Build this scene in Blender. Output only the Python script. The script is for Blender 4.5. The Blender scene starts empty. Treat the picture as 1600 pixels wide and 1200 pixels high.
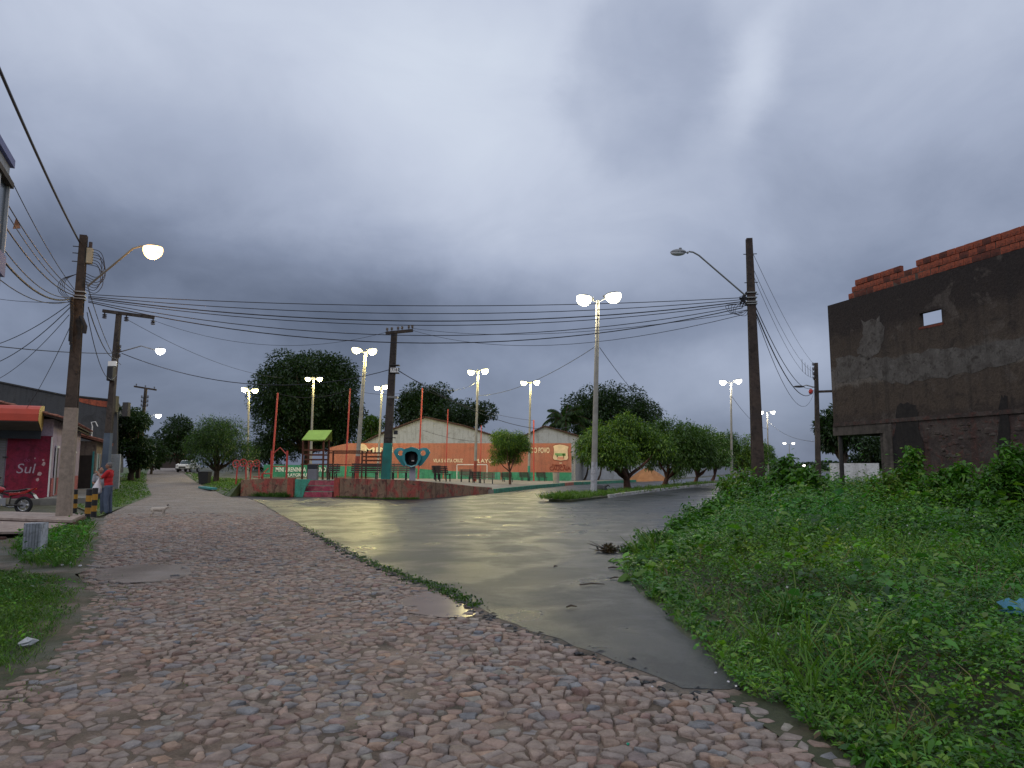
import bpy, bmesh, math, random
import numpy as np
from mathutils import Vector, Matrix, geometry

R = math.radians
random.seed(7)
rng = np.random.default_rng(11)
scene = bpy.context.scene
COL = scene.collection

# ------------------------------------------------------------------ camera
FPX, CX, CY, HORIZ, CAMH = 1120.0, 800.0, 600.0, 730.0, 1.6
PITCH = math.atan((HORIZ - CY) / FPX)
cam_d = bpy.data.cameras.new("camera")
cam_d.sensor_width = 36.0
cam_d.lens = 36.0 * FPX / 1600.0
cam_d.clip_start = 0.05
cam_d.clip_end = 4000.0
cam = bpy.data.objects.new("camera", cam_d)
cam.location = (0, 0, CAMH)
cam.rotation_euler = (math.pi / 2 + PITCH, 0, 0)
COL.objects.link(cam)
scene.camera = cam
scene.cycles.use_denoising = True
scene.cycles.max_bounces = 6
scene.cycles.transparent_max_bounces = 8
scene.cycles.sample_clamp_indirect = 4.0
scene.view_settings.view_transform = 'Standard'
scene.view_settings.look = 'None'
scene.view_settings.gamma = 1.0
scene.view_settings.use_curve_mapping = False
scene.view_settings.exposure = 0.0

CP, SP = math.cos(PITCH), math.sin(PITCH)
def ray(px, py):
    u = (px - CX) / FPX; v = (CY - py) / FPX
    return Vector((u, CP - v * SP, SP + v * CP))
def G(px, py, z=0.0):
    """place on the level z seen at that point of the photograph"""
    d = ray(px, py); t = (z - CAMH) / d.z
    return Vector((d.x * t, d.y * t, z))
def A(px, py, Y):
    """place at distance Y seen at that point of the photograph"""
    d = ray(px, py); t = Y / d.y
    return Vector((d.x * t, Y, CAMH + d.z * t))

# ------------------------------------------------------------------ world
SUN_EL, SUN_AZ = R(38), R(200)       # weak veiled light, high behind the camera
world = bpy.data.worlds.new("World"); scene.world = world
world.use_nodes = True
wn, wl = world.node_tree.nodes, world.node_tree.links
wn.clear()
def wnode(t, **k):
    n = wn.new(t)
    for a, b in k.items(): setattr(n, a, b)
    return n
def wmath(op, a, b=None, c=None, clamp=False):
    n = wnode('ShaderNodeMath', operation=op); n.use_clamp = clamp
    for i, x in enumerate((a, b, c)):
        if x is None: continue
        if isinstance(x, (int, float)): n.inputs[i].default_value = x
        else: wl.new(x, n.inputs[i])
    return n.outputs[0]
def wvec(op, a, b=None):
    n = wnode('ShaderNodeVectorMath', operation=op)
    for i, x in enumerate((a, b)):
        if x is None: continue
        if isinstance(x, (tuple, list, Vector)): n.inputs[i].default_value = x
        else: wl.new(x, n.inputs[i])
    return n.outputs['Value'] if op in ('DOT_PRODUCT', 'LENGTH') else n.outputs[0]
tc = wnode('ShaderNodeTexCoord').outputs['Generated']
sep = wnode('ShaderNodeSeparateXYZ'); wl.new(tc, sep.inputs[0])
el = wmath('MAXIMUM', sep.outputs[2], 0.0)
def wnoise(vec, scale, detail, rough=0.5, dist=0.0):
    n = wnode('ShaderNodeTexNoise'); wl.new(vec, n.inputs['Vector'])
    n.inputs['Scale'].default_value = scale; n.inputs['Detail'].default_value = detail
    n.inputs['Roughness'].default_value = rough; n.inputs['Distortion'].default_value = dist
    return n
dflat = wvec('MULTIPLY', tc, (1.0, 1.0, 1.7))
nz_big = wnoise(dflat, 1.7, 4, 0.5, 0.4)
nz_mid = wnoise(dflat, 4.2, 9, 0.56, 0.5)
warpn = wnoise(tc, 3.8, 7, 0.58)
warp = wvec('MULTIPLY', wvec('SUBTRACT', warpn.outputs['Color'], (0.5, 0.5, 0.5)), (0.16, 0.16, 0.13))
dirw = wvec('ADD', tc, warp)
def cloud_lobe(px, py, rx, ry, soft=0.0, tilt=0.0):
    c = ray(px, py).normalized()
    a = Vector((c.y, -c.x, 0)).normalized(); e = a.cross(c)
    a2 = a * math.cos(R(tilt)) + e * math.sin(R(tilt)); e2 = e * math.cos(R(tilt)) - a * math.sin(R(tilt))
    v = wvec('SUBTRACT', dirw, c)
    cb = wnode('ShaderNodeCombineXYZ')
    wl.new(wmath('MULTIPLY', wvec('DOT_PRODUCT', v, a2), FPX / rx), cb.inputs[0])
    wl.new(wmath('MULTIPLY', wvec('DOT_PRODUCT', v, e2), FPX / ry), cb.inputs[1])
    wl.new(wmath('MULTIPLY', wmath('ADD', wvec('DOT_PRODUCT', v, c), 0.0), 2.0), cb.inputs[2])
    mr = wnode('ShaderNodeMapRange', interpolation_type='SMOOTHSTEP')
    wl.new(wvec('LENGTH', cb.outputs[0]), mr.inputs['Value'])
    mr.inputs['From Min'].default_value = soft; mr.inputs['From Max'].default_value = 1.0
    mr.inputs['To Min'].default_value = 1.0; mr.inputs['To Max'].default_value = 0.0
    return mr.outputs[0]
# overcast deck: brighter towards the zenith, slightly lighter strip low down
deck = wmath('MULTIPLY_ADD', el, 0.56, 0.225)
deck = wmath('ADD', deck, wmath('MULTIPLY', wmath('SUBTRACT', nz_big.outputs[0], 0.5), 0.20))
deck = wmath('ADD', deck, wmath('MULTIPLY', wmath('SUBTRACT', nz_mid.outputs[0], 0.5), 0.24))
for px, py, rx, ry, amp, soft, tilt in (
        (790, 230, 430, 330, 0.165, 0.0, 20),      # bright break in the deck
        (450, 70, 600, 210, 0.11, 0.0, 0),
        (1005, 105, 125, 175, -0.085, 0.62, -22),   # hanging grey wedge
        (1010, 40, 150, 110, -0.04, 0.1, 0),
        (1190, 100, 60, 140, 0.14, 0.0, -25),      # thin gap
        (1430, 210, 250, 250, -0.055, 0.70, 0),   # right hand cloud bank
        (1470, 90, 320, 180, 0.08, 0.0, 0),
        (430, 440, 600, 150, -0.165, 0.0, -4),     # dark belly across the left
        (740, 500, 480, 95, -0.095, 0.0, 2),
        (1180, 470, 300, 80, -0.045, 0.0, 4),
        (330, 620, 560, 130, -0.07, 0.0, 0),
        (80, 330, 330, 260, -0.045, 0.0, 0),
        (1110, 610, 360, 110, 0.10, 0.0, 0),       # paler air low on the right
        (1300, 560, 200, 60, 0.05, 0.0, 0)):
    deck = wmath('ADD', deck, wmath('MULTIPLY', cloud_lobe(px, py, rx, ry, soft, tilt), amp))
deck = wmath('MAXIMUM', deck, 0.06)
ramp = wnode('ShaderNodeValToRGB')
cr = ramp.color_ramp
cr.elements[0].position = 0.0; cr.elements[0].color = (0.045, 0.056, 0.084, 1)
cr.elements[1].position = 1.0; cr.elements[1].color = (0.88, 0.96, 1.05, 1)
for pos, c in ((0.16, (0.113, 0.139, 0.206, 1)), (0.30, (0.240, 0.284, 0.396, 1)), (0.45, (0.405, 0.461, 0.600, 1)), (0.62, (0.592, 0.652, 0.79, 1))):
    e_ = cr.elements.new(pos); e_.color = c
wl.new(deck, ramp.inputs[0])
sky = wnode('ShaderNodeTexSky', sky_type='NISHITA')
sky.sun_disc = False; sky.sun_elevation = SUN_EL; sky.sun_rotation = SUN_AZ
bg_c = wnode('ShaderNodeBackground'); bg_c.inputs['Strength'].default_value = 1.0
wl.new(ramp.outputs[0], bg_c.inputs['Color'])
bg_s = wnode('ShaderNodeBackground'); bg_s.inputs['Strength'].default_value = 0.05
wl.new(sky.outputs[0], bg_s.inputs['Color'])
mixs = wnode('ShaderNodeMixShader'); mixs.inputs[0].default_value = 0.92
wl.new(bg_s.outputs[0], mixs.inputs[1]); wl.new(bg_c.outputs[0], mixs.inputs[2])
wout = wnode('ShaderNodeOutputWorld'); wl.new(mixs.outputs[0], wout.inputs['Surface'])
world.cycles.sampling_method = 'MANUAL'; world.cycles.sample_map_resolution = 512

sun_d = bpy.data.lights.new("sun", 'SUN'); sun_d.energy = 0.5; sun_d.angle = R(25); sun_d.color = (1.0, 0.95, 0.9)
sun = bpy.data.objects.new("sun", sun_d); COL.objects.link(sun)
sd = Vector((math.sin(SUN_AZ) * math.cos(SUN_EL), math.cos(SUN_AZ) * math.cos(SUN_EL), math.sin(SUN_EL)))
sun.rotation_euler = (-sd).to_track_quat('-Z', 'Y').to_euler()

# ------------------------------------------------------------------ helpers
def tag(o, label=None, cat=None, group=None, kind=None):
    if label: o['label'] = label
    if cat: o['category'] = cat
    if group: o['group'] = group
    if kind: o['kind'] = kind
    return o
def empty(name, loc=(0, 0, 0), rz=0.0, label=None, cat=None, group=None):
    o = bpy.data.objects.new(name, None); COL.objects.link(o)
    o.location = loc; o.rotation_euler = (0, 0, rz); o.empty_display_size = 0.2
    return tag(o, label, cat, group)
def link(name, me, mat, parent=None, smooth=False):
    o = bpy.data.objects.new(name, me); COL.objects.link(o)
    if mat is not None:
        me.materials.clear() if False else None
        for m in (mat if isinstance(mat, (list, tuple)) else [mat]): me.materials.append(m)
    if parent: o.parent = parent
    if smooth: me.polygons.foreach_set('use_smooth', [True] * len(me.polygons))
    return o
class MB:
    """collects shapes; build() makes one mesh object of them"""
    def __init__(s): s.v = []; s.f = []; s.m = []; s.mi = 0
    def add(s, vs, fs):
        o = len(s.v); s.v += [tuple(v) for v in vs]; s.f += [tuple(i + o for i in f) for f in fs]; s.m += [s.mi] * len(fs); return s
    def box(s, c, d, rz=0.0, M=None):
        x, y, z = d[0] / 2, d[1] / 2, d[2] / 2
        vs = [Vector(p) for p in ((-x, -y, -z), (x, -y, -z), (x, y, -z), (-x, y, -z), (-x, -y, z), (x, -y, z), (x, y, z), (-x, y, z))]
        m = M or Matrix.Rotation(rz, 3, 'Z')
        return s.add([m @ v + Vector(c) for v in vs], [(0, 3, 2, 1), (4, 5, 6, 7), (0, 1, 5, 4), (1, 2, 6, 5), (2, 3, 7, 6), (3, 0, 4, 7)])
    def bar(s, a, b, w, h=None, up=(0, 0, 1)):
        a, b = Vector(a), Vector(b); h = h or w; d = b - a; L = d.length; d.normalize()
        up = Vector(up)
        if abs(d.dot(up)) > 0.99: up = Vector((0, 1, 0))
        sx = d.cross(up).normalized(); uz = sx.cross(d)
        M = Matrix((sx, d, uz)).transposed()
        return s.box((a + b) / 2, (w, L, h), M=M)
    def tube(s, pts, rad, n=8, caps=True):
        pts = [Vector(p) for p in pts]
        rads = rad if isinstance(rad, (list, tuple)) else [rad] * len(pts)
        rings = []; prev = None
        for i, p in enumerate(pts):
            d = (pts[min(i + 1, len(pts) - 1)] - pts[max(i - 1, 0)]).normalized()
            if prev is None:
                ref = Vector((0, 0, 1)) if abs(d.z) < 0.9 else Vector((1, 0, 0))
                sx = d.cross(ref).normalized()
            else:
                sx = (prev - d * prev.dot(d)).normalized()
            prev = sx; sy = d.cross(sx)
            rings.append([p + (sx * math.cos(2 * math.pi * k / n) + sy * math.sin(2 * math.pi * k / n)) * rads[i] for k in range(n)])
        vs = [v for r in rings for v in r]; fs = []
        for i in range(len(rings) - 1):
            for k in range(n):
                k2 = (k + 1) % n; fs.append((i * n + k, i * n + k2, (i + 1) * n + k2, (i + 1) * n + k))
        if caps: fs += [tuple(range(n - 1, -1, -1)), tuple((len(rings) - 1) * n + k for k in range(n))]
        return s.add(vs, fs)
    def ell(s, c, r, n=12, m=8, M=None, z0=-1.0, z1=1.0):
        c = Vector(c); vs = []; fs = []
        t0, t1 = math.asin(z0), math.asin(z1)
        for i in range(m + 1):
            t = t0 + (t1 - t0) * i / m
            for k in range(n):
                a = 2 * math.pi * k / n
                p = Vector((r[0] * math.cos(t) * math.cos(a), r[1] * math.cos(t) * math.sin(a), r[2] * math.sin(t)))
                vs.append(c + (M @ p if M else p))
        for i in range(m):
            for k in range(n):
                k2 = (k + 1) % n; fs.append((i * n + k, i * n + k2, (i + 1) * n + k2, (i + 1) * n + k))
        fs += [tuple(range(n - 1, -1, -1)), tuple(m * n + k for k in range(n))]
        return s.add(vs, fs)
    def prism(s, poly, off):
        """poly: 3d points of one face, off: extrusion vector"""
        n = len(poly); poly = [Vector(p) for p in poly]; off = Vector(off)
        fs = [tuple(range(n)), tuple(range(2 * n - 1, n - 1, -1))]
        for k in range(n): k2 = (k + 1) % n; fs.append((k2, k, n + k, n + k2))
        return s.add(poly + [p + off for p in poly], fs)
    def build(s, name, mat, parent=None, smooth=False, bevel=0.0, fix=True):
        me = bpy.data.meshes.new(name); me.from_pydata(s.v, [], s.f); me.update()
        if fix:
            bm = bmesh.new(); bm.from_mesh(me); bmesh.ops.recalc_face_normals(bm, faces=bm.faces)
            if not bevel: bm.to_mesh(me)
            else:
                bmesh.ops.bevel(bm, geom=list(bm.edges), offset=bevel, segments=2, profile=0.6, affect='EDGES', clamp_overlap=True)
                bm.to_mesh(me)
            bm.free()
        o = link(name, me, mat, parent, smooth)
        if not bevel and isinstance(mat, (list, tuple)): me.polygons.foreach_set('material_index', s.m)
        if smooth:
            try: me.set_sharp_from_angle(angle=R(40))
            except Exception: pass
        return o
def np_mesh(name, V, T, mat, parent=None, colors=None, smooth=False):
    """mesh from arrays: V (n,3), T (m,3) triangles, colors (n,3)"""
    me = bpy.data.meshes.new(name)
    V = np.ascontiguousarray(V, dtype=np.float32); T = np.ascontiguousarray(T, dtype=np.int32)
    me.vertices.add(len(V)); me.vertices.foreach_set('co', V.ravel())
    me.loops.add(T.size); me.loops.foreach_set('vertex_index', T.ravel())
    me.polygons.add(len(T)); me.polygons.foreach_set('loop_start', np.arange(0, T.size, 3, dtype=np.int32))
    if colors is not None:
        ca = me.color_attributes.new('Col', 'FLOAT_COLOR', 'POINT')
        c4 = np.ones((len(V), 4), np.float32); c4[:, :3] = colors
        ca.data.foreach_set('color', c4.ravel())
    me.update(calc_edges=True); me.validate()
    return link(name, me, mat, parent, smooth)
def copy_tree(o, parent=None):
    c = o.copy(); COL.objects.link(c); c.parent = parent
    for ch in list(o.children): copy_tree(ch, c)
    return c

# ------------------------------------------------------------------ materials
def sh(name):
    m = bpy.data.materials.new(name); m.use_nodes = True
    nt = m.node_tree; b = nt.nodes['Principled BSDF']
    return m, nt, b
class NT:
    def __init__(s, nt): s.nt = nt
    def n(s, t, ins=None, **k):
        x = s.nt.nodes.new(t)
        for a, b in k.items(): setattr(x, a, b)
        for a, b in (ins or {}).items(): s.set(x.inputs[a], b)
        return x
    def set(s, sock, v):
        if hasattr(v, 'is_linked') or isinstance(v, bpy.types.NodeSocket): s.nt.links.new(v, sock)
        else: sock.default_value = v
    def noise(s, vec, scale, detail=4, rough=0.55, dist=0.0):
        x = s.n('ShaderNodeTexNoise', {'Vector': vec, 'Scale': scale, 'Detail': detail, 'Roughness': rough, 'Distortion': dist}); return x.outputs[0]
    def ramp(s, fac, stops):
        x = s.n('ShaderNodeValToRGB', {0: fac}); e = x.color_ramp.elements
        while len(e) < len(stops): e.new(0.5)
        for i, (p, c) in enumerate(stops):
            e[i].position = p; e[i].color = (c, c, c, 1) if isinstance(c, (int, float)) else (*c, 1)
        return x.outputs[0]
    def mix(s, fac, a, b, mode='MIX'):
        x = s.n('ShaderNodeMix', data_type='RGBA', blend_type=mode)
        for sock, v in ((x.inputs[0], fac), (x.inputs[6], a), (x.inputs[7], b)):
            if isinstance(v, tuple) and len(v) == 3: v = (*v, 1)
            s.set(sock, v)
        return x.outputs[2]
    def mul(s, a, b):
        x = s.n('ShaderNodeMath', {0: a, 1: b}, operation='MULTIPLY'); return x.outputs[0]
    def math(s, op, a, b=0.0):
        x = s.n('ShaderNodeMath', {0: a, 1: b}, operation=op); return x.outputs[0]
    def bump(s, h, strength, dist=0.02):
        x = s.n('ShaderNodeBump', {'Height': h, 'Strength': strength, 'Distance': dist}); return x.outputs[0]
MATS = {}
def mat(name, base, rough=0.75, var=0.18, scale=4.0, bump=0.15, bscale=30.0, metal=0.0, spec=0.4, dirt=None, dscale=1.3, damt=0.5, emit=None, estr=0.0, coat=0.0):
    if name in MATS: return MATS[name]
    m, nt, b = sh(name); k = NT(nt)
    co = k.n('ShaderNodeTexCoord').outputs['Object']
    n1 = k.noise(co, scale, 5)
    lo = tuple(c * (1 - var) for c in base); hi = tuple(min(1, c * (1 + var)) for c in base)
    c = k.ramp(n1, [(0.3, lo), (0.7, hi)])
    if dirt:
        n2 = k.noise(co, dscale, 7, 0.62, 0.5)
        c = k.mix(k.ramp(n2, [(0.5 - damt * 0.35, 1.0), (0.62, 0.0)]), c, dirt)
    nt.links.new(c, b.inputs['Base Color'])
    b.inputs['Roughness'].default_value = rough; b.inputs['Metallic'].default_value = metal
    b.inputs['Specular IOR Level'].default_value = spec; b.inputs['Coat Weight'].default_value = coat
    if bump: nt.links.new(k.bump(k.noise(co, bscale, 5), bump), b.inputs['Normal'])
    if emit:
        b.inputs['Emission Color'].default_value = (*emit, 1); b.inputs['Emission Strength'].default_value = estr
    MATS[name] = m; return m
def leaf_mat(name, rough=0.42, trans=0.35, spec=0.45):
    m, nt, b = sh(name); k = NT(nt)
    at = k.n('ShaderNodeAttribute', attribute_name='Col').outputs['Color']
    nt.links.new(at, b.inputs['Base Color']); b.inputs['Roughness'].default_value = rough
    b.inputs['Specular IOR Level'].default_value = spec
    tr = k.n('ShaderNodeBsdfTranslucent'); nt.links.new(k.mix(1.0, at, (1.15, 1.25, 0.6), 'MULTIPLY'), tr.inputs['Color'])
    mx = k.n('ShaderNodeMixShader', {0: trans}); nt.links.new(b.outputs[0], mx.inputs[1]); nt.links.new(tr.outputs[0], mx.inputs[2])
    nt.links.new(mx.outputs[0], nt.nodes['Material Output'].inputs['Surface'])
    return m
LEAF = leaf_mat('leaf'); GRASS = leaf_mat('grass_blade', 0.5, 0.3, 0.3)
def attr_mat(name, rough=0.7, bump=0.5, bscale=28.0, var=0.25, spec=0.4, wet=None):
    m, nt, b = sh(name); k = NT(nt)
    at = k.n('ShaderNodeAttribute', attribute_name='Col').outputs['Color']
    co = k.n('ShaderNodeTexCoord').outputs['Object']
    n1 = k.noise(co, 9.0, 6, 0.65)
    c = k.mix(1.0, at, k.ramp(n1, [(0.25, 1 - var * 1.4), (0.75, 1 + var)]), 'MULTIPLY')
    nt.links.new(c, b.inputs['Base Color'])
    rr = k.ramp(k.noise(co, 1.4, 4), [(0.35, rough - 0.18), (0.65, rough + 0.1)])
    nt.links.new(rr, b.inputs['Roughness']); b.inputs['Specular IOR Level'].default_value = spec
    nt.links.new(k.bump(k.noise(co, bscale, 7, 0.6), bump, 0.03), b.inputs['Normal'])
    return m
# ------------------------------------------------------------------ ground sheets
def sstep(a, b, x):
    t = np.clip((np.asarray(x, float) - a) / (b - a), 0, 1); return t * t * (3 - 2 * t)
def rise(x, y):                                   # the cobbled street climbs gently in the distance
    return 1.45 * sstep(38, 125, y) * sstep(-9, -16, x)
def poly_dist(poly, P):
    """distance of points P (n,2) to the outline of poly, and an inside mask"""
    poly = np.asarray(poly, float); P = np.asarray(P, float)
    d = np.full(len(P), 1e9); ins = np.zeros(len(P), bool)
    for i in range(len(poly)):
        a, b = poly[i], poly[(i + 1) % len(poly)]
        ab = b - a; t = np.clip(((P - a) @ ab) / max(ab @ ab, 1e-9), 0, 1)
        d = np.minimum(d, np.hypot(*(P - (a + t[:, None] * ab)).T))
        cond = (a[1] > P[:, 1]) != (b[1] > P[:, 1])
        with np.errstate(divide='ignore', invalid='ignore'):
            xi = (b[0] - a[0]) * (P[:, 1] - a[1]) / (b[1] - a[1]) + a[0]
        ins ^= cond & (P[:, 0] < xi)
    return d, ins
def densify(poly, step):
    out = []
    for i in range(len(poly)):
        a, b = Vector(poly[i][:2]), Vector(poly[(i + 1) % len(poly)][:2])
        n = max(1, int((b - a).length / (step + 0.02 * max(a.y, 0)))); out += [a.lerp(b, k / n) for k in range(n)]
    return out
def sheet(name, poly, zfun, step, mat_, parent=None, skirt=0.0, jag=0.0, smooth=True):
    bd = densify(poly, step * 0.6)
    if jag: bd = [p + Vector((random.uniform(-jag, jag), random.uniform(-jag, jag))) for p in bd]
    arr = np.array([p[:] for p in bd]); x0, y0 = arr.min(0); x1, y1 = arr.max(0)
    pts = []; y = y0 + step / 2
    while y < y1:
        s_ = step * (1 + max(0, y) * 0.05)
        xs = np.arange(x0 + s_ / 2, x1, s_); pts.append(np.column_stack([xs + rng.uniform(-.2, .2, len(xs)) * s_, np.full(len(xs), y) + rng.uniform(-.2, .2, len(xs)) * s_])); y += s_
    pts = np.concatenate(pts) if pts else np.zeros((0, 2))
    d, ins = poly_dist(arr, pts); pts = pts[ins & (d > step * 0.3)]
    n = len(bd)
    co = [Vector(p) for p in bd] + [Vector((float(p[0]), float(p[1]))) for p in pts]
    res = geometry.delaunay_2d_cdt(co, [], [list(range(n))], 1, 1e-5)
    vo = np.array([v[:] for v in res[0]]); zz = zfun(vo[:, 0], vo[:, 1]) if callable(zfun) else np.full(len(vo), zfun)
    vs = [(float(a[0]), float(a[1]), float(z)) for a, z in zip(vo, zz)]; fs = [tuple(f) for f in res[2]]
    if skirt:
        o0 = len(vs); zb = zfun(arr[:, 0], arr[:, 1]) if callable(zfun) else np.full(n, zfun)
        vs += [(float(p[0]), float(p[1]), float(z)) for p, z in zip(arr, zb)]
        vs += [(float(p[0]), float(p[1]), float(z) - skirt) for p, z in zip(arr, zb)]
        fs += [(o0 + k, o0 + (k + 1) % n, o0 + n + (k + 1) % n, o0 + n + k) for k in range(n)]
    me = bpy.data.meshes.new(name); me.from_pydata(vs, [], fs); me.update()
    bm = bmesh.new(); bm.from_mesh(me)
    for f in bm.faces:
        if f.normal.z < -0.2: f.normal_flip()
    bm.to_mesh(me); bm.free()
    return link(name, me, mat_, parent, smooth)

def soil_mat(name, stops, scale, rough=0.9, fine=40.0, bump=0.6, patch=None, wet=(0.45, 0.9)):
    m, nt, b = sh(name); k = NT(nt)
    co = k.n('ShaderNodeTexCoord').outputs['Object']
    c = k.ramp(k.noise(co, scale, 8, 0.62), stops)
    c = k.mix(1.0, c, k.ramp(k.noise(co, fine, 6, 0.7), [(0.3, 0.62), (0.7, 1.3)]), 'MULTIPLY')
    if patch: c = k.mix(k.ramp(k.noise(co, 0.55, 6, 0.6, 0.6), [(0.50, 0.0), (0.60, 1.0)]), c, patch)
    nt.links.new(c, b.inputs['Base Color'])
    nt.links.new(k.ramp(k.noise(co, 0.9, 5), [(0.38, wet[0]), (0.62, wet[1])]), b.inputs['Roughness'])
    nt.links.new(k.bump(k.noise(co, fine, 8, 0.7), bump, 0.04), b.inputs['Normal'])
    return m
M_GROUND = soil_mat('earth', [(0.3, (0.05, 0.045, 0.025)), (0.55, (0.075, 0.075, 0.035)), (0.75, (0.14, 0.105, 0.075))], 0.8, fine=12)
M_DIRT = soil_mat('road_dirt', [(0.34, (0.07, 0.055, 0.035)), (0.46, (0.16, 0.115, 0.08)), (0.62, (0.30, 0.215, 0.16))], 1.6, fine=55, wet=(0.6, 0.95))
M_BANK = soil_mat('bank_soil', [(0.3, (0.026, 0.036, 0.012)), (0.55, (0.050, 0.055, 0.020)), (0.72, (0.13, 0.088, 0.06))], 1.2, fine=30)

# terrain out to the horizon
xs = [-1500, -700, -350, -200, -140, -100] + list(range(-80, 81, 4)) + [100, 140, 200, 350, 700, 1500]
ys = [-60, -20, -8] + list(range(-4, 130, 4)) + [140, 170, 220, 300, 500, 900, 1800, 3200]
gx, gy = np.meshgrid(xs, ys)
gz = rise(gx, gy) - 0.03
gV = np.column_stack([gx.ravel(), gy.ravel(), gz.ravel()]); nx = len(xs)
gT = []
for j in range(len(ys) - 1):
    for i in range(nx - 1):
        a = j * nx + i; gT += [(a, a + 1, a + nx + 1), (a, a + nx + 1, a + nx)]
tag(np_mesh('ground', gV, np.array(gT), M_GROUND, smooth=True), kind='structure')

# cobbled road ------------------------------------------------------
L_EDGE = [(-3.2, 1.0), (-3.4, 3.0)] + [tuple(G(*p)[:2]) for p in ((-60, 1115), (60, 1042), (112, 985), (138, 930), (122, 898), (138, 876), (150, 850), (152, 822), (166, 806), (236, 772))] + \
         [tuple(A(px, 730, d)[:2]) for px, d in ((228, 48), (222, 60), (226, 90), (234, 122))]
R_EDGE = [tuple(A(px, 730, d)[:2]) for px, d in ((290, 122), (300, 90), (322, 62), (352, 49))] + \
         [tuple(G(*p)[:2]) for p in ((378, 774), (402, 783), (480, 826), (560, 871), (640, 906), (700, 925), (752, 955), (772, 972), (870, 1006), (1000, 1054), (1075, 1088), (1150, 1086), (1262, 1150), (1345, 1205))] + [(2.6, 3.0), (3.0, 1.0)]
ROAD = L_EDGE + R_EDGE
def far_cobble(m):
    nt = m.node_tree; k = NT(nt); b = nt.nodes['Principled BSDF']
    co = k.n('ShaderNodeTexCoord').outputs['Object']
    v = k.n('ShaderNodeTexVoronoi', {'Vector': co, 'Scale': 7.5}, feature='DISTANCE_TO_EDGE').outputs['Distance']
    vc = k.n('ShaderNodeTexVoronoi', {'Vector': co, 'Scale': 7.5}).outputs['Color']
    old = b.inputs['Base Color'].links[0].from_socket
    s_ = k.n('ShaderNodeSeparateColor', {0: vc}).outputs[0]
    c = k.mix(0.88, old, k.ramp(s_, [(0.0, (0.21, 0.165, 0.135)), (0.5, (0.31, 0.245, 0.20)), (1.0, (0.26, 0.24, 0.22))]))
    c = k.mix(k.ramp(v, [(0.0, 0.0), (0.07, 1.0)]), (0.085, 0.07, 0.05), c)
    sepp = k.n('ShaderNodeSeparateXYZ', {0: co}).outputs[1]
    f = k.n('ShaderNodeMapRange', {'Value': sepp, 'From Min': 16.0, 'From Max': 26.0}).outputs[0]
    nt.links.new(k.mix(f, old, c), b.inputs['Base Color'])
far_cobble(M_DIRT)
def sandz(x, y):
    n_ = (np.sin(x * 9.1 + 2.2 * np.sin(y * 6.3)) + np.sin(y * 8.3 + 1.9 * np.sin(x * 7.7 + 1)) + np.sin((x - y) * 4.1) + np.sin(x * 2.3 + y * 1.7)) / 4
    return rise(x, y) + 0.0115 + 0.013 * n_ * (1 - sstep(12, 24, y))
road = tag(sheet('cobbled_road', ROAD, sandz, 0.13, M_DIRT), kind='structure')

M_STONE = attr_mat('granite_cobble', rough=0.70, bump=0.85, bscale=46, var=0.36, spec=0.3)
PAL = np.array([(0.275, 0.180, 0.140), (0.31, 0.212, 0.165), (0.245, 0.155, 0.122), (0.285, 0.215, 0.172), (0.315, 0.195, 0.130), (0.175, 0.18, 0.19), (0.215, 0.215, 0.220), (0.125, 0.14, 0.165), (0.24, 0.195, 0.172), (0.225, 0.138, 0.118), (0.26, 0.235, 0.195), (0.20, 0.155, 0.145)])
PW = np.array([0.17, 0.15, 0.12, 0.12, 0.07, 0.06, 0.06, 0.025, 0.09, 0.06, 0.045, 0.04]); PW /= PW.sum()
def clip(poly, nx_, ny_, c):
    out = []
    for i in range(len(poly)):
        a, b = poly[i], poly[(i + 1) % len(poly)]
        da = a[0] * nx_ + a[1] * ny_ - c; db = b[0] * nx_ + b[1] * ny_ - c
        if da <= 0: out.append(a)
        if (da < 0 < db) or (db < 0 < da):
            t = da / (da - db); out.append((a[0] + (b[0] - a[0]) * t, a[1] + (b[1] - a[1]) * t))
    return out
SX, SY = 0.114, 0.090                               # course spacing of the stones
cells = {}
for j in range(int(1.8 / SY), int(26.0 / SY)):
    yy = j * SY
    for i in range(int(-20 / SX), int(3.2 / SX)):
        # cheap cull: the road leans away to the left
        if i * SX < -0.62 * yy - 3.6 or i * SX > -0.32 * yy + 4.4: continue
        cells[(i, j)] = (i * SX + (j % 2) * SX * 0.5 + random.gauss(0, 0.34) * SX, yy + random.gauss(0, 0.30) * SY)
keys = list(cells); P = np.array([cells[k] for k in keys])
dR, inR = poly_dist(ROAD, P)
PUD = [tuple(G(*p)[:2]) for p in ((622, 940), (660, 930), (705, 932), (738, 944), (750, 957), (735, 966), (690, 968), (640, 962))]
WETD = [tuple(G(*p)[:2]) for p in ((150, 893), (215, 884), (290, 886), (300, 900), (255, 912), (190, 914), (152, 908))]
dP, inP = poly_dist(PUD, P); dW, inW = poly_dist(WETD, P)
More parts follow.
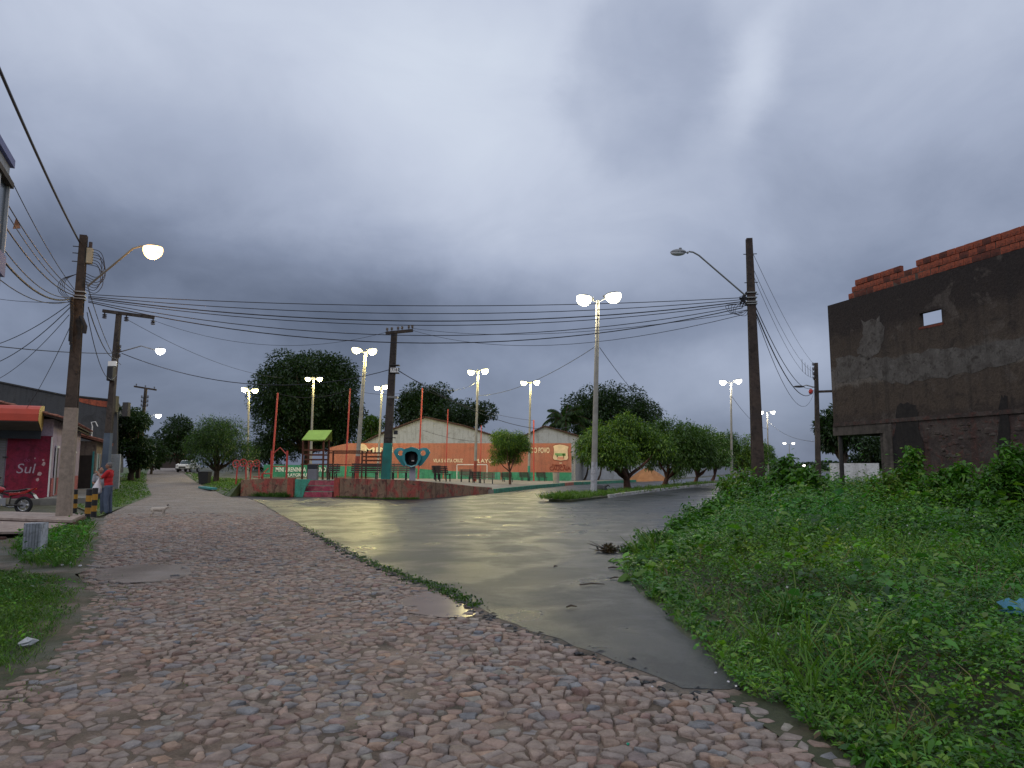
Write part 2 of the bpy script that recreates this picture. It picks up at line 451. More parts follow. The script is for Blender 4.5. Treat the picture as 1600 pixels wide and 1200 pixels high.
def stone_geo(poly, cx, cy, z):
    """stone with worn rounded shoulders; poly around (0,0)"""
    n = len(poly); h = z; tx, ty = random.gauss(0, 0.055), random.gauss(0, 0.055)
    vs = []
    for s_, zz in ((1.0, -0.03), (0.98, h - 0.007), (0.84, h - 0.001)):
        for (x, y) in poly:
            vs.append((x * s_, y * s_, zz + (x * tx + y * ty if zz > 0 or zz == h - 0.007 else 0) + (random.gauss(0, 0.0016) if zz > 0 else 0)))
    vs.append((0, 0, h + random.uniform(0, 0.004)))
    fs = []
    for r in range(2):
        for k in range(n):
            k2 = (k + 1) % n; a, b, c, d = r * n + k, r * n + k2, (r + 1) * n + k2, (r + 1) * n + k
            fs += [(a, b, c), (a, c, d)]
    fs += [(2 * n + k, 2 * n + (k + 1) % n, 3 * n) for k in range(n)]
    return vs, fs
stones = []
for idx, (i, j) in enumerate(keys):
    x, y = P[idx]
    if not inR[idx] or dR[idx] < 0.06: continue
    if inP[idx] and dP[idx] > 0.10: continue
    if inW[idx] and dW[idx] > 0.15: continue
    # stones lost under sand
    if random.random() < 0.055 or random.random() < (y - 18.0) / 8.0: continue
    poly = [(x - .17, y - .14), (x + .17, y - .14), (x + .17, y + .14), (x - .17, y + .14)]
    for dj in (-2, -1, 0, 1, 2):
        for di in (-2, -1, 0, 1, 2):
            if di == 0 and dj == 0: continue
            q = cells.get((i + di, j + dj))
            if q is None: continue
            ax, ay = q[0] - x, q[1] - y; l2 = ax * ax + ay * ay
            if l2 > 0.36 or l2 < 1e-6: continue
            poly = clip(poly, ax, ay, (q[0] * ax + q[1] * ay + x * ax + y * ay) / 2)
            if len(poly) < 3: break
    if len(poly) < 3: continue
    cx = sum(p[0] for p in poly) / len(poly); cy = sum(p[1] for p in poly) / len(poly)
    # drop slivers of edge, keep corners irregular
    pl = []
    for k in range(len(poly)):
        a, b = poly[k], poly[(k + 1) % len(poly)]
        if math.hypot(a[0] - b[0], a[1] - b[1]) > 0.016: pl.append(a)
    if len(pl) < 4: continue
    gap = random.choice((random.uniform(0.72, 0.9), random.uniform(0.9, 1.01)))
    loc = []
    for (px_, py_) in pl:
        g_ = gap * random.uniform(0.93, 1.03); loc.append(((px_ - cx) * g_, (py_ - cy) * g_))
    rmax = max(math.hypot(*p) for p in loc)
    if rmax < 0.030: continue
    # long edges get a broken middle corner
    pl2 = []
    for k in range(len(loc)):
        a, b = loc[k], loc[(k + 1) % len(loc)]; pl2.append(a)
        if math.hypot(a[0] - b[0], a[1] - b[1]) > 0.065:
            s_ = random.uniform(0.86, 1.08); pl2.append(((a[0] + b[0]) / 2 * s_, (a[1] + b[1]) / 2 * s_))
    hgt = max(0.010, random.gauss(0.0225, 0.0065)) + (0.010 if cx > 0.12 * cy - 1.2 and cy < 7.5 else 0.0)
    col = PAL[rng.choice(len(PAL), p=PW)] * rng.uniform(1.0, 1.5)
    mixs_ = random.choice((0.15, 0.35, 0.55, 0.75)); col = col * (1 - mixs_) + np.array((0.345, 0.272, 0.226)) * mixs_       # sanded over
    stones.append((math.hypot(cx, cy), cx, cy, pl2, hgt, col))
stones.sort(key=lambda s_: s_[0] + (0 if abs(s_[1]) < 0.72 * s_[2] + 0.1 else 50))
M_ST1 = M_STONE
for d_, cx, cy, pl2, hgt, col in stones[:300]:
    vs, fs = stone_geo(pl2, cx, cy, hgt)
    o = np_mesh('stone', np.array(vs), np.array(fs), M_STONE, road, np.tile(col, (len(vs), 1)))
    o.location = (cx, cy, 0.004)
SV, ST, SC = [], [], []
for d_, cx, cy, pl2, hgt, col in stones[300:]:
    vs, fs = stone_geo(pl2, cx, cy, hgt); o_ = len(SV)
    SV += [(a + cx, b + cy, c + float(rise(cx, cy))) for a, b, c in vs]; ST += [(a + o_, b + o_, c + o_) for a, b, c in fs]; SC += [col] * len(vs)
tag(np_mesh('stone_paving', np.array(SV), np.array(ST), M_STONE, road, np.array(SC)), kind='stuff')

# muddy water standing in the road
M_MUD, _nt, _b = sh('muddy_water'); _k = NT(_nt)
_co = _k.n('ShaderNodeTexCoord').outputs['Object']
_nt.links.new(_k.ramp(_k.noise(_co, 2.5, 4), [(0.3, (0.20, 0.13, 0.085)), (0.7, (0.27, 0.18, 0.12))]), _b.inputs['Base Color'])
_b.inputs['Roughness'].default_value = 0.22; _b.inputs['Specular IOR Level'].default_value = 0.35
tag(sheet('puddle', PUD, 0.026, 0.2, M_MUD, jag=0.03), kind='structure')
M_WETD = soil_mat('wet_sand', [(0.3, (0.13, 0.10, 0.08)), (0.7, (0.19, 0.145, 0.12))], 2.0, fine=30, bump=0.15, wet=(0.5, 0.8))
tag(sheet('sand_patch', WETD, 0.027, 0.2, M_WETD, jag=0.06), kind='structure')

# asphalt -----------------------------------------------------------
M_ASPH, _nt, _b = sh('wet_asphalt'); _k = NT(_nt)
_co = _k.n('ShaderNodeTexCoord').outputs['Object']
_map = _k.n('ShaderNodeMapping', {'Vector': _co, 'Rotation': (0, 0, R(-62)), 'Scale': (0.55, 0.85, 1.0)}).outputs[0]
_streak = _k.noise(_map, 0.9, 8, 0.60, 0.6)
_big = _k.noise(_co, 0.42, 5, 0.55, 0.3)
_c = _k.ramp(_streak, [(0.3, (0.018, 0.019, 0.021)), (0.7, (0.044, 0.044, 0.044))])
_c = _k.mix(1.0, _c, _k.ramp(_k.noise(_co, 48, 4, 0.85), [(0.34, 0.3), (0.52, 0.9), (0.66, 2.2)]), 'MULTIPLY')
_wc = _k.n('ShaderNodeVectorMath', {0: _co, 1: _k.n('ShaderNodeTexNoise', {'Vector': _co, 'Scale': 1.3, 'Detail': 5.0}).outputs['Color']}, operation='ADD').outputs[0]
_cr = _k.n('ShaderNodeTexVoronoi', {'Vector': _wc, 'Scale': 0.33}, feature='DISTANCE_TO_EDGE').outputs['Distance']
_crm = _k.mul(_k.ramp(_cr, [(0.0, 1.0), (0.012, 0.0)]), _k.ramp(_k.noise(_co, 0.3, 4), [(0.5, 0.0), (0.6, 1.0)]))
_c = _k.mix(_crm, _c, (0.008, 0.008, 0.009))
_silt = _k.ramp(_k.noise(_co, 0.5, 8, 0.66, 0.8), [(0.58, 0.0), (0.72, 0.16)])
_c = _k.mix(_silt, _c, (0.085, 0.072, 0.058))
_nt.links.new(_c, _b.inputs['Base Color'])
_wetp = _k.ramp(_k.noise(_co, 0.75, 7, 0.6, 0.5), [(0.44, 0.0), (0.56, 1.0)])
_r = _k.math('ADD', _k.ramp(_streak, [(0.36, 0.25), (0.62, 0.36)]), _k.mul(_wetp, 0.13))
_nt.links.new(_r, _b.inputs['Roughness']); _b.inputs['Specular IOR Level'].default_value = 0.31
_nt.links.new(_k.bump(_k.math('ADD', _k.noise(_co, 60, 5, 0.75), _k.mul(_k.noise(_co, 2.2, 4), 0.15)), 0.6, 0.012), _b.inputs['Normal'])
PLZ = [Vector(p) for p in ((-14.9, 40.0), (-11.6, 38.5), (-9.5, 38.2), (-5.4, 35.2), (-1.1, 43.7))]
KERB = [Vector(p) for p in ((-1.1, 43.7), (0.95, 51.0), (5.4, 64.0), (13.0, 76.0))]
ASPH = [tuple(G(*p)[:2]) for p in ((386, 778), (402, 784), (480, 828), (560, 873), (640, 907), (700, 926), (750, 954), (772, 971), (870, 1005), (1000, 1053), (1072, 1086), (1138, 1084), (1150, 1078), (1062, 985), (1000, 930), (975, 898))] + \
       [(3.1, 14.6), (5.2, 20.5), (7.2, 26.0), (9.8, 32.0), (13.6, 40.0), (28, 66), (58, 130), (100, 220), (88, 224), (38, 128), (17, 84), (13.2, 76.2), (5.4, 64.0), (0.95, 51.0), (-1.1, 43.8), (-5.4, 35.3), (-9.5, 38.3), (-11.6, 38.6), (-14.4, 39.9), (-15.0, 38.6)]
ASPH_P = [p[:2] if isinstance(p, tuple) else (p.x, p.y) for p in ASPH]
asphalt = tag(sheet('asphalt_road', ASPH_P, 0.036, 0.25, M_ASPH, skirt=0.05, jag=0.05), kind='structure')

# plaza floor --------------------------------------------------------
def zplaza(x, y):
    s_ = sstep(-1.0, -5.6, x); k_ = 1 - sstep(38, 80, y)
    return 0.14 + (0.11 + 0.62 * s_) * k_ + 0.28 * s_ * (1 - k_)
M_PLAZA = mat('plaza_cement', (0.30, 0.27, 0.23), 0.85, 0.2, 1.5, 0.2, 25, dirt=(0.16, 0.13, 0.10))
PLAZA = [(-15.1, 40.4), (-11.62, 38.75), (-11.50, 39.42), (-9.28, 39.14), (-9.42, 38.45), (-5.4, 35.5), (-1.0, 43.9), (1.05, 51.1), (5.5, 64.1), (13.1, 76.3), (14, 82), (-30, 84), (-22, 60)]
tag(sheet('plaza_floor', PLAZA, lambda x, y: zplaza(x, y), 2.2, M_PLAZA, skirt=1.1), kind='structure')

M_GRBANK = soil_mat('grassy_bank_soil', [(0.3, (0.045, 0.07, 0.018)), (0.55, (0.07, 0.09, 0.022)), (0.75, (0.14, 0.105, 0.055))], 0.8, fine=12)
MND_R = [(-15.25, 39.2), (-15.9, 40.2), (-20.2, 49), (-27.0, 62), (-40, 88)]; MND_P = [(-30, 84), (-22, 60), (-15.1, 40.5), (-15.0, 39.9)]
def line_dist(pts, x, y):
    P_ = np.column_stack([x, y]); d = np.full(len(P_), 1e9)
    for p, q in zip(np.array(pts[:-1]), np.array(pts[1:])):
        ab = q - p; t = np.clip(((P_ - p) @ ab) / (ab @ ab), 0, 1); d = np.minimum(d, np.hypot(*(P_ - (p + t[:, None] * ab)).T))
    return d
def zmound(x, y):
    a, b = line_dist(MND_R, x, y), line_dist(MND_P, x, y); f = a / np.maximum(a + b, 1e-6)
    return (rise(x, y) + 0.03) * (1 - f) + (zplaza(x, y) - 0.12) * f * 1.0
MOUND = MND_R + MND_P
tag(sheet('verge', MOUND, zmound, 0.5, M_GRBANK, skirt=0.6), kind='structure')
# crumbled asphalt along the broken edge
mb = MB(); epts = [G(*p) for p in ((480, 827), (560, 872), (640, 907), (700, 926), (750, 954), (772, 971), (870, 1005), (1000, 1053), (1072, 1087), (1138, 1085), (1155, 1082))]
for a, b in zip(epts[:-1], epts[1:]):
    for q in range(int((b - a).length * 55)):
        p = a.lerp(b, random.random()) + Vector((random.gauss(-.035, .06), random.gauss(-.035, .06), 0.024)); r_ = random.choice((random.uniform(.006, .016), random.uniform(.012, .04)))
        n0 = len(mb.v); mb.ell(p, (r_ * random.uniform(.8, 1.6), r_, r_ * .6), 5, 3)
        mb.v[n0:] = [tuple(p[i] + (v[i] - p[i]) * random.uniform(.7, 1.25) for i in range(3)) for v in mb.v[n0:]]
tag(mb.build('asphalt_crumbs', M_ASPH), 'dark asphalt crumbs along the broken road edge', 'crumbs', kind='stuff')

# silt washed against the asphalt edge
fil = []; fz = []
for i in range(len(epts) - 1):
    a, b = epts[i], epts[i + 1]; m_ = max(2, int((b - a).length / 0.07))
    for q in range(m_):
        p = a.lerp(b, q / m_); d = (b - a).normalized(); nn = Vector((-d.y, d.x, 0)); nn = nn if nn.x > 0 or nn.y > 0 else -nn
        w_ = 0.10 + 0.07 * math.sin(p.x * 5 + 1) + random.uniform(-.03, .05)
        fil += [p + nn * 0.09 + Vector((0, 0, 0.031)), p - nn * 0.05 + Vector((0, 0, 0.033)), p - nn * (0.06 + max(0.03, w_)) + Vector((0, 0, 0.010))]
fs = []
for i in range(len(fil) // 3 - 1):
    for k_ in range(2): a = i * 3 + k_; fs.append((a, a + 1, a + 4, a + 3))
me = bpy.data.meshes.new('edge_silt'); me.from_pydata([tuple(v) for v in fil], [], fs); me.update()
tag(link('edge_silt', me, soil_mat('edge_silt', [(0.35, (0.05, 0.045, 0.035)), (0.5, (0.12, 0.09, 0.065)), (0.65, (0.27, 0.19, 0.14))], 3.0, fine=50), None, True), kind='structure')
# ------------------------------------------------------------------ plaza walls, steps, kerbs
def plaster(name, base, second, dark, s1=0.9, s2=2.4, rough=0.85, bump=0.35, lo=0.46, hi=0.58):
    m, nt, b = sh(name); k = NT(nt)
    co = k.n('ShaderNodeTexCoord').outputs['Object']
    n1 = k.noise(co, s1, 8, 0.65, 0.6); n2 = k.noise(co, s2, 8, 0.7, 0.8); n3 = k.noise(co, 11.0, 6, 0.7)
    c = k.mix(k.ramp(n1, [(lo, 0.0), (hi, 1.0)]), base, second)
    c = k.mix(k.ramp(n2, [(0.52, 0.0), (0.63, 1.0)]), c, dark)
    mp_ = k.n('ShaderNodeMapping', {'Vector': co, 'Scale': (1.6, 1.6, 0.14)}).outputs[0]
    c = k.mix(k.ramp(k.noise(mp_, 2.2, 7, 0.65), [(0.50, 0.0), (0.66, 0.6)]), c, tuple(x * 0.8 for x in dark))      # rain streaks
    c = k.mix(1.0, c, k.ramp(n3, [(0.25, 0.68), (0.75, 1.22)]), 'MULTIPLY')
    nt.links.new(c, b.inputs['Base Color']); b.inputs['Roughness'].default_value = rough
    b.inputs['Specular IOR Level'].default_value = 0.3
    nt.links.new(k.bump(n2, bump, 0.03), b.inputs['Normal'])
    return m
M_PAR = plaster('worn_red_plaster', (0.36, 0.085, 0.065), (0.26, 0.165, 0.105), (0.10, 0.05, 0.04), 1.5, 3.4, lo=0.42, hi=0.50)
M_PARE = plaster('red_paint', (0.42, 0.075, 0.055), (0.38, 0.10, 0.06), (0.22, 0.07, 0.05), 2.0, 4.0)
M_TEALP = plaster('green_paint', (0.07, 0.33, 0.22), (0.10, 0.40, 0.30), (0.08, 0.22, 0.16), 1.2, 2.6, hi=0.7)
M_STEP = plaster('pink_paint', (0.40, 0.06, 0.10), (0.42, 0.12, 0.13), (0.24, 0.06, 0.07), 2.0, 4.0)
M_ORANGE = plaster('orange_wall_paint', (0.46, 0.165, 0.108), (0.43, 0.19, 0.13), (0.35, 0.145, 0.10), 0.5, 1.6, hi=0.7, bump=0.1)
M_GREENW = plaster('green_wall_paint', (0.055, 0.27, 0.15), (0.11, 0.36, 0.27), (0.045, 0.19, 0.12), 0.6, 1.8, bump=0.1, hi=0.66)
M_WHITEW = plaster('white_wall_paint', (0.47, 0.48, 0.50), (0.42, 0.43, 0.44), (0.34, 0.34, 0.34), 0.35, 1.2, hi=0.75, bump=0.1)
M_CREAM = mat('cream_lettering', (0.80, 0.68, 0.48), 0.8, 0.2, 3.0, 0)
M_WHITEL = mat('white_lettering', (0.80, 0.80, 0.74), 0.8, 0.15, 3.0, 0)
M_DARKL = mat('dark_red_lettering', (0.20, 0.035, 0.02), 0.8, 0.1, 3.0, 0)

def wall_run(mb, pts, tops, bots, th):
    """wall along plan points with varying top and bottom heights"""
    n = len(pts); pts = [Vector((p[0], p[1])) for p in pts]; nrm = []
    for i in range(n):
        d = (pts[min(i + 1, n - 1)] - pts[max(i - 1, 0)]).normalized(); nrm.append(Vector((-d.y, d.x)))
    for i in range(n - 1):
        a, b = pts[i], pts[i + 1]; a2, b2 = a + nrm[i] * th, b + nrm[i + 1] * th
        mb.add([(*a, bots[i]), (*b, bots[i + 1]), (*b2, bots[i + 1]), (*a2, bots[i]), (*a, tops[i]), (*b, tops[i + 1]), (*b2, tops[i + 1]), (*a2, tops[i])],
               [(0, 3, 2, 1), (4, 5, 6, 7), (0, 1, 5, 4), (2, 3, 7, 6)] + ([(3, 0, 4, 7)] if i == 0 else []) + ([(1, 2, 6, 5)] if i == n - 2 else []))
    return mb
w = empty('parapet_wall', (-13.2, 39.2, 0), 0, 'weathered red low wall beside the green end of the steps, nearest the cobbled street', 'wall')
def loc(p, e): return (p[0] - e.location.x, p[1] - e.location.y)
PW1 = [(-14.95, 39.9), (-13.2, 39.0), (-11.95, 38.5)]
wall_run(MB(), [loc(p, w) for p in PW1], [0.92, 1.0, 1.0], [-0.1] * 3, 0.22).build('wall_body', M_PAR, w)
wall_run(MB(), [loc(p, w) for p in ((-11.945, 38.46), (-11.60, 38.38))], [1.03, 1.03], [-0.1] * 2, 0.3).build('end_pier', M_PARE, w)
w = empty('parapet_wall', (-5.5, 35.3, 0), 0, 'long peeling red low wall that curves past the payphone and tapers to the right', 'wall')
PW2 = [(-9.05, 37.95), (-7.3, 36.5), (-6.2, 35.75), (-5.4, 35.35), (-4.6, 35.75), (-3.3, 38.7), (-2.2, 41.3), (-1.2, 43.6)]
TW2 = [1.02, 1.01, 1.0, 0.98, 0.93, 0.72, 0.52, 0.38]
for i in range(len(PW2) - 1):      # cast in lengths with open joints
    a, b = Vector(PW2[i]), Vector(PW2[i + 1]); d = (b - a).normalized() * 0.012
    wall_run(MB(), [loc(a + d, w), loc(b - d, w)], [TW2[i], TW2[i + 1]], [-0.1] * 2, 0.24).build('wall_panel', M_PAR, w)
wall_run(MB(), [loc(p, w) for p in ((-9.40, 38.2), (-9.06, 37.90))], [1.04, 1.04], [-0.1] * 2, 0.3).build('end_pier', M_PARE, w)

st = empty('entrance_steps', (-10.5, 38.3, 0), math.atan2(-0.27, 2.2), 'pink and green painted steps between the two red walls', 'steps')
for k in range(3):
    hgt = 0.30 * (k + 1); mb = MB(); x0 = -1.02 + 0.22 * k
    mb.box(((x0 + 1.02) / 2, 0.20 + 0.32 * k, hgt / 2 - 0.05), (1.02 - x0, 0.32 - 0.004, hgt + 0.1)); mb.build('step', M_STEP, st, bevel=0.01)
    MB().box(((x0 + 1.02) / 2, 0.20 + 0.32 * k, hgt + 0.008), (1.02 - x0 + 0.02, 0.30, 0.016)).build('tread', M_TEALP, st)
side = [(-1.04, 0.02, -0.1), (-0.62, 0.02, -0.1), (-0.44, 0.02, 0.52), (-0.2, 0.02, 0.9), (-0.2, 0.02, 0.97), (-1.04, 0.02, 0.97)]
MB().prism([(x, 0.005, z) for x, _, z in side], (0, 0.03, 0)).build('side_wall', M_TEALP, st)

# painted kerb of the plaza, cut into stones
kb = empty('plaza_kerb', (-1.1, 43.7, 0), 0, 'green painted kerb along the plaza with one orange length', 'kerb')
M_KERBG = plaster('kerb_green', (0.06, 0.26, 0.16), (0.10, 0.30, 0.22), (0.08, 0.13, 0.09), 2.0, 4.0)
acc = 0
for a, b in zip(KERB[:-1], KERB[1:]):
    L = (b - a).length; n = max(1, round(L / 1.5)); d = (b - a) / n
    for k in range(n):
        p0 = a + d * k; p1 = a + d * (k + 1) - d.normalized() * 0.02; acc += 1
        orange = 60.5 < p0.y < 63.6
        MB().bar((p0.x + 1.1, p0.y - 43.7, 0.14), (p1.x + 1.1, p1.y - 43.7, 0.14), 0.16, 0.30 + 0.01 * math.sin(acc)).build('kerb_stone', M_ORANGE if orange else M_KERBG, kb, bevel=0.012)

# arena wall: orange over green ------------------------------------------------
WY = 78.0
def wx(px): return A(px, 730, WY).x
def wz(py): return A(800, py, WY).z
def text_mesh(cu, name, m_):
    t_ = bpy.data.objects.new(name, cu); COL.objects.link(t_); bpy.context.view_layer.update()
    me = bpy.data.meshes.new_from_object(t_.evaluated_get(bpy.context.evaluated_depsgraph_get())); bpy.data.objects.remove(t_)
    me.name = name; me.materials.clear(); o = link(name, me, m_); bpy.context.view_layer.update(); return o
def text(s_, px, py, hpx, wpx, m_, parent, Y=None, name='lettering', shear=0.0, ext=0.012):
    """lettering standing hpx high and wpx wide on the wall plane"""
    cu = bpy.data.curves.new(name, 'FONT'); cu.body = s_; cu.align_x = 'CENTER'; cu.align_y = 'CENTER'; cu.extrude = ext; cu.shear = shear
    cu.resolution_u = 3; cu.offset = 0.018
    o = text_mesh(cu, name, m_)
    Y = Y or WY - 0.02
    sc_ = Y / FPX
    dx, dy = max(o.dimensions.x, 1e-3), 0.72
    o.scale = (wpx * sc_ / dx, hpx * sc_ / dy, 1)
    o.rotation_euler = (math.pi / 2, 0, 0); o.location = A(px, py, Y) - parent.location; o.parent = parent
    return o
aw = empty('arena_wall', (wx(700), WY, 0), 0, 'long orange sports court wall with green foot and painted lettering', 'wall')
ox = wx(700)
steps_px = [(512, 700), (527, 696), (544, 692.5), (893, 692.5)]
green_px = [(893, 738), (760, 737.5), (690, 735.5), (622, 729), (512, 728)]
up = [(wx(p) - ox, 0, wz(q)) for p, q in steps_px] + [(wx(p) - ox, 0, wz(q)) for p, q in green_px]
MB().prism(up[::-1], (0, 0.22, 0)).build('upper_wall', M_ORANGE, aw)
lowp = [(wx(p) - ox, 0.004, wz(q) - 0.003) for p, q in green_px] + [(wx(512) - ox, 0.004, -0.1), (wx(893) - ox, 0.004, -0.1)]
MB().prism(lowp[::-1], (0, 0.21, 0)).build('lower_wall', M_GREENW, aw)
for px in (622, 693, 742, 783):
    MB().box((wx(px) - ox, -0.02, 2.1), (0.14, 0.06, 4.1)).build('pilaster', M_ORANGE, aw)
text('DO POVO', 844, 704, 8.5, 29, M_CREAM, aw)
text('MINI', 592, 703.5, 8, 44, M_CREAM, aw)
text('VILA SANTA CRUZ', 700, 720, 5.5, 46, M_CREAM, aw)
text('PLAYGROUND', 773, 720.5, 6.0, 62, M_CREAM, aw)
text('Prefeitura de', 873, 727, 3.4, 20, M_DARKL, aw)
text('CAUCAIA', 875, 732.3, 6.2, 33, M_DARKL, aw)
M_CREST = mat('crest_cream', (0.74, 0.55, 0.36), 0.8, 0.2, 1.5, 0); M_CGRN = mat('crest_green', (0.20, 0.36, 0.14), 0.8, 0.2, 2, 0)
M_CDRK = mat('crest_dark_green', (0.05, 0.10, 0.02), 0.8, 0.2, 2, 0); M_CPNK = mat('crest_pink', (0.66, 0.30, 0.20), 0.8, 0.2, 2, 0)
def shape(pts, th, off, m_, parent, name):
    vs = [(wx(p) - ox, -off, wz(q)) for p, q in pts]
    return MB().prism(vs, (0, th, 0)).build(name, m_, parent)
shape([(863.6, 696.4), (868, 694.6), (875, 693.7), (882, 694.6), (889.6, 697.6), (888, 703), (888.2, 712), (889, 716), (886.5, 719.5), (876, 720.6), (865, 719), (863, 716), (864.5, 709), (864.8, 701)], 0.02, 0.022, M_DARKL, aw, 'crest_outline')
cs = shape([(864.4, 697), (868.4, 695.4), (875, 694.5), (882, 695.4), (888.8, 698), (887.2, 703), (887.4, 712), (888, 715.6), (886, 718.6), (876, 719.7), (865.7, 718.2), (863.8, 715.6), (865.3, 709), (865.6, 701)], 0.02, 0.036, M_CREST, aw, 'crest')
shape([(867, 708), (884, 708.2), (884, 712.2), (872, 712.6), (867, 711)], 0.01, 0.046, M_CGRN, cs, 'crest_field')
shape([(879, 709), (882, 708.6), (883, 711), (881.4, 712.6), (881, 716), (880.3, 716), (880.2, 712.6), (878.8, 711.4)], 0.01, 0.056, M_CDRK, cs, 'crest_tree')
shape([(870, 710.5), (871, 710.5), (871.8, 714.4), (869.8, 714.4)], 0.01, 0.056, M_CDRK, cs, 'crest_mark')
shape([(872, 714), (880, 714), (882, 718.4), (870, 718)], 0.01, 0.048, M_CPNK, cs, 'crest_base')
shape([(874, 723), (878, 723), (878, 724), (874, 724)], 0.01, 0.02, M_CREAM, aw, 'crest_ribbon')
circ = [(565 + 8.5 * math.cos(a * math.pi / 10), 701 + 7.5 * math.sin(a * math.pi / 10)) for a in range(20)]
shape(circ, 0.02, 0.022, M_CREST, aw, 'round_emblem')
aw2 = empty('sign_wall', (wx(460), WY - 1.0, 0), 0, 'low green wall lettered in white behind the climbing frame', 'wall')
ox = wx(460)
MB().prism([(wx(417) - ox, 0, wz(726)), (wx(513) - ox, 0, wz(727)), (wx(513) - ox, 0, 0.0), (wx(417) - ox, 0, 0.0)][::-1], (0, 0.2, 0)).build('wall_body', M_GREENW, aw2)
text('MINI ARENINHA DO POVO', 470, 734, 6.8, 78, M_WHITEL, aw2, WY - 1.02)
text('PLAYGROUND', 468, 742.5, 5.0, 42, M_WHITEL, aw2, WY - 1.02)

# tall red posts of the court net, with their stay wires
M_REDPOST = mat('red_post_paint', (0.48, 0.075, 0.055), 0.5, 0.15, 3, 0.05)
def post(px0, py0, px1, py1, Y, label, r=0.075):
    a = A(px1, py1, Y); b = A(px0, py0, Y); z0 = float(zplaza(a.x, Y)); a = a + (a - b) * ((z0 - 0.05 - a.z) / (a.z - b.z))
    o = empty('net_post', a, 0, label, 'post', 'posts of the sports court net')
    d = b - a
    MB().tube([(0, 0, 0), d], [r, r * 0.9], 8).build('shaft', M_REDPOST, o, True)
    MB().tube([(0, 0, 0), (0, 0, 0.12)], r * 1.5, 8).build('base_collar', M_REDPOST, o)
    MB().ell(d, (r, r, r * 0.8), 8, 4).build('cap', M_REDPOST, o)
    return b
n1 = post(434, 615, 424, 745, 55, 'tall leaning red post in front of the mango tree')
n2 = post(547, 608, 542, 700, 62, 'tall red post beside the wooden bridge')
n3 = post(660, 607, 656, 692, 64, 'tall red post rising above the payphone')
n4 = post(700, 640, 698, 700, 72, 'shorter red post before the white gable', 0.06)
n5 = post(752, 665, 751, 720, 74, 'thin red post just behind the plaza lamp post', 0.05)
n6 = post(834, 657, 834, 748, 75.5, 'red post in front of the lettering beside the small tree', 0.075)

# goal frame painted white by the wall
g = empty('goal_frame', A(741, 745, 70), 0, 'white metal goal frame near the orange wall', 'goal')
M_WMETAL = mat('white_metal', (0.72, 0.70, 0.66), 0.5, 0.1, 3, 0)
g0 = A(714, 726, 70) - g.location; g1 = A(761, 726, 70) - g.location; zb = float(zplaza(g.location.x, 70)) - g.location.z
MB().tube([(g0.x, 0, g0.z), (g1.x, 0, g1.z)], 0.045, 6).build('crossbar', M_WMETAL, g)
for p in (g0, g1): MB().tube([(p.x, 0, zb), (p.x, 0, p.z - 0.045)], 0.045, 6).build('goalpost', M_WMETAL, g)

# houses behind the wall --------------------------------------------------------
M_TILEROOF = mat('dark_clay_roof', (0.10, 0.055, 0.04), 0.9, 0.35, 2.0, 0.5, 6)
def gable_house(name, pts_px, Y, depth, label, eave_ext=0.35):
    p = [A(a, b, Y) for a, b in pts_px]; c = Vector(((p[0].x + p[-1].x) / 2, Y, 0))
    o = empty(name, c, 0, label, 'house')
    prof = [(q.x - c.x, 0, q.z) for q in p]
    MB().prism([(prof[0][0], 0, -0.1)] + prof + [(prof[-1][0], 0, -0.1)], (0, depth, 0)).build('wall', M_WHITEW, o)
    apex = max(range(len(prof)), key=lambda i: prof[i][2])
    rf = None
    for a, b in zip(prof[:-1], prof[1:]):
        va, vb = Vector(a), Vector(b); d = (vb - va).normalized(); nrm = Vector((-d.z, 0, d.x))
        if nrm.z < 0: nrm = -nrm
        e0 = va - d * (eave_ext if a is prof[0] else 0.02); e1 = vb + d * (eave_ext if b is prof[-1] else 0.02)
        mb = MB(); y0 = -eave_ext
        mb.prism([e0 + nrm * 0.02 + Vector((0, y0, 0)), e1 + nrm * 0.02 + Vector((0, y0, 0)), e1 + nrm * 0.14 + Vector((0, y0, 0)), e0 + nrm * 0.14 + Vector((0, y0, 0))], (0, depth + 2 * eave_ext, 0))
        L = (e1 - e0).length; nt_ = int(L / 0.22)
        for k in range(nt_):                        # tile ends along the verge
            q = e0 + (e1 - e0) * ((k + 0.5) / nt_) + nrm * 0.15
            mb.tube([q + Vector((0, y0 - 0.06, 0)), q + Vector((0, y0 + 0.5, 0))], 0.085, 6)
        rf = mb.build('roof', M_TILEROOF, o)
    return o, prof
h1, pr = gable_house('gabled_house', [(566, 694), (600, 677), (664, 653), (726, 667), (793, 689)], 90, 14, 'white gabled house with dark tiled roof behind the orange wall')
h2, pr = gable_house('gabled_house', [(815, 684), (851, 667), (905, 683)], 92, 12, 'small white gabled house beside the coconut palm')

# grey side wall and long white wall beyond the plaza corner
M_GREYW = plaster('grey_render', (0.30, 0.30, 0.31), (0.36, 0.35, 0.33), (0.22, 0.21, 0.2), 0.5, 1.5, bump=0.1)
gw = empty('boundary_wall', (wx(893) + 0.3, WY + 0.1, 0), 0, 'grey rendered wall next to the orange wall corner', 'wall')
q0, q1 = A(896, 695, WY) - gw.location, A(914, 698, 92) - gw.location
wall_run(MB(), [(q0.x, 0.1), (q1.x, q1.y)], [4.1, 4.1], [-0.1, -0.1], -0.2).build('wall_body', M_GREYW, gw)
ww = empty('boundary_wall', (A(1000, 730, 94).x, 94, 0), 0, 'long white wall behind the median trees', 'wall')
pts = [(A(915, 730, 92.3).x, 92.3), (A(1000, 730, 100).x, 100), (A(1075, 730, 118).x, 118), (A(1110, 730, 140).x, 140), (A(1140, 730, 175).x, 175)]
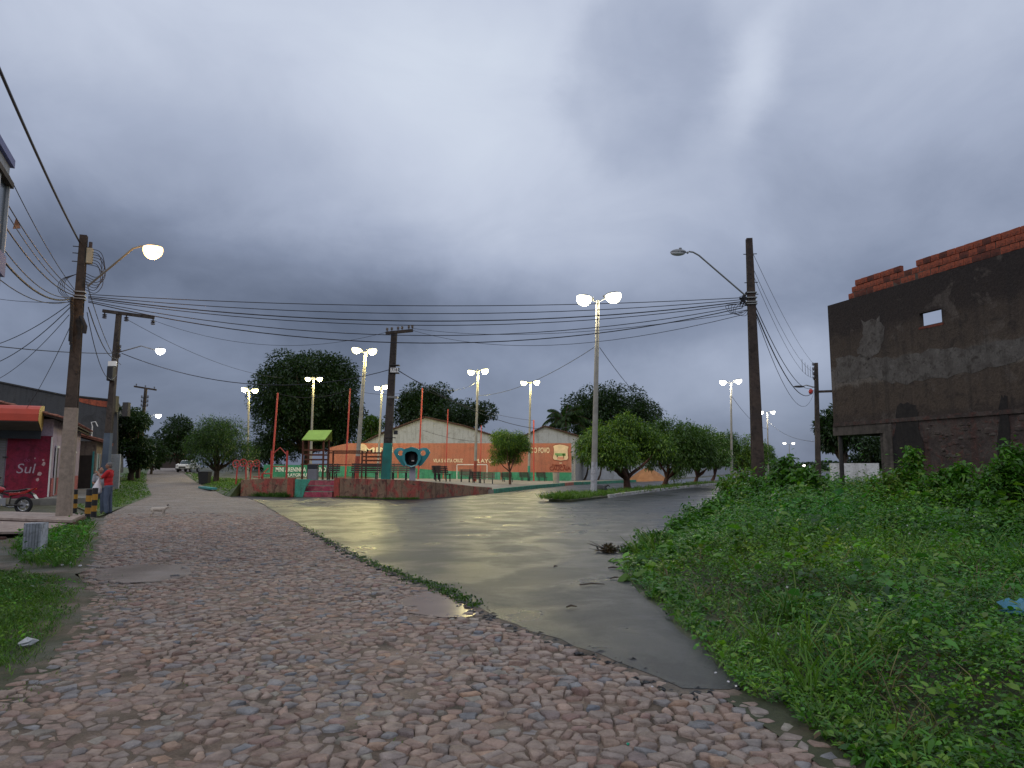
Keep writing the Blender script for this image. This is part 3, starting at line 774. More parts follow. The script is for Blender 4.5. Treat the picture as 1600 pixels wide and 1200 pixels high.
wall_run(MB(), [(a - ww.location.x, b - 94) for a, b in pts], [2.9, 2.9, 2.8, 2.8, 2.8], [-0.1] * 5, 0.2).build('wall_body', M_WHITEW, ww)

# sand heap
M_SAND = soil_mat('orange_sand', [(0.3, (0.30, 0.13, 0.05)), (0.7, (0.42, 0.20, 0.085))], 2.0, fine=30, bump=0.4, wet=(0.9, 0.95))
c = A(1012, 752, 84); n_ = 22; vs = []; T = []
for j in range(9):
    for i in range(n_):
        a = 2 * math.pi * i / n_; rr = 1 - j / 8.0
        bump_ = 1 + 0.13 * math.sin(3 * a + 1) + 0.08 * math.sin(7 * a)
        vs.append((2.4 * rr * bump_ * math.cos(a), 1.8 * rr * bump_ * math.sin(a), 1.55 * (1 - rr ** 1.3) * (1 + 0.06 * math.sin(5 * a)) - 0.05))
for j in range(8):
    for i in range(n_):
        i2 = (i + 1) % n_; a, b, d, e = j * n_ + i, j * n_ + i2, (j + 1) * n_ + i2, (j + 1) * n_ + i
        T += [(a, b, d), (a, d, e)]
sh_ = np_mesh('sand_heap', np.array(vs), np.array(T), M_SAND, smooth=True); sh_.location = (c.x, 84, 0)
tag(sh_, 'orange heap of building sand in front of the white wall', 'sand heap')

# median between the two carriageways -----------------------------------------
MED_R = [(2.6, 32.6), (4.9, 37.2), (8.1, 44.4), (12.7, 54.0), (19.2, 66.5), (34, 97), (60, 150)]
MED_L = [(1.7, 33.4), (3.4, 39.2), (6.3, 46.0), (10.6, 55.5), (16.6, 68.0), (30.8, 98), (56, 151)]
tag(sheet('median_strip', MED_R + MED_L[::-1], 0.13, 1.0, M_BANK, skirt=0.15), kind='structure')
mk = empty('median_kerb', (4.9, 37.2, 0), 0, 'white painted kerb along the tree lined median', 'kerb')
M_WKERB = plaster('white_kerb', (0.55, 0.53, 0.5), (0.42, 0.38, 0.33), (0.22, 0.2, 0.17), 2, 4)
for a, b in zip(MED_R[1:5], MED_R[2:6]):
    a, b = Vector(a), Vector(b); L = (b - a).length; n = max(1, round(L / 1.1)); d = (b - a) / n
    for k in range(n):
        p0 = a + d * k; p1 = a + d * (k + 1) - d.normalized() * 0.03; j_ = random.uniform(-0.025, 0.025)
        MB().bar((p0.x - 4.9 + 0.06 + j_, p0.y - 37.2, 0.10), (p1.x - 4.9 + 0.06, p1.y - 37.2, 0.10 + j_ * 0.6), 0.14, 0.22).build('kerb_stone', M_WKERB, mk, bevel=0.015)
# ------------------------------------------------------------------ lamp posts, poles
M_GALV = mat('galvanised_steel', (0.30, 0.30, 0.29), 0.45, 0.15, 5, 0.05, metal=0.6)
M_CONC = mat('lamp_post_concrete', (0.32, 0.30, 0.26), 0.85, 0.2, 3, 0.2, 30)
M_DPOLE = plaster('dark_pole_concrete', (0.055, 0.043, 0.036), (0.085, 0.065, 0.052), (0.03, 0.024, 0.02), 1.0, 3.0)
M_DPOLE2 = plaster('brown_pole_concrete', (0.085, 0.060, 0.048), (0.06, 0.045, 0.04), (0.04, 0.03, 0.026), 0.7, 3.0)
M_LIGHTP = plaster('pale_pole_concrete', (0.30, 0.245, 0.20), (0.36, 0.30, 0.25), (0.24, 0.2, 0.16), 0.7, 2.0, hi=0.7)
M_BLACK = mat('black_rubber', (0.018, 0.018, 0.02), 0.6, 0.2, 5, 0.05)
M_CABLE = mat('cable_black', (0.02, 0.02, 0.025), 0.55, 0.1, 5, 0)
M_IRON = mat('dark_iron', (0.04, 0.036, 0.034), 0.6, 0.25, 6, 0.1)
M_TEAL = mat('teal_pole_paint', (0.015, 0.20, 0.17), 0.55, 0.25, 2.5, 0.15, dirt=(0.02, 0.12, 0.10))
M_WPAINT = plaster('white_pole_paint', (0.55, 0.54, 0.56), (0.46, 0.45, 0.47), (0.34, 0.32, 0.32), 1.0, 3.0)
M_CERAM = mat('brown_ceramic', (0.05, 0.035, 0.03), 0.3, 0.1, 5, 0)
M_HEAD = mat('lamp_housing', (0.22, 0.22, 0.22), 0.4, 0.1, 5, 0, metal=0.5)
def lens_mat(name, col, strength):
    if name in MATS: return MATS[name]
    m, nt, b = sh(name); b.inputs['Base Color'].default_value = (0.8, 0.8, 0.8, 1)
    b.inputs['Emission Color'].default_value = (*col, 1); b.inputs['Emission Strength'].default_value = strength; b.inputs['Roughness'].default_value = 0.3
    MATS[name] = m; return m
L_YEL = lens_mat('lamp_lens_yellow', (1.0, 0.88, 0.40), 8.0)
L_WARM = lens_mat('lamp_lens_warm_white', (1.0, 0.92, 0.62), 9.0)
L_WHT = lens_mat('lamp_lens_white', (1.0, 0.95, 0.82), 5.0)
L_SOD = lens_mat('lamp_lens_sodium', (1.0, 0.58, 0.16), 5.0)
L_COOL = lens_mat('lamp_lens_cool', (0.95, 0.97, 1.0), 4.0)
L_OFF = mat('lamp_lens_unlit', (0.75, 0.76, 0.78), 0.15, 0.05, 5, 0, spec=0.6)
LPOW = {'lamp_lens_yellow': (1.0, 0.86, 0.34, 560), 'lamp_lens_warm_white': (1.0, 0.92, 0.66, 330), 'lamp_lens_white': (1.0, 0.94, 0.78, 420), 'lamp_lens_sodium': (1.0, 0.55, 0.18, 110), 'lamp_lens_cool': (0.95, 0.97, 1.0, 130)}
def lamp_head(parent, c, d, mlens, s=1.0, droop=0.12):
    """luminaire at c pointing along d (unit, horizontal)"""
    c = Vector(c); d = Vector(d).normalized(); z = Vector((0, 0, 1)); d2 = (d - z * droop * -1).normalized(); sx = d2.cross(z).normalized(); u = sx.cross(d2)
    M = Matrix((d2, -sx, u)).transposed()
    hd = MB().ell(c, (0.30 * s, 0.19 * s, 0.13 * s), 14, 6, M, z0=0.1).build('lamp_head', M_HEAD, parent, True)
    if mlens is L_OFF: MB().ell(c + d2 * 0.02 * s, (0.27 * s, 0.16 * s, 0.11 * s), 14, 6, M, z1=0.05).build('lens', mlens, hd, True)
    else: MB().ell(c - u * 0.05 * s + d2 * 0.03 * s, (0.29 * s, 0.26 * s, 0.28 * s), 14, 8, M, z1=0.25).build('lens', mlens, hd, True)  # lit lens swollen to a globe, its extra size standing in for glare
    MB().tube([c - d2 * 0.36 * s, c - d2 * 0.30 * s + u * 0.02 * s], 0.045 * s, 8).build('spigot', M_GALV, hd)
    if mlens.name in LPOW and parent.location.y < 150:          # the light this lamp gives
        r_, g_, b_, p_ = LPOW[mlens.name]; ld = bpy.data.lights.new('lamp_light', 'POINT'); ld.energy = p_; ld.color = (r_, g_, b_); ld.shadow_soft_size = 0.2
        lo_ = bpy.data.objects.new('lamp_light', ld); COL.objects.link(lo_); lo_.parent = parent; lo_.location = c - u * (0.27 * s + 0.22)
    return hd
LAMPS = [  # top px,py, depth, base px, heads (px,py)x2, lens, lower paint, paint height, label
    (934, 474, 38, 927, (914, 465), (957, 461), L_WARM, M_WPAINT, 1.75, 'tall double lamp post with white painted foot at the tip of the median', 1.25),
    (571, 553, 50, 557, (558, 545), (581, 547), L_YEL, M_PARE, 1.6, 'double lamp post with red painted foot beside the wooden bridge', 1.15),
    (490, 592, 68, 485, (482, 591), (499, 591), L_YEL, None, 0, 'double lamp post seen through the green roofed tower', 1.0),
    (597, 606, 75, 590, (590, 605), (602, 603), L_YEL, None, 0, 'double lamp post just left of the teal footed power pole', 1.05),
    (747, 581, 62, 742, (737, 580), (757, 578), L_YEL, M_PARE, 1.8, 'double lamp post with red foot in front of the white gable', 1.15),
    (829, 599, 72, 826, (819, 597), (838, 596), L_YEL, M_TEALP, 1.6, 'double lamp post with green foot beside the small plaza tree', 1.15),
    (389, 611, 76, 387, (383, 607), (398, 609), L_YEL, None, 0, 'double lamp post lighting the edge of the mango tree', 1.25),
    (1142, 600, 73, 1143, (1130, 596), (1153, 594), L_WHT, None, 0, 'double lamp post above the median trees, nearest of the far row', 1.25),
    (1199, 645, 110, 1200, (1190, 643), (1207, 643), L_WHT, None, 0, 'double lamp post just right of the brown roadside pole', 1.25),
    (1233, 695, 190, 1234, (1226, 692), (1239, 692), L_WHT, None, 0, 'distant double lamp post low over the roadside bushes', 1.5),
]
for px, py, Y, bpx, ha, hb, ml, pm, ph, label, hs in LAMPS:
    top = A(px, py, Y); x0 = A(bpx, 730, Y).x
    zb = 0.13 if px > 900 else float(zplaza(x0, Y)) - 0.02
    o = empty('lamp_post', (x0, Y, zb), 0, label, 'lamp post', 'double street lamps')
    t = top - o.location; r0 = 0.17 if Y < 60 else 0.14
    f = (ph / t.z) if pm else 0.0
    MB().tube([t * f, t * 0.5, t], [r0 * (1 - 0.45 * f), r0 * 0.78, r0 * 0.55], 12).build('shaft', M_CONC, o, True)
    if pm: MB().tube([(0, 0, 0), t * f], [r0 * 1.03, r0 * 1.03 - r0 * 0.45 * f], 12).build('painted_foot', pm, o, True)
    a, b = A(*ha, Y) - o.location, A(*hb, Y) - o.location; mid = Vector((t.x, 0, t.z + 0.05))
    MB().tube([mid + Vector((0, 0, -0.25)), mid + Vector((0, 0, 0.12))], 0.09, 10).build('cap', M_GALV, o)
    for q in (a, b):
        d = Vector((1 if q.x > t.x else -1, 0, 0))
        MB().tube([mid, mid + (q - mid) * 0.5 + Vector((0, 0, 0.02)), q - d * 0.33 * hs], 0.035, 8).build('arm', M_GALV, o, True)
        lamp_head(o, q, d + Vector((0, -0.25, 0)), ml, hs * (1.15 if px == 934 else 0.95))

def dt_pole(mb, z0, z1, w0, w1, d0, d1):
    """double-T concrete pole: two flanges and a thinner web"""
    def ring(z, w, d):
        a, b = w / 2, d / 2; t = d * 0.22; q = w * 0.26
        return [(-a, -b, z), (a, -b, z), (a, -b + t, z), (q, -b + t * 1.5, z), (q, b - t * 1.5, z), (a, b - t, z), (a, b, z), (-a, b, z), (-a, b - t, z), (-q, b - t * 1.5, z), (-q, -b + t * 1.5, z), (-a, -b + t, z)]
    r0, r1 = ring(z0, w0, d0), ring(z1, w1, d1); n = 12
    return mb.add(r0 + r1, [tuple(range(n - 1, -1, -1)), tuple(range(n, 2 * n))] + [(k, (k + 1) % n, n + (k + 1) % n, n + k) for k in range(n)])
def insulator(parent, p, s=1.0, hang=False):
    p = Vector(p); sg = -1 if hang else 1
    mb = MB().tube([p, p + Vector((0, 0, 0.10 * s * sg))], 0.02 * s, 6)
    for k in range(3): mb.tube([p + Vector((0, 0, (0.06 + 0.05 * k) * s * sg)), p + Vector((0, 0, (0.085 + 0.05 * k) * s * sg))], [0.075 * s, 0.05 * s], 8)
    return mb.build('insulator', M_CERAM, parent, True)
def smooth_pts(pts, m=5):
    pts = [Vector(p) for p in pts]; e = [pts[0] * 2 - pts[1]] + pts + [pts[-1] * 2 - pts[-2]]; out = []
    for i in range(1, len(e) - 2):
        for k in range(m):
            t = k / m; out.append(0.5 * (2 * e[i] + (e[i + 1] - e[i - 1]) * t + (2 * e[i - 1] - 5 * e[i] + 4 * e[i + 1] - e[i + 2]) * t * t + (3 * e[i] - e[i - 1] - 3 * e[i + 1] + e[i + 2]) * t ** 3))
    return out + [pts[-1]]
def loops(parent, pts, r=0.012, name='slack_wire'):
    pts = smooth_pts(pts)
    return MB().tube(pts, r, 5).build(name, M_CABLE, parent, True)

# left pole ---------------------------------------------------------
Y = 20.5
pb = A(100, 806, Y); top = A(129, 368, Y)
pl = empty('utility_pole', (pb.x, Y, 0.24), R(20), 'dark concrete power pole with pale lower half and glowing lamp, beside the striped bollards', 'utility pole')
hL = top.z - 0.24; hp = 3.05
fr = hp / hL; w0, w1 = 0.36, 0.19
wm = w0 + (w1 - w0) * fr
MB().box((0, 0, 0), (0.02, 0.02, 0.02))
mb = MB(); n4_ = [(-1, -1), (1, -1), (1, 1), (-1, 1)]
mb.add([(a * 0.185, b * 0.15, -0.05) for a, b in n4_] + [(a * (wm / 2 + 0.008), b * (wm * 0.4 + 0.008), hp) for a, b in n4_], [(3, 2, 1, 0), (4, 5, 6, 7), (0, 1, 5, 4), (1, 2, 6, 5), (2, 3, 7, 6), (3, 0, 4, 7)])
mb.build('painted_foot', M_LIGHTP, pl, bevel=0.012)
dt_pole(MB(), hp + 0.002, hL, wm, w1, wm * 0.85, w1 * 0.9).build('shaft', M_DPOLE, pl)
for z in (hL * 0.775, hL * 0.79, hL * 0.765): MB().box((0, 0, z), (0.30, 0.28, 0.03)).build('steel_band', M_GALV, pl)
jb = MB().box((0.20, -0.06, hL - 0.62), (0.16, 0.16, 0.46)).build('meter_box', mat('box_beige', (0.34, 0.31, 0.22), 0.6, 0.1, 5, 0.05), pl, bevel=0.015)
MB().tube([(0.20, -0.06, hL - 0.38), (0.20, -0.06, hL - 0.2)], 0.05, 8).build('insulator', M_CERAM, pl)
for k in range(7):
    a = random.uniform(0.25, 0.5); zz = hL - 0.95 - 0.08 * k
    loops(pl, [(0.14, -0.1, zz + 0.55), (0.2 + a * 0.7, -0.12, zz + 0.45), (0.2 + a, -0.12, zz), (0.22 + a * 0.5, -0.12, zz - 0.3), (0.12, -0.1, zz - 0.2)], 0.010)
for k in range(4):
    loops(pl, [(-0.1, -0.1, hL - 1.2), (-0.35 - 0.04 * k, -0.1, hL - 1.4), (-0.36 - 0.05 * k, -0.1, hL - 1.75), (-0.1, -0.1, hL - 2.0 - 0.05 * k)], 0.009)
MB().tube([(0.1, -0.16, hL - 2.45), (0.24, -0.2, hL - 2.75), (0.22, -0.2, hL - 2.95)], 0.06, 8).build('splice_case', M_BLACK, pl, True)
mb = MB()
for k in range(9): mb.tube([(-0.18 + 0.03 * (k % 3), -0.17, hL - 1.9 - 0.02 * k), (-0.14 + 0.03 * (k % 3), -0.2, hL - 2.5), (-0.15 + 0.03 * (k % 4), -0.17, hL - 3.2 - 0.1 * (k % 4))], 0.02, 5)
mb.build('cable_bundle', M_BLACK, pl, True)
for z in (hL - 0.35, hL - 0.55, hL - 0.8): MB().tube([(-0.26, 0, z), (0.16, 0, z)], 0.014, 6).build('bolt', M_IRON, pl)
# its lamp
W2L = Matrix.Rotation(-R(20), 3, 'Z')
def PL(px, py, Yd): return W2L @ (A(px, py, Yd) - Vector((pb.x, Y, 0.24)))
a0, a1, a2 = PL(137, 447, Y - 0.1), PL(208, 388, Y - 0.8), PL(222, 384, Y - 0.9)
MB().tube([a0, a1, a2], 0.03, 8).build('lamp_arm', M_GALV, pl, True)
lamp_head(pl, PL(238, 388, Y - 1.0), (a2 - a0).xyz * Vector((1, 1, 0)), L_SOD, 0.95, 0.0)

# right pole --------------------------------------------------------
Y = 22.0
top = A(1168, 373, Y); xb = A(1187, 800, Y).x
pr_ = empty('utility_pole', (xb, Y, 0), R(-8), 'brown concrete power pole with unlit lamp arm rising from the roadside bushes', 'utility pole')
hR = top.z
dt_pole(MB(), -0.1, hR, 0.38, 0.185, 0.30, 0.17).build('shaft', M_DPOLE2, pr_)
for k in range(16):
    z = hR - 0.22 - k * 0.135; wy = 0.085 + 0.008 * k * 0.135
    MB().tube([(0, -wy - 0.006, z), (0, -wy + 0.02, z)], 0.019, 8).build('dark_hole_plug', M_BLACK, pr_)  # dark plugs in the face stand in for the shade inside bolt holes
for z in (hR - 1.76, hR - 1.92, hR - 2.05, hR - 2.12): MB().box((0, 0, z), (0.31, 0.29, 0.028)).build('steel_band', M_GALV, pr_)
for z in (hR - 0.5, hR - 1.42, hR - 1.8): MB().tube([(-0.19, 0, z), (0.22, 0, z)], 0.014, 6).build('bolt', M_IRON, pr_)
mb = MB()
for k in range(14): mb.tube([(-0.14 - random.random() * 0.12, -0.12, hR - 1.7 - random.random() * 0.45), (-0.3 - random.random() * 0.1, -0.12, hR - 1.85 - random.random() * 0.4), (-0.16, -0.1, hR - 1.9 - random.random() * 0.3)], 0.016, 5)
mb.build('cable_bundle', M_BLACK, pr_, True)
for k in range(5):
    x = -0.42 - 0.09 * k
    loops(pr_, [(-0.15, -0.1, hR - 2.1), (x, -0.12, hR - 2.15), (x - 0.1 + 0.05 * k, -0.12, hR - 2.4), (x + 0.2, -0.12, hR - 2.5 + 0.03 * k), (-0.12, -0.1, hR - 2.3)], 0.008)
W2R = Matrix.Rotation(R(8), 3, 'Z')
def PR(px, py, Yd): return W2R @ (A(px, py, Yd) - Vector((xb, Y, 0)))
a0, a1, a2, a3 = PR(1164, 461, Y - 0.1), PR(1092, 399, Y - 0.3), PR(1083, 394, Y - 0.35), PR(1076, 393, Y - 0.35)
MB().tube([a0, a1, a2, a3], 0.027, 8).build('lamp_arm', M_GALV, pr_, True)
lamp_head(pr_, PR(1060, 395, Y - 0.4), Vector((-1, -0.1, 0)), L_OFF, 0.86, 0.02)
MB().tube([PR(1063, 391, Y - 0.4), PR(1063, 387.5, Y - 0.4)], 0.045, 8).build('photocell', M_HEAD, pr_)

# pole with crossarm on the left pavement ---------------------------
def t_pole(px_top, py_top, px_base, Y, zb, arm_l, arm_r, label, foot=None, ins_up=True, armtilt=0.0, w=0.26, lamp=None, hang=(), ups=()):
    top = A(px_top, py_top, Y); x0 = A(px_base, 745, Y).x
    o = empty('utility_pole', (x0, Y, zb), 0, label, 'utility pole')
    t = top - o.location
    def along(z): return t * (z / t.z)
    ring = lambda z, w_: [(along(z).x + a * w_ / 2, b * w_ * 0.42, z) for a, b in n4_]
    zf = foot[1] if foot else 0.0
    MB().add(ring(zf, w * (1 - 0.35 * zf / t.z)) + ring(t.z, w * 0.65), [(3, 2, 1, 0), (4, 5, 6, 7), (0, 1, 5, 4), (1, 2, 6, 5), (2, 3, 7, 6), (3, 0, 4, 7)]).build('shaft', M_DPOLE, o, bevel=0.015)
    if foot: MB().add(ring(-0.05, w * 1.04) + ring(zf - 0.002, w * (1.04 - 0.35 * zf / t.z)), [(3, 2, 1, 0), (4, 5, 6, 7), (0, 1, 5, 4), (1, 2, 6, 5), (2, 3, 7, 6), (3, 0, 4, 7)]).build('painted_foot', foot[0], o, bevel=0.015)
    al, ar = A(*arm_l, Y) - o.location, A(*arm_r, Y) - o.location
    al.y = -armtilt; ar.y = armtilt
    MB().bar(al, ar, 0.14, 0.16).build('crossarm', M_DPOLE, o, bevel=0.01)
    for f in ups: insulator(o, al.lerp(ar, f) + Vector((0, 0, 0.08)), 1.1)
    for f in hang: insulator(o, al.lerp(ar, f) - Vector((0, 0, 0.08)), 1.6, True)
    return o, t
o2, t2 = t_pole(186, 489, 163, 36, 0.0, (164, 487), (238, 495), 'dark pole with wide crossarm behind the man in red', (mat('bluish_pole_paint', (0.10, 0.13, 0.17), 0.7, 0.3, 2, 0.1), 3.3), hang=(0.04, 0.46, 0.98), w=0.34, armtilt=0.2)
for z in (t2.z - 1.9, t2.z - 2.1, t2.z - 2.35): insulator(o2, (t2.x + 0.2, -0.1, z), 1.2)
MB().box((t2.x * 0.72, -0.2, t2.z * 0.72), (0.42, 0.05, 0.25)).build('number_plate', M_WMETAL, o2)
MB().box((t2.x * 0.66, -0.24, t2.z * 0.665), (0.3, 0.3, 0.75)).build('junction_case', M_BLACK, o2, bevel=0.05)
d_ = A(196, 640, 36) - o2.location
MB().box((d_.x + 0.1, -0.1, d_.z), (0.28, 0.25, 0.7)).build('meter_box', M_IRON, o2)
b_ = A(187, 550, 36) - o2.location; e_ = A(243, 547, 35.0) - o2.location
MB().tube([b_, b_.lerp(e_, 0.6) + Vector((0, 0, 0.25)), e_], 0.03, 6).build('lamp_arm', M_GALV, o2, True)
lamp_head(o2, A(250, 546, 35.0) - o2.location, (1, -0.1, 0), L_COOL, 0.8, 0.0)
o3, t3 = t_pole(228, 606, 215, 70, float(rise(-36, 70)), (211, 604), (243, 609), 'far crossarm pole beyond the dark roadside tree', ups=(0.1, 0.5, 0.9), w=0.36, armtilt=0.2)
for z in (t3.z - 1.0, t3.z - 1.4, t3.z - 1.8):
    for s_ in (-0.3, 0.3): insulator(o3, (t3.x + s_, -0.1, z), 1.3)
    MB().box((t3.x, -0.1, z), (0.7, 0.1, 0.08)).build('bracket', M_IRON, o3)
e_ = A(247, 648, 70) - o3.location
MB().tube([(t3.x * 0.8, 0, e_.z - 0.6), e_ - Vector((0.4, 0, 0))], 0.03, 6).build('lamp_arm', M_GALV, o3)
lamp_head(o3, e_, (1, 0, 0), L_COOL, 1.0, 0.0)
# power pole in the plaza
o4, t4 = t_pole(616, 521, 603, 37.6, 0.85, (604, 522), (644, 515), 'black power pole with teal painted foot beside the payphone', (M_TEAL, 2.0), ups=(0.05, 0.22, 0.45, 0.6, 0.85, 0.98), w=0.46, armtilt=0.25)
pz = A(617, 579, 37.6) - o4.location
pn = MB().box((pz.x, -0.20, pz.z), (0.40, 0.03, 0.24)).build('number_plate', M_WMETAL, o4)
cu = bpy.data.curves.new('plate_number', 'FONT'); cu.body = '7/4'; cu.size = 0.26; cu.align_x = cu.align_y = 'CENTER'; cu.extrude = 0.003
tn = text_mesh(cu, 'plate_number', M_BLACK); tn.rotation_euler = (math.pi / 2, 0, 0); tn.location = (pz.x, -0.22, pz.z); tn.parent = pn
for zz in (576, 583, 571, 620, 622, 684): 
    q = A(617 - (zz - 571) * 0.06, zz, 37.6) - o4.location; MB().box((q.x, 0, q.z), (0.5, 0.42, 0.035)).build('steel_band', M_GALV if zz in (620, 622) else M_IRON, o4)
q = A(613, 676, 37.6) - o4.location
MB().box((q.x + 0.2, -0.15, q.z), (0.2, 0.16, 0.2)).build('switch_box', M_BLACK, o4)
# far right poles
o5, t5 = t_pole(1275, 567, 1278, 50, 0.0, (1277, 612), (1306, 611), 'grey pole with red ringed lamp past the unfinished house', hang=(0.9,), w=0.34)
for k in range(4): insulator(o5, (t5.x - 0.25, -0.1, t5.z - 0.25 - 0.33 * k), 1.3)
q = A(1253, 604, 50) - o5.location
MB().tube([(t5.x, 0, q.z - 0.1), q + Vector((0.3, 0, 0.1)), q], 0.04, 6).build('lamp_arm', M_GALV, o5)
MB().ell(q - Vector((0.2, 0, 0)), (0.4, 0.16, 0.08), 10, 5).build('lamp_head', M_IRON, o5, True)
q = A(1267, 612, 50) - o5.location
MB().ell(q, (0.16, 0.16, 0.2), 10, 6).build('signal_housing', mat('red_housing', (0.45, 0.03, 0.025), 0.4, 0.1, 5, 0), o5, True)
lp = empty('lamp_post', (A(1258, 740, 240).x, 240, 0), 0, 'tiny single lamp post at the far end of the street', 'lamp post')
tt = A(1253, 727, 240) - lp.location
MB().tube([(0, 0, 0), (0, 0, tt.z), tt], 0.12, 6).build('shaft', M_CONC, lp)
lamp_head(lp, tt + Vector((0.6, 0, 0.1)), (1, 0, 0), L_WHT, 1.6)

# ------------------------------------------------------------------ wires
def cable(a, b, sag, r, label, grp=None, n=14, name='power_cable', wob=0.0):
    a, b = Vector(a), Vector(b); c = (a + b) / 2
    pts = [a.lerp(b, k / n) - Vector((0, 0, sag * 4 * (k / n) * (1 - k / n))) - c + Vector((0, 0, wob * math.sin(k * 2.1))) for k in range(n + 1)]
    o = MB().tube(pts, r, 5).build(name, M_CABLE, None, True); o.location = c
    return tag(o, label, 'cable', grp)
YL, YR = 20.4, 21.9
SP_ = 'cables spanning the junction between the two poles'
for k, (pa, pb_, sag, r, lb) in enumerate([
        ((138, 460), (1163, 465), 0.30, 0.012, 'topmost cable spanning the junction between the two near poles'),
        ((138, 463), (1162, 468), 0.48, 0.012, 'second cable from the top spanning the junction'),
        ((138, 465), (1162, 471), 0.66, 0.017, 'thick middle cable spanning the junction'),
        ((138, 467), (1161, 474), 0.74, 0.012, 'thin cable just under the thick one spanning the junction'),
        ((138, 470), (1160, 478), 0.98, 0.012, 'second lowest cable spanning the junction'),
        ((138, 472), (1160, 481), 1.16, 0.015, 'lowest sagging cable spanning the junction')]):
    cable(A(*pa, YL), A(*pb_, YR), sag, r, lb, n=24)
# from the left pole towards the camera, over the left
for (pa, pb_, Yb, sag, r, lb) in [
        ((124, 378), (-60, -30), 8.0, 0.12, 0.026, 'thick twisted cable running from the pole top to the upper left corner'),
        ((116, 452), (-30, 180), 11.0, 0.2, 0.009, 'highest thin wire from the left pole to the white house'),
        ((116, 455), (-30, 245), 11.0, 0.25, 0.011, 'second highest wire from the left pole to the white house'),
        ((115, 458), (-30, 262), 11.0, 0.3, 0.009, 'third wire from the left pole to the white house'),
        ((115, 461), (-20, 310), 11.5, 0.3, 0.014, 'darker wire from the left pole to the house window'),
        ((114, 464), (-20, 352), 12.0, 0.4, 0.011, 'wire from the left pole to just below the window'),
        ((113, 466), (-20, 375), 12.0, 0.4, 0.022, 'thick sagging service cable reaching the left pole'),
        ((113, 470), (-40, 400), 14.0, 0.4, 0.011, 'wire entering the left pole under the thick cable')]:
    cable(A(*pa, YL), A(*pb_, Yb), sag, r, lb)
for (pa, pb_, Yb, sag, r, lb) in [
        ((110, 472), (-30, 462), 30, 0.1, 0.010, 'level thin wire leaving the left pole sideways'),
        ((110, 474), (-30, 545), 24, 0.2, 0.012, 'wire falling gently from the left pole to the frame edge'),
        ((110, 480), (-30, 575), 26, 0.3, 0.013, 'wire falling steeply from the left pole to the frame edge'),
        ((108, 492), (-20, 600), 28, 0.3, 0.010, 'thin wire falling behind the orange awning'),
        ((112, 505), (40, 640), 32, 0.2, 0.010, 'near vertical drop wire left of the pole')]:
    cable(A(*pa, YL), A(*pb_, Yb), sag, r, lb)
cable(A(-40, 537, 24), A(184, 552, 35.8), 0.1, 0.018, 'dark wire crossing behind the left pole low down')
cable(A(190, 552, 35.8), A(611, 577, 37.4), 1.2, 0.020, 'long dark wire from the crossarm pole to the plaza pole', n=20)
cable(A(622, 578, 37.4), A(744, 597, 62), 0.9, 0.012, 'slack wire from the plaza pole to the red footed lamp post', n=20)
cable(A(622, 579, 37.4), A(905, 662, 80), 1.6, 0.022, 'dark wire descending from the plaza pole towards the palm', n=20)
cable(A(138, 480, YL), A(186, 560, 35.6), 0.5, 0.016, 'cable dropping from the left pole to the crossarm pole', n=16)
cable(A(136, 488, YL), A(183, 585, 35.6), 0.9, 0.012, 'slack cable hanging between the left pole and the crossarm pole', n=16)
cable(A(135, 440, YL), A(189, 570, 35.6), 0.4, 0.012, 'thin wire from high on the left pole down to the crossarm pole', n=16)
cable(A(238, 500, 36), A(604, 519, 37.6), 1.0, 0.010, 'thin wire from the crossarm tip to the plaza pole crossarm', n=18)
cable(A(200, 500, 36), A(440, 590, 60), 0.6, 0.012, 'thin wire falling from the crossarm towards the mango tree', n=18)
cable(A(644, 513, 37.6), A(1160, 488, YR), 0.5, 0.010, 'thin wire from the plaza pole crossarm to the brown pole', n=18)
cable(A(644, 516, 37.6), A(1160, 492, YR), 0.9, 0.010, 'lowest thin wire from the plaza pole to the brown pole', n=18)
cable(A(928, 543, 38), A(748, 618, 62), 0.6, 0.016, 'wire from the tall lamp post down to the plaza lamp row', n=14)
cable(A(937, 543, 38), A(1043, 660, 62), 0.5, 0.016, 'wire from the tall lamp post into the median trees', n=14)
cable(A(1144, 620, 73), A(1200, 670, 110), 0.8, 0.02, 'wire linking the first two far double lamps', n=12)
cable(A(1202, 660, 110), A(1272, 690, 60), 0.6, 0.02, 'wire from the second far lamp to the grey pole', n=12)
for (pa, pb_, sag, r, lb) in [
        ((1176, 395), (1277, 574), 0.5, 0.007, 'highest bare wire from the brown pole to the grey pole'),
        ((1177, 420), (1273, 582), 0.7, 0.007, 'second bare wire from the brown pole to the grey pole'),
        ((1177, 430), (1273, 590), 0.9, 0.007, 'third bare wire from the brown pole to the grey pole'),
        ((1180, 478), (1274, 602), 1.1, 0.014, 'dark cable sagging from the brown pole to the grey pole'),
        ((1181, 488), (1274, 606), 1.4, 0.020, 'thickest cable sagging from the brown pole to the grey pole'),
        ((1182, 495), (1273, 609), 1.9, 0.010, 'lowest slack cable from the brown pole to the grey pole')]:
    cable(A(*pa, YR), A(*pb_, 49.8), sag, r, lb, n=18)
for k in range(5):     # loose line spacers hanging from the bare wires
    f = 0.62 + 0.075 * k; a = A(1177, 420, YR).lerp(A(1273, 582, 49.8), f) - Vector((0, 0, 0.9 * 4 * f * (1 - f)))
    o = MB().tube([(0, 0, 0.35), (0, 0, -0.35)], 0.012, 5).build('wire_spacer', M_IRON); o.location = a
    tag(o, ('first', 'second', 'third', 'fourth', 'fifth')[k] + ' spacer rod on the bare wires counting towards the grey pole', 'wire spacer', 'spacer rods on the bare wires')
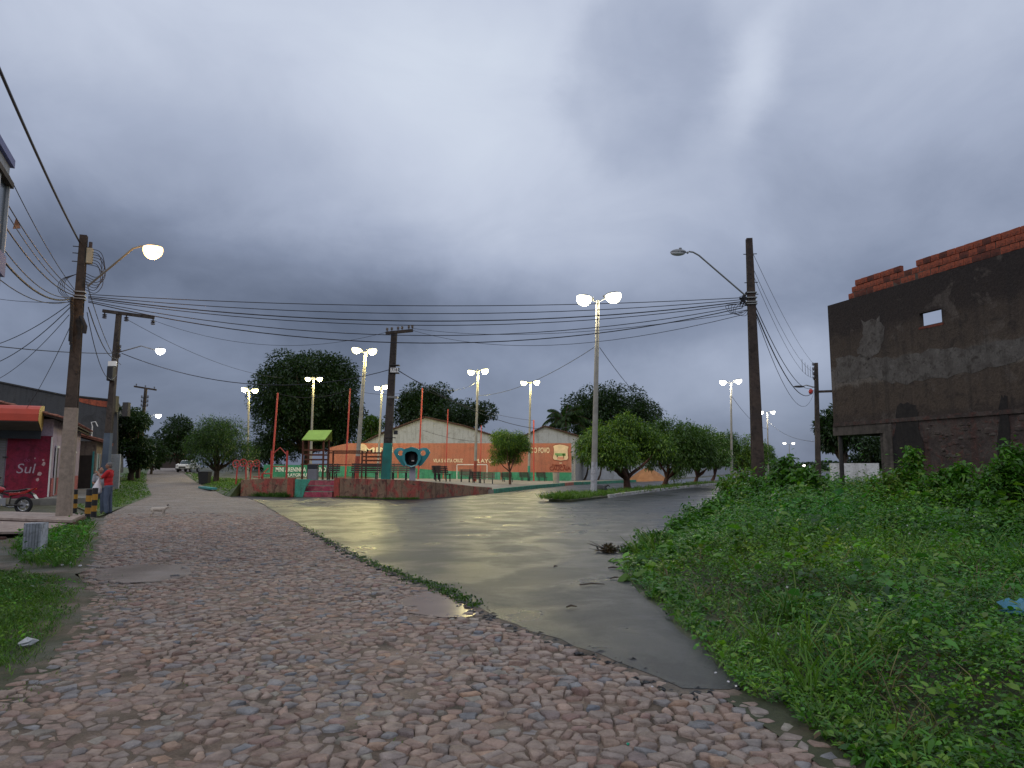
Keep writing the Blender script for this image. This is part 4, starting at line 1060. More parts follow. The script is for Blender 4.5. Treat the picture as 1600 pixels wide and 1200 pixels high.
for (p0, p1, lb) in ((n1, n2, 'net stay wire between the leaning post and the bridge post'), (n2, n3, 'net stay wire between the bridge post and the payphone post'), (n3, n6, 'net stay wire running down to the post by the lettering')):
    cable(p0, p1, 0.5, 0.016, lb, name='stay_wire')
cable(A(660, 672, 64), A(748, 690, 73), 0.2, 0.016, 'sloping wire across the white gable', name='stay_wire')
# scrap caught on the wires
kt = MB().prism([(-0.12, 0, -0.16), (0.10, 0.02, -0.14), (0.03, 0.05, 0.02), (-0.04, 0, 0.22)], (0.01, 0.03, 0)).build('kite_scrap', mat('brown_cloth', (0.28, 0.13, 0.07), 0.9, 0.4, 6, 0.1))
kt.scale = (.6, .6, .6); kt.location = A(26, 350, 14); tag(kt, 'small brown scrap of kite caught on the wires', 'kite')
# ------------------------------------------------------------------ buildings
# right: unfinished two storey house --------------------------------
M_OLDW, nt, b = sh('weathered_render'); k = NT(nt)
co = k.n('ShaderNodeTexCoord').outputs['Object']; sp = k.n('ShaderNodeSeparateXYZ', {0: co})
n1 = k.noise(co, 0.9, 8, 0.65, 0.6); n2 = k.noise(co, 2.6, 8, 0.72, 0.8); n3 = k.noise(co, 14, 6, 0.7)
wv = k.noise(co, 1.1, 7, 0.65)
zz = k.math('ADD', sp.outputs[2], k.mul(k.math('SUBTRACT', wv, 0.5), 0.9))
zn = k.n('ShaderNodeMapRange', {'Value': zz, 'From Min': 0.0, 'From Max': 7.4}).outputs[0]
c = k.ramp(zn, [(0.0, (0.055, 0.038, 0.033)), (0.44, (0.062, 0.048, 0.040)), (0.46, (0.085, 0.064, 0.05)), (0.575, (0.085, 0.066, 0.052)), (0.592, (0.165, 0.145, 0.125)), (0.665, (0.15, 0.135, 0.12)), (0.685, (0.085, 0.066, 0.052)), (0.80, (0.07, 0.054, 0.044)), (0.84, (0.042, 0.033, 0.03)), (1.0, (0.034, 0.028, 0.027))])
c = k.mix(k.ramp(n2, [(0.52, 0.0), (0.66, 0.75)]), c, (0.032, 0.026, 0.025))
c = k.mix(k.ramp(n1, [(0.58, 0.0), (0.64, 0.5)]), c, (0.13, 0.11, 0.095))
mp = k.n('ShaderNodeMapping', {'Vector': co, 'Scale': (2.2, 2.2, 0.18)}).outputs[0]
c = k.mix(k.ramp(k.noise(mp, 1.6, 6, 0.6), [(0.52, 0.0), (0.68, 0.6)]), c, (0.03, 0.026, 0.026))   # rain streaks
c = k.mix(1.0, c, k.ramp(n3, [(0.25, 0.5), (0.75, 1.25)]), 'MULTIPLY')
c = k.mix(1.0, c, (1.22, 1.18, 1.16), 'MULTIPLY')
nt.links.new(c, b.inputs['Base Color']); b.inputs['Roughness'].default_value = 0.9; b.inputs['Specular IOR Level'].default_value = 0.25
hb_ = k.math('ADD', k.mul(n2, 1.0), k.mul(n3, 0.35)); nt.links.new(k.bump(hb_, 0.7, 0.05), b.inputs['Normal'])
M_ROUGH = plaster('rough_masonry', (0.062, 0.046, 0.041), (0.10, 0.077, 0.067), (0.12, 0.055, 0.044), 2.0, 5.0, bump=1.0)
M_BRICK = plaster('hollow_clay_brick', (0.46, 0.115, 0.058), (0.38, 0.09, 0.048), (0.11, 0.045, 0.034), 2.2, 5.0, lo=0.4, hi=0.62)
M_BRICK2 = plaster('sooty_clay_brick', (0.22, 0.06, 0.038), (0.14, 0.045, 0.03), (0.07, 0.035, 0.03), 2.2, 5.0)
M_MORTAR = mat('mortar', (0.10, 0.075, 0.06), 0.95, 0.25, 6, 0.4)
M_COLC = plaster('bare_concrete', (0.10, 0.082, 0.070), (0.135, 0.11, 0.095), (0.065, 0.054, 0.046), 1.2, 3.0)
HC = Vector((11.22, 25.0)); HD = Vector((0.304, -0.953)).normalized(); HA = math.atan2(HD.y, HD.x)   # x local runs along the wall towards the camera
rh = empty('unfinished_house', (HC.x, HC.y, 0), HA, 'dark unfinished two storey house with bare brick courses on top', 'house')
HT = 7.30; ZF = 3.12; LW = 13.0; RD = 2.44
# walls in local frame: x along, y = +left of direction ... street side is y<0? keep outside at y=0, body towards +y
def wall_with_hole(x0, x1, z0, z1, hx0, hx1, hz0, hz1, th):
    mb = MB()
    mb.box(((x0 + hx0) / 2, th / 2, (z0 + z1) / 2), (hx0 - x0, th, z1 - z0))
    mb.box(((x1 + hx1) / 2, th / 2, (z0 + z1) / 2), (x1 - hx1, th, z1 - z0))
    mb.box(((hx0 + hx1) / 2, th / 2, (z0 + hz0) / 2), (hx1 - hx0, th, hz0 - z0))
    mb.box(((hx0 + hx1) / 2, th / 2, (z1 + hz1) / 2), (hx1 - hx0, th, z1 - hz1))
    return mb
def on_wall(px, py):
    """local x, z on the side wall plane seen at the photo point"""
    d = ray(px, py); P0 = Vector((0, 0, CAMH)); nrm = Vector((-HD.y, HD.x, 0))
    t = (Vector((HC.x, HC.y, 0)) - P0).dot(nrm) / d.dot(nrm); q = P0 + d * t
    return (q.xy - HC).dot(HD), q.z
hx0, hz1 = on_wall(1436, 490); hx1, _ = on_wall(1471, 488); _, hz0 = on_wall(1436, 511)
wall_with_hole(0, LW, ZF, HT, hx0, hx1, hz0, hz1, 0.16).build('upper_wall', M_OLDW, rh)
MB().box((hx0 + (hx1 - hx0) / 2, 0.08, hz0 - 0.05), (hx1 - hx0 + 0.1, 0.18, 0.07)).build('window_sill', M_BRICK2, rh)
MB().box((LW / 2 + RD / 2, 0.262, ZF / 2 - 0.1), (LW - RD, 0.5, ZF + 0.195)).build('lower_wall', M_ROUGH, rh)
MB().box((LW / 2, 0.02, ZF - 0.06), (LW, 0.10, 0.12)).build('string_course', M_ROUGH, rh)
# rough stones showing in the lower wall
for i in range(110):
    x = random.uniform(RD + 0.9, 9.0); z = random.uniform(0.4, 2.9); s_ = random.uniform(0.07, 0.2)
    MB().ell((x, 0.015, z), (s_, 0.03, s_ * random.uniform(0.35, 0.7)), 6, 3).build('wall_stone', M_ROUGH if i % 5 else M_COLC, rh)
# patches of paler render and a damp stain, each with its own broken outline
def wall_patch(pts, m_, name, off):
    q = []
    for (a, b) in zip(pts, pts[1:] + pts[:1]):
        for t in range(5):
            px_, py_ = a[0] + (b[0] - a[0]) * t / 5 + random.uniform(-3, 3), a[1] + (b[1] - a[1]) * t / 5 + random.uniform(-4, 4); x_, z_ = on_wall(px_, py_); q.append((x_, -off, z_))
    MB().prism(q, (0, off - 0.002, 0)).build(name, m_, rh)
M_PALER = plaster('paler_render', (0.16, 0.143, 0.128), (0.105, 0.09, 0.08), (0.065, 0.053, 0.046), 2.2, 5.0, bump=0.6, lo=0.38, hi=0.62); M_DAMP = plaster('damp_render', (0.026, 0.022, 0.021), (0.034, 0.028, 0.026), (0.020, 0.017, 0.017), 1.6, 4.0)
wall_patch([(1347, 503), (1376, 496), (1382, 516), (1374, 548), (1352, 563), (1340, 548), (1348, 528)], M_PALER, 'render_patch', 0.006)
wall_patch([(1306, 562), (1345, 556), (1400, 560), (1450, 548), (1520, 541), (1600, 524), (1600, 560), (1530, 580), (1470, 592), (1400, 600), (1360, 590), (1306, 600)], M_PALER, 'render_patch', 0.006)
wall_patch([(1402, 634), (1432, 630), (1436, 660), (1444, 720), (1448, 790), (1394, 800), (1392, 700)], M_DAMP, 'damp_stain', 0.012)
wall_patch([(1562, 620), (1576, 618), (1580, 700), (1572, 760), (1560, 700)], M_DAMP, 'damp_stain', 0.012)
# far end wall, back wall and slab of the upper storey
MB().box((0.08, 3.0, (ZF + HT - 2.2) / 2), (0.16, 5.6, HT - 2.2 - ZF)).build('end_wall', M_OLDW, rh)
MB().box((LW / 2, 5.9, 1.6), (LW, 0.16, 3.2)).build('back_wall', M_OLDW, rh)
MB().box((LW / 2, 2.95, ZF - 0.115), (LW - 0.02, 5.55, 0.22)).build('floor_slab', M_COLC, rh)
MB().box((RD / 2, 0.12, ZF - 0.27), (RD + 0.1, 0.24, 0.32)).build('porch_beam', M_COLC, rh)
MB().box((0.14, 3.0, ZF - 0.27), (0.24, 5.5, 0.30)).build('porch_beam', M_COLC, rh)
MB().box((RD - 0.10, 0.18, ZF / 2 - 0.2), (0.34, 0.46, ZF + 0.05)).build('column', M_COLC, rh, bevel=0.015)
MB().box((RD - 0.42, 0.24, ZF / 2 - 0.2), (0.24, 0.26, ZF + 0.05)).build('column_face', M_COLC, rh)
MB().tube([(0.14, 0.12, -0.1), (0.14, 0.12, ZF - 0.44)], 0.075, 8).build('porch_post', M_IRON, rh)
for q in range(16):                                  # broken render edge beside the column
    MB().ell((RD + 0.08 + random.uniform(0, 0.06), 0.045, 0.3 + q * 0.17), (0.07, 0.05, 0.11), 6, 3).build('render_edge', M_ROUGH, rh)
# brick courses on top: each hollow brick is a piece of the house
BW, BH, BT = 0.275, 0.20, 0.13
def brick_mesh(seed):
    r_ = random.Random(seed); bm = bmesh.new(); bmesh.ops.create_cube(bm, size=1)
    for v in bm.verts: v.co = Vector((v.co.x * (BW - 0.016), v.co.y * BT, v.co.z * (BH - 0.014))) + Vector((r_.uniform(-.006, .006), r_.uniform(-.004, .004), r_.uniform(-.006, .006)))
    bmesh.ops.bevel(bm, geom=list(bm.edges), offset=0.008, segments=1, affect='EDGES')
    me = bpy.data.meshes.new('brick'); bm.to_mesh(me); bm.free(); me.materials.append(M_BRICK2 if seed % 4 == 0 else M_BRICK); return me
BMESH = [brick_mesh(s_) for s_ in range(12)]
starts = [on_wall(1324, 462)[0], on_wall(1329, 448)[0], on_wall(1334, 436)[0]]
gap_x = on_wall(1424, 410)[0]
for cidx in range(3):
    x = starts[cidx] + BW / 2; n = 0
    while x < 9.6:
        if not (cidx == 2 and gap_x - 0.32 < x < gap_x + 0.22) and not (cidx == 2 and x > gap_x and False):
            o = bpy.data.objects.new('brick', BMESH[random.randrange(12)]); COL.objects.link(o); o.parent = rh
            o.location = (x + random.uniform(-.006, .006), 0.085 + random.uniform(-.012, .012), HT + 0.005 + BH * (cidx + 0.5)); o.rotation_euler = (0, random.uniform(-.012, .012), random.uniform(-.03, .03))
        x += BW
MB().box(((starts[1] + 9.7) / 2, 0.085, HT + BH * 1.0), (9.7 - starts[1] - 0.15, 0.105, BH * 2 - 0.02)).build('mortar_bed', M_MORTAR, rh)

# low white wall beyond the porch
lw = empty('low_wall', (A(1330, 750, 46).x, 46, 0), 0, 'low white wall seen under the unfinished house porch', 'wall')
q0, q1 = A(1297, 725, 46) - lw.location, A(1372, 724, 46) - lw.location
MB().box(((q0.x + q1.x) / 2, 0, (q0.z) / 2), (q1.x - q0.x, 0.2, q0.z + 0.1)).build('wall_body', plaster('limewash', (0.68, 0.67, 0.65), (0.62, 0.60, 0.58), (0.5, 0.48, 0.46), 0.6, 2.0, hi=0.7, bump=0.1), lw)
MB().box(((q0.x + q1.x) / 2, -0.03, 0.35), (q1.x - q0.x + 0.05, 0.24, 0.7)).build('plinth', M_COLC, lw)

# left: terrace of small houses --------------------------------------
C0 = Vector((-21.1, 33.0)); TA = R(26.1)
hA = empty('shop_house', (C0.x, C0.y, 0), TA, 'pink and lilac shop house with orange awning and clay tile roof', 'house')
M_PINK = plaster('pink_shop_paint', (0.26, 0.022, 0.045), (0.22, 0.03, 0.07), (0.14, 0.02, 0.035), 0.8, 2.5, hi=0.72)
M_LILAC = plaster('lilac_paint', (0.42, 0.33, 0.40), (0.38, 0.30, 0.36), (0.28, 0.22, 0.26), 0.6, 2.0, hi=0.7, bump=0.1)
M_SALMON = plaster('salmon_paint', (0.42, 0.12, 0.11), (0.36, 0.10, 0.10), (0.24, 0.08, 0.08), 0.8, 2.0)
M_SHUT = mat('roller_shutter', (0.20, 0.19, 0.18), 0.6, 0.15, 2, 0.1)
M_CLAY = plaster('clay_tile', (0.27, 0.10, 0.065), (0.34, 0.16, 0.11), (0.13, 0.06, 0.045), 1.5, 4.0)
M_DARKWOOD = mat('dark_wood', (0.035, 0.025, 0.02), 0.8, 0.2, 5, 0.2)
MB().box((-4.0, 6.5, 1.9), (8.0, 13.0, 3.8)).build('wall', M_LILAC, hA)
MB().box((-0.86, -0.03, 1.62), (1.68, 0.05, 2.8)).build('painted_panel', M_PINK, hA)
MB().box((0.025, 6.3, 0.62), (0.05, 12.2, 0.95)).build('painted_dado', M_SALMON, hA)
MB().box((-0.02, -0.04, 1.6), (0.05, 0.08, 2.75)).build('drain_pipe', M_WMETAL, hA)
shu = empty('shutter', (-3.1, -0.02, 0)); shu.parent = hA
for kz in range(24): MB().box((0, 0, 0.28 + kz * 0.115), (2.7, 0.035, 0.095)).build('slat', M_SHUT, shu)
for kz in (0.75, 2.05): MB().box((-1.74, -0.07, kz), (0.18, 0.04, 0.05)).build('hinge', M_IRON, hA)
def small_text(s_, x, z, size, m_, parent, y, name='lettering', shear=0.15):
    cu = bpy.data.curves.new(name, 'FONT'); cu.body = s_; cu.size = size; cu.align_x = cu.align_y = 'CENTER'; cu.extrude = 0.004; cu.shear = shear; cu.resolution_u = 4
    o = text_mesh(cu, name, m_); o.parent = parent; o.location = (x, y, z); o.rotation_euler = (math.pi / 2, 0, 0); return o
M_PINKL = mat('pale_pink_lettering', (0.42, 0.32, 0.36), 0.8, 0.2, 3, 0); M_FADEL = mat('faded_lettering', (0.30, 0.06, 0.13), 0.8, 0.3, 3, 0)
small_text('Sul', -0.95, 1.52, 0.62, M_PINKL, hA, -0.062)
small_text('do', -0.92, 1.92, 0.24, M_FADEL, hA, -0.062)
for (x, z, s_) in ((-0.26, 1.75, 0.10), (-0.40, 1.30, 0.10), (-0.46, 1.05, 0.08), (-0.62, 2.0, 0.035), (-0.30, 1.92, 0.05)):
    MB().prism([(x + s_ * math.cos(a) * random.uniform(.5, 1.1), -0.062, z + s_ * math.sin(a) * random.uniform(.6, 1.2)) for a in np.linspace(0, 5.5, 7)], (0, 0.006, 0)).build('peeled_patch', mat('bare_plaster_pink', (0.50, 0.33, 0.32), 0.9, 0.2, 4, 0), hA)
# windows and door on the street side
for y_, wd, z0, z1 in ((1.5, 0.8, 0.35, 2.5), (6.3, 1.3, 1.2, 2.5), (9.6, 1.0, 0.3, 2.4)):
    wdw = MB().box((0.03, y_, (z0 + z1) / 2), (0.07, wd, z1 - z0)).build('window', M_DARKWOOD, hA)
    MB().box((0.07, y_ - wd / 2 - 0.06, (z0 + z1) / 2), (0.05, 0.11, z1 - z0 + 0.1)).build('frame', M_WMETAL, wdw)
    MB().box((0.07, y_, z1 + 0.06), (0.05, wd + 0.2, 0.10)).build('lintel', M_WMETAL, wdw)
# roof: slope down to the street, real tiles in rows
rf = empty('roof', (0, 0, 0)); rf.parent = hA
ez, rzz, ex, rx = 3.78, 4.95, 0.55, -4.0
sl = Vector((rx - ex, 0, rzz - ez)); SLn = sl.length; sl.normalize(); nr = Vector((-sl.z, 0, sl.x)) * -1
if nr.z < 0: nr = -nr
MB().prism([(ex, -0.55, ez - 0.10), (rx, -0.55, rzz - 0.10), (-8.3, -0.55, ez - 0.10), (-8.3, -0.55, ez - 0.02), (rx, -0.55, rzz - 0.02), (ex, -0.55, ez - 0.02)], (0, 14.0, 0)).build('deck', M_DARKWOOD, rf)
V_, T_ = [], []
mbt = MB()
for r_ in range(70):
    y = -0.5 + r_ * 0.2
    for q in range(11):
        p0 = Vector((ex, y, ez)) + sl * (q * SLn / 11 - 0.05); p1 = p0 + sl * (SLn / 11 + 0.07)
        p0 = p0 + nr * (0.035 + random.uniform(-.008, .008)); p1 = p1 + nr * 0.01
        j_ = Vector((0, random.uniform(-.015, .015), 0))
        rr0, rr1 = 0.095, 0.08; vs = []
        for p, rr in ((p0, rr0), (p1, rr1)):
            for a in range(5):
                an = math.pi * a / 4; vs.append(p + j_ + Vector((0, math.cos(an) * rr, 0)) + nr * math.sin(an) * rr * 0.8)
        mbt.add(vs, [(a, a + 1, 6 + a, 5 + a) for a in range(4)])
tag(mbt.build('roof_tiles', M_CLAY, rf), kind='stuff')
MB().box((0.38, 6.4, ez - 0.16), (0.12, 13.6, 0.12)).build('fascia', M_DARKWOOD, rf)
# awning
aw_ = empty('awning', (-0.42, 0, 0)); aw_.parent = hA
M_AWN = mat('orange_awning_vinyl', (0.46, 0.052, 0.022), 0.5, 0.12, 1.5, 0.05); M_AWY = mat('yellow_awning_vinyl', (0.55, 0.36, 0.10), 0.55, 0.15, 2, 0.05); M_AWG = mat('grey_canopy', (0.11, 0.10, 0.09), 0.7, 0.15, 2, 0.05)
prof = [(-1.55, 3.62), (-1.5, 3.92), (-1.36, 4.14), (-1.1, 4.27), (-0.7, 4.34), (0.0, 4.38)]
mb = MB()
for (a, b) in zip(prof[:-1], prof[1:]):
    mb.prism([(-6, a[0], a[1]), (0, a[0], a[1]), (0, b[0], b[1]), (-6, b[0], b[1])], (0, 0.012, -0.02))
mb.build('cover', M_AWN, aw_)
MB().prism([(0.006, y, z) for y, z in prof] + [(0.006, -0.02, 3.5), (0.006, -0.25, 3.25), (0.006, -0.4, 3.22)], (0.012, 0, 0)).build('end_panel', M_AWY, aw_)
MB().prism([(-6, -1.53, 3.60), (-0.02, -1.53, 3.60), (-0.02, -0.42, 3.26), (-6, -0.42, 3.26)], (0, 0.01, -0.03)).build('soffit', M_AWG, aw_)
MB().box((-3, -0.36, 3.05), (6, 0.06, 0.36)).build('valance', mat('dark_canopy', (0.03, 0.035, 0.04), 0.7, 0.2, 2, 0), aw_)
for x in (-0.05, -1.4, -2.9): MB().bar((x, -1.52, 3.60), (x, -0.02, 3.18), 0.04).build('strut', M_IRON, aw_)
# second house with teal door
hB = empty('small_house', (C0.x, C0.y, 0), TA, 'small beige house with teal door behind the lilac wall', 'house')
M_BEIGE = plaster('beige_paint', (0.26, 0.20, 0.155), (0.22, 0.17, 0.14), (0.13, 0.10, 0.085), 0.8, 2.0)
M_TEALD = mat('teal_door_paint', (0.05, 0.26, 0.26), 0.5, 0.15, 3, 0.05)
MB().box((-3.2, 18.2, 1.6), (8.0, 8.0, 3.3)).build('wall', M_BEIGE, hB)
for (y_, wd, m_) in ((15.2, 0.9, M_TEALD), (17.4, 0.9, M_DARKWOOD), (20.2, 1.1, M_DARKWOOD)):
    d_ = MB().box((0.82, y_, 1.35), (0.07, wd, 2.2)).build('door', m_, hB); MB().box((0.85, y_ - wd / 2 - 0.08, 1.35), (0.06, 0.12, 2.3)).build('frame', M_WMETAL, d_)
d_ = MB().box((0.25, 14.17, 1.3), (0.7, 0.06, 2.1)).build('door', M_DARKWOOD, hB)
MB().box((0.66, 14.16, 1.45), (0.10, 0.06, 2.3)).build('frame', M_TEALD, d_)
r2 = MB().prism([(1.3, 13.8, 3.15), (-3, 13.8, 4.3), (-3, 13.8, 4.42), (1.3, 13.8, 3.27)], (0, 8.6, 0)).build('roof', M_CLAY, hB)
mb = MB()
for q in range(40): mb.tube([(1.32, 13.85 + q * 0.215, 3.27), (-3, 13.85 + q * 0.215, 4.42)], 0.085, 6, False)
mb.build('roof_ridge_tiles', M_CLAY, r2)
# antenna bracket on that roof
MB().tube([(-0.3, 14.2, 3.7), (0.1, 14.2, 3.85)], 0.03, 6).build('antenna_arm', M_WMETAL, hB)
MB().tube([(0.5, 14.1, 3.5), (0.5, 14.1, 4.2), (0.42, 14.1, 4.45), (0.65, 14.1, 4.5), (0.8, 14.1, 4.2)], 0.035, 6).build('antenna_hook', M_WMETAL, hB, True)
pn = MB().box((0, 0, 1.15), (0.75, 0.12, 2.35)).build('garden_wall', M_WHITEW, bevel=0.02); pn.location = (A(179, 730, 49).x, 49, 0.15)
tag(pn, 'narrow white garden wall behind the crossarm pole', 'wall')
# dark grey building behind
hG = empty('grey_building', (A(60, 730, 62).x, 62, 0), 0, 'dark grey building with a strip of bare red brick, behind the tiled roofs', 'building')
M_DGREY = plaster('dark_grey_render', (0.075, 0.075, 0.078), (0.09, 0.088, 0.088), (0.055, 0.054, 0.055), 0.3, 1.0, hi=0.7, bump=0.1)
def gl(px, py): q = A(px, py, 62); return (q.x - hG.location.x, 0, q.z)
MB().prism([gl(-120, 740), gl(183, 740), gl(183, 626), gl(100, 617.5), (gl(0, 597)[0], 0, gl(0, 597)[2]), gl(-120, 580)][::-1], (-7, 14, 0)).build('wall', M_DGREY, hG)
MB().prism([gl(114, 621), gl(170, 627.5), gl(172, 637), gl(150, 634), gl(128, 629)][::-1], (0, 0.05, 0)).build('bare_brick_strip', M_BRICK, hG).location = (0, -0.05, 0)
MB().prism([gl(-120, 579), gl(0, 595.5), gl(100, 616), gl(184, 624.5), gl(184, 626.5), gl(100, 618), gl(0, 598), gl(-120, 582)], (-7, 14.2, 0)).build('coping', M_IRON, hG).location = (0, -0.12, 0)
MB().box((gl(181, 640)[0], -0.3, gl(181, 632)[2]), (0.5, 0.5, 1.4)).build('rooftop_box', M_IRON, hG)
# pavement in front of the terrace
pv = MB().box((0.9, 14.0, 0.08), (1.9, 32.0, 0.36)).build('pavement', mat('pavement_cement', (0.17, 0.16, 0.14), 0.9, 0.25, 1.5, 0.2)); pv.location = (C0.x, C0.y, 0); pv.rotation_euler = (0, 0, TA); tag(pv, kind='structure')
pv = MB().box((-4.0, -0.75, 0.06), (8.2, 1.5, 0.30)).build('pavement', MATS['pavement_cement']); pv.location = (C0.x, C0.y, 0); pv.rotation_euler = (0, 0, TA); tag(pv, kind='structure')

# upper storey of the near white house on the left edge ----------------------
YB = 12.0
nh = empty('white_house', (A(-24, 730, YB).x, YB, 0), R(24), 'white house with blue trims cut off by the upper left edge', 'house')
M_BLUE = mat('blue_trim_paint', (0.15, 0.17, 0.36), 0.6, 0.12, 3, 0.05); M_GLASS = mat('dark_glass', (0.03, 0.045, 0.06), 0.22, 0.1, 2, 0, spec=0.8)
zt = A(40, 258, YB).z; zb_ = A(10, 503, YB).z
MB().box((-2.5, -3.5, (zt + zb_) / 2), (5.0, 7.0, zt - zb_)).build('upper_wall', M_WHITEW, nh)
MB().box((-3.2, -3.5, zb_ / 2), (3.4, 6.8, zb_ - 0.004)).build('lower_wall', M_WHITEW, nh)
MB().box((-2.45, -3.46, zt + 0.04), (5.02, 7.04, 0.14)).build('roof_fascia', M_BLUE, nh)
z1, z2 = A(10, 300, YB).z, A(10, 402, YB).z
wdw = MB().box((0.02, -0.95, (z1 + z2) / 2), (0.05, 1.3, z1 - z2)).build('window', M_GLASS, nh)
for y_ in (-0.3, -0.95, -1.6): MB().box((0.06, y_, (z1 + z2) / 2), (0.06, 0.05, z1 - z2)).build('frame', M_WMETAL, wdw)
MB().box((0.06, -0.95, z1 + 0.04), (0.14, 1.45, 0.10)).build('lintel', M_COLC, wdw)
MB().box((0.03, -1.0, z2 - 0.2), (0.12, 1.7, 0.36)).build('balcony_trim', M_BLUE, nh)
# plinth and kerbs to the far end of the cobbled street: a dark wall closing it
ew = empty('end_wall', (A(258, 730, 126).x, 126, 0), R(-4), 'dark brown wall with red tiled roof closing the cobbled street', 'wall')
zb_ = float(rise(-60, 126)) - 0.1
MB().box((0, 0, zb_ + 1.0), (9.5, 0.3, 2.0)).build('wall_body', mat('dark_brown_wall', (0.055, 0.04, 0.035), 0.9, 0.2, 0.5, 0.1), ew)
MB().prism([(-3.0, 0.5, zb_ + 2.05), (2.6, 0.5, zb_ + 2.2), (3.2, 4.0, zb_ + 3.3), (-0.6, 4.0, zb_ + 3.2)], (0, 0, 0.1)).build('roof', mat('red_tile_far', (0.28, 0.09, 0.055), 0.9, 0.2, 1, 0.1), ew)

# culvert slabs by the left pole ---------------------------------------
M_SLAB = plaster('slab_cement', (0.34, 0.27, 0.23), (0.38, 0.31, 0.27), (0.26, 0.2, 0.17), 0.7, 2.0, hi=0.7); M_SLABE = mat('slab_edge_red', (0.10, 0.045, 0.035), 0.9, 0.2, 4, 0.2)
sl1 = empty('cement_slab', (-11.5, 19.2, 0), 0, 'pinkish cement slab that carries the left power pole', 'slab')
up_ = [G(-90, 797, 0.24), G(0, 798.5, 0.24), G(133, 803, 0.24), G(112, 813, 0.24), G(0, 809, 0.24), G(-90, 806.5, 0.24)]
MB().prism([(p.x + 11.5, p.y - 19.2, 0.24) for p in up_], (0, 0, -0.06)).build('top', M_SLAB, sl1)
MB().prism([(p.x + 11.5 + (0.02 if p.x < -11 else -0.02), p.y - 19.2 + 0.03, 0.178) for p in up_], (0, 0, -0.22)).build('base', M_SLABE, sl1)
sl2 = empty('cement_slab', (-11.5, 15.8, 0), 0, 'lower cement slab over the ditch in front of the left pole', 'slab')
lo_ = [G(-90, 812, 0.16), G(0, 814, 0.16), G(106, 817.5, 0.16), G(62, 830, 0.16), G(0, 831, 0.16), G(-90, 832, 0.16)]
MB().prism([(p.x + 11.5, p.y - 15.8, 0.16) for p in lo_], (0, 0, -0.05)).build('top', M_SLAB, sl2, bevel=0.0)
mb = MB()
p0, p1 = lo_[2], lo_[3]
for q in range(8): mb.box(((p0.x + (p1.x - p0.x) * q / 8) + 11.5, (p0.y + (p1.y - p0.y) * q / 8) - 15.8 + 0.08, -0.02), (0.16, 0.12, 0.24))
mb.build('edge_pales', M_COLC, sl2)
MB().box((lo_[4].x - 1.2 + 11.5, 15.0 - 15.8 + 1.1, -0.03), (3.0, 0.1, 0.2)).build('support', M_SLABE, sl2)
blk = empty('grooved_block', tuple(G(49, 868, 0.0)), R(8), 'grey white grooved concrete block standing in the grass', 'block')
blk.location.z = -0.04; M_BLK = plaster('lichen_concrete', (0.58, 0.59, 0.62), (0.50, 0.51, 0.53), (0.24, 0.25, 0.24), 2.0, 5.0)
MB().box((0, 0.1, 0.31), (0.30, 0.26, 0.62)).build('core', M_BLK, blk)
for q in range(6): MB().tube([(-0.125 + q * 0.05, -0.03, 0.0), (-0.125 + q * 0.05, -0.03, 0.62)], 0.021, 6).build('rib', M_BLK, blk)
# ------------------------------------------------------------------ vegetation
def unit(v): return v / np.maximum(np.linalg.norm(v, axis=-1, keepdims=True), 1e-9)
def rand_dirs(n, zmin=-1.0):
    z = rng.uniform(zmin, 1, n); a = rng.uniform(0, 2 * np.pi, n); r = np.sqrt(1 - z * z)
    return np.column_stack([r * np.cos(a), r * np.sin(a), z])
def leaf_arrays(Pb, D, L, W, bend, detail):
    """leaves from base points Pb along D; detail 2 = two triangles, 4 = four triangles with a drooping tip"""
    n = len(Pb); D = unit(D); up = np.tile((0, 0, 1.0), (n, 1)) + rng.normal(0, 0.45, (n, 3))
    S = unit(np.cross(D, up)); N = np.cross(S, D); L = L[:, None]; W = W[:, None]; bend = np.broadcast_to(np.asarray(bend), (n,))[:, None]
    dn = np.array([[0, 0, -1.0]])
    if detail == 2:
        V = np.stack([Pb, Pb + D * L * .48 + S * W * .5 + N * W * .12, Pb + D * L + dn * L * bend, Pb + D * L * .48 - S * W * .5 + N * W * .12], 1)
        T = np.array([(0, 1, 2), (0, 2, 3)])
    else:
        V = np.stack([Pb, Pb + D * L * .3 + S * W * .46, Pb + D * L * .3 - S * W * .46, Pb + D * L * .68 + S * W * .38 + dn * L * bend * .35, Pb + D * L * .68 - S * W * .38 + dn * L * bend * .35, Pb + D * L + dn * L * bend], 1)
        T = np.array([(0, 2, 1), (1, 2, 4), (1, 4, 3), (3, 4, 5)])
    m = V.shape[1]
    return V.reshape(-1, 3), (T[None] + (np.arange(n) * m)[:, None, None]).reshape(-1, 3), m
def tint(n, m, base, var=0.22, yel=0.1, pal=None):
    if pal is not None: c = np.asarray(pal)[rng.integers(0, len(pal), n)]
    else: c = np.tile(base, (n, 1))
    c = c * rng.uniform(1 - var, 1 + var, (n, 1)); c[:, 0] *= 1 + rng.uniform(-yel, yel * 2.2, n)
    return np.repeat(np.clip(c, 0.003, 0.9), m, 0)
GREEN_D = [(0.022, 0.050, 0.012), (0.028, 0.062, 0.015), (0.018, 0.042, 0.012)]
GREEN_M = [(0.050, 0.115, 0.018), (0.065, 0.14, 0.020), (0.042, 0.098, 0.016), (0.080, 0.155, 0.022)]
GREEN_L = [(0.17, 0.29, 0.028), (0.14, 0.25, 0.024), (0.20, 0.32, 0.034)]
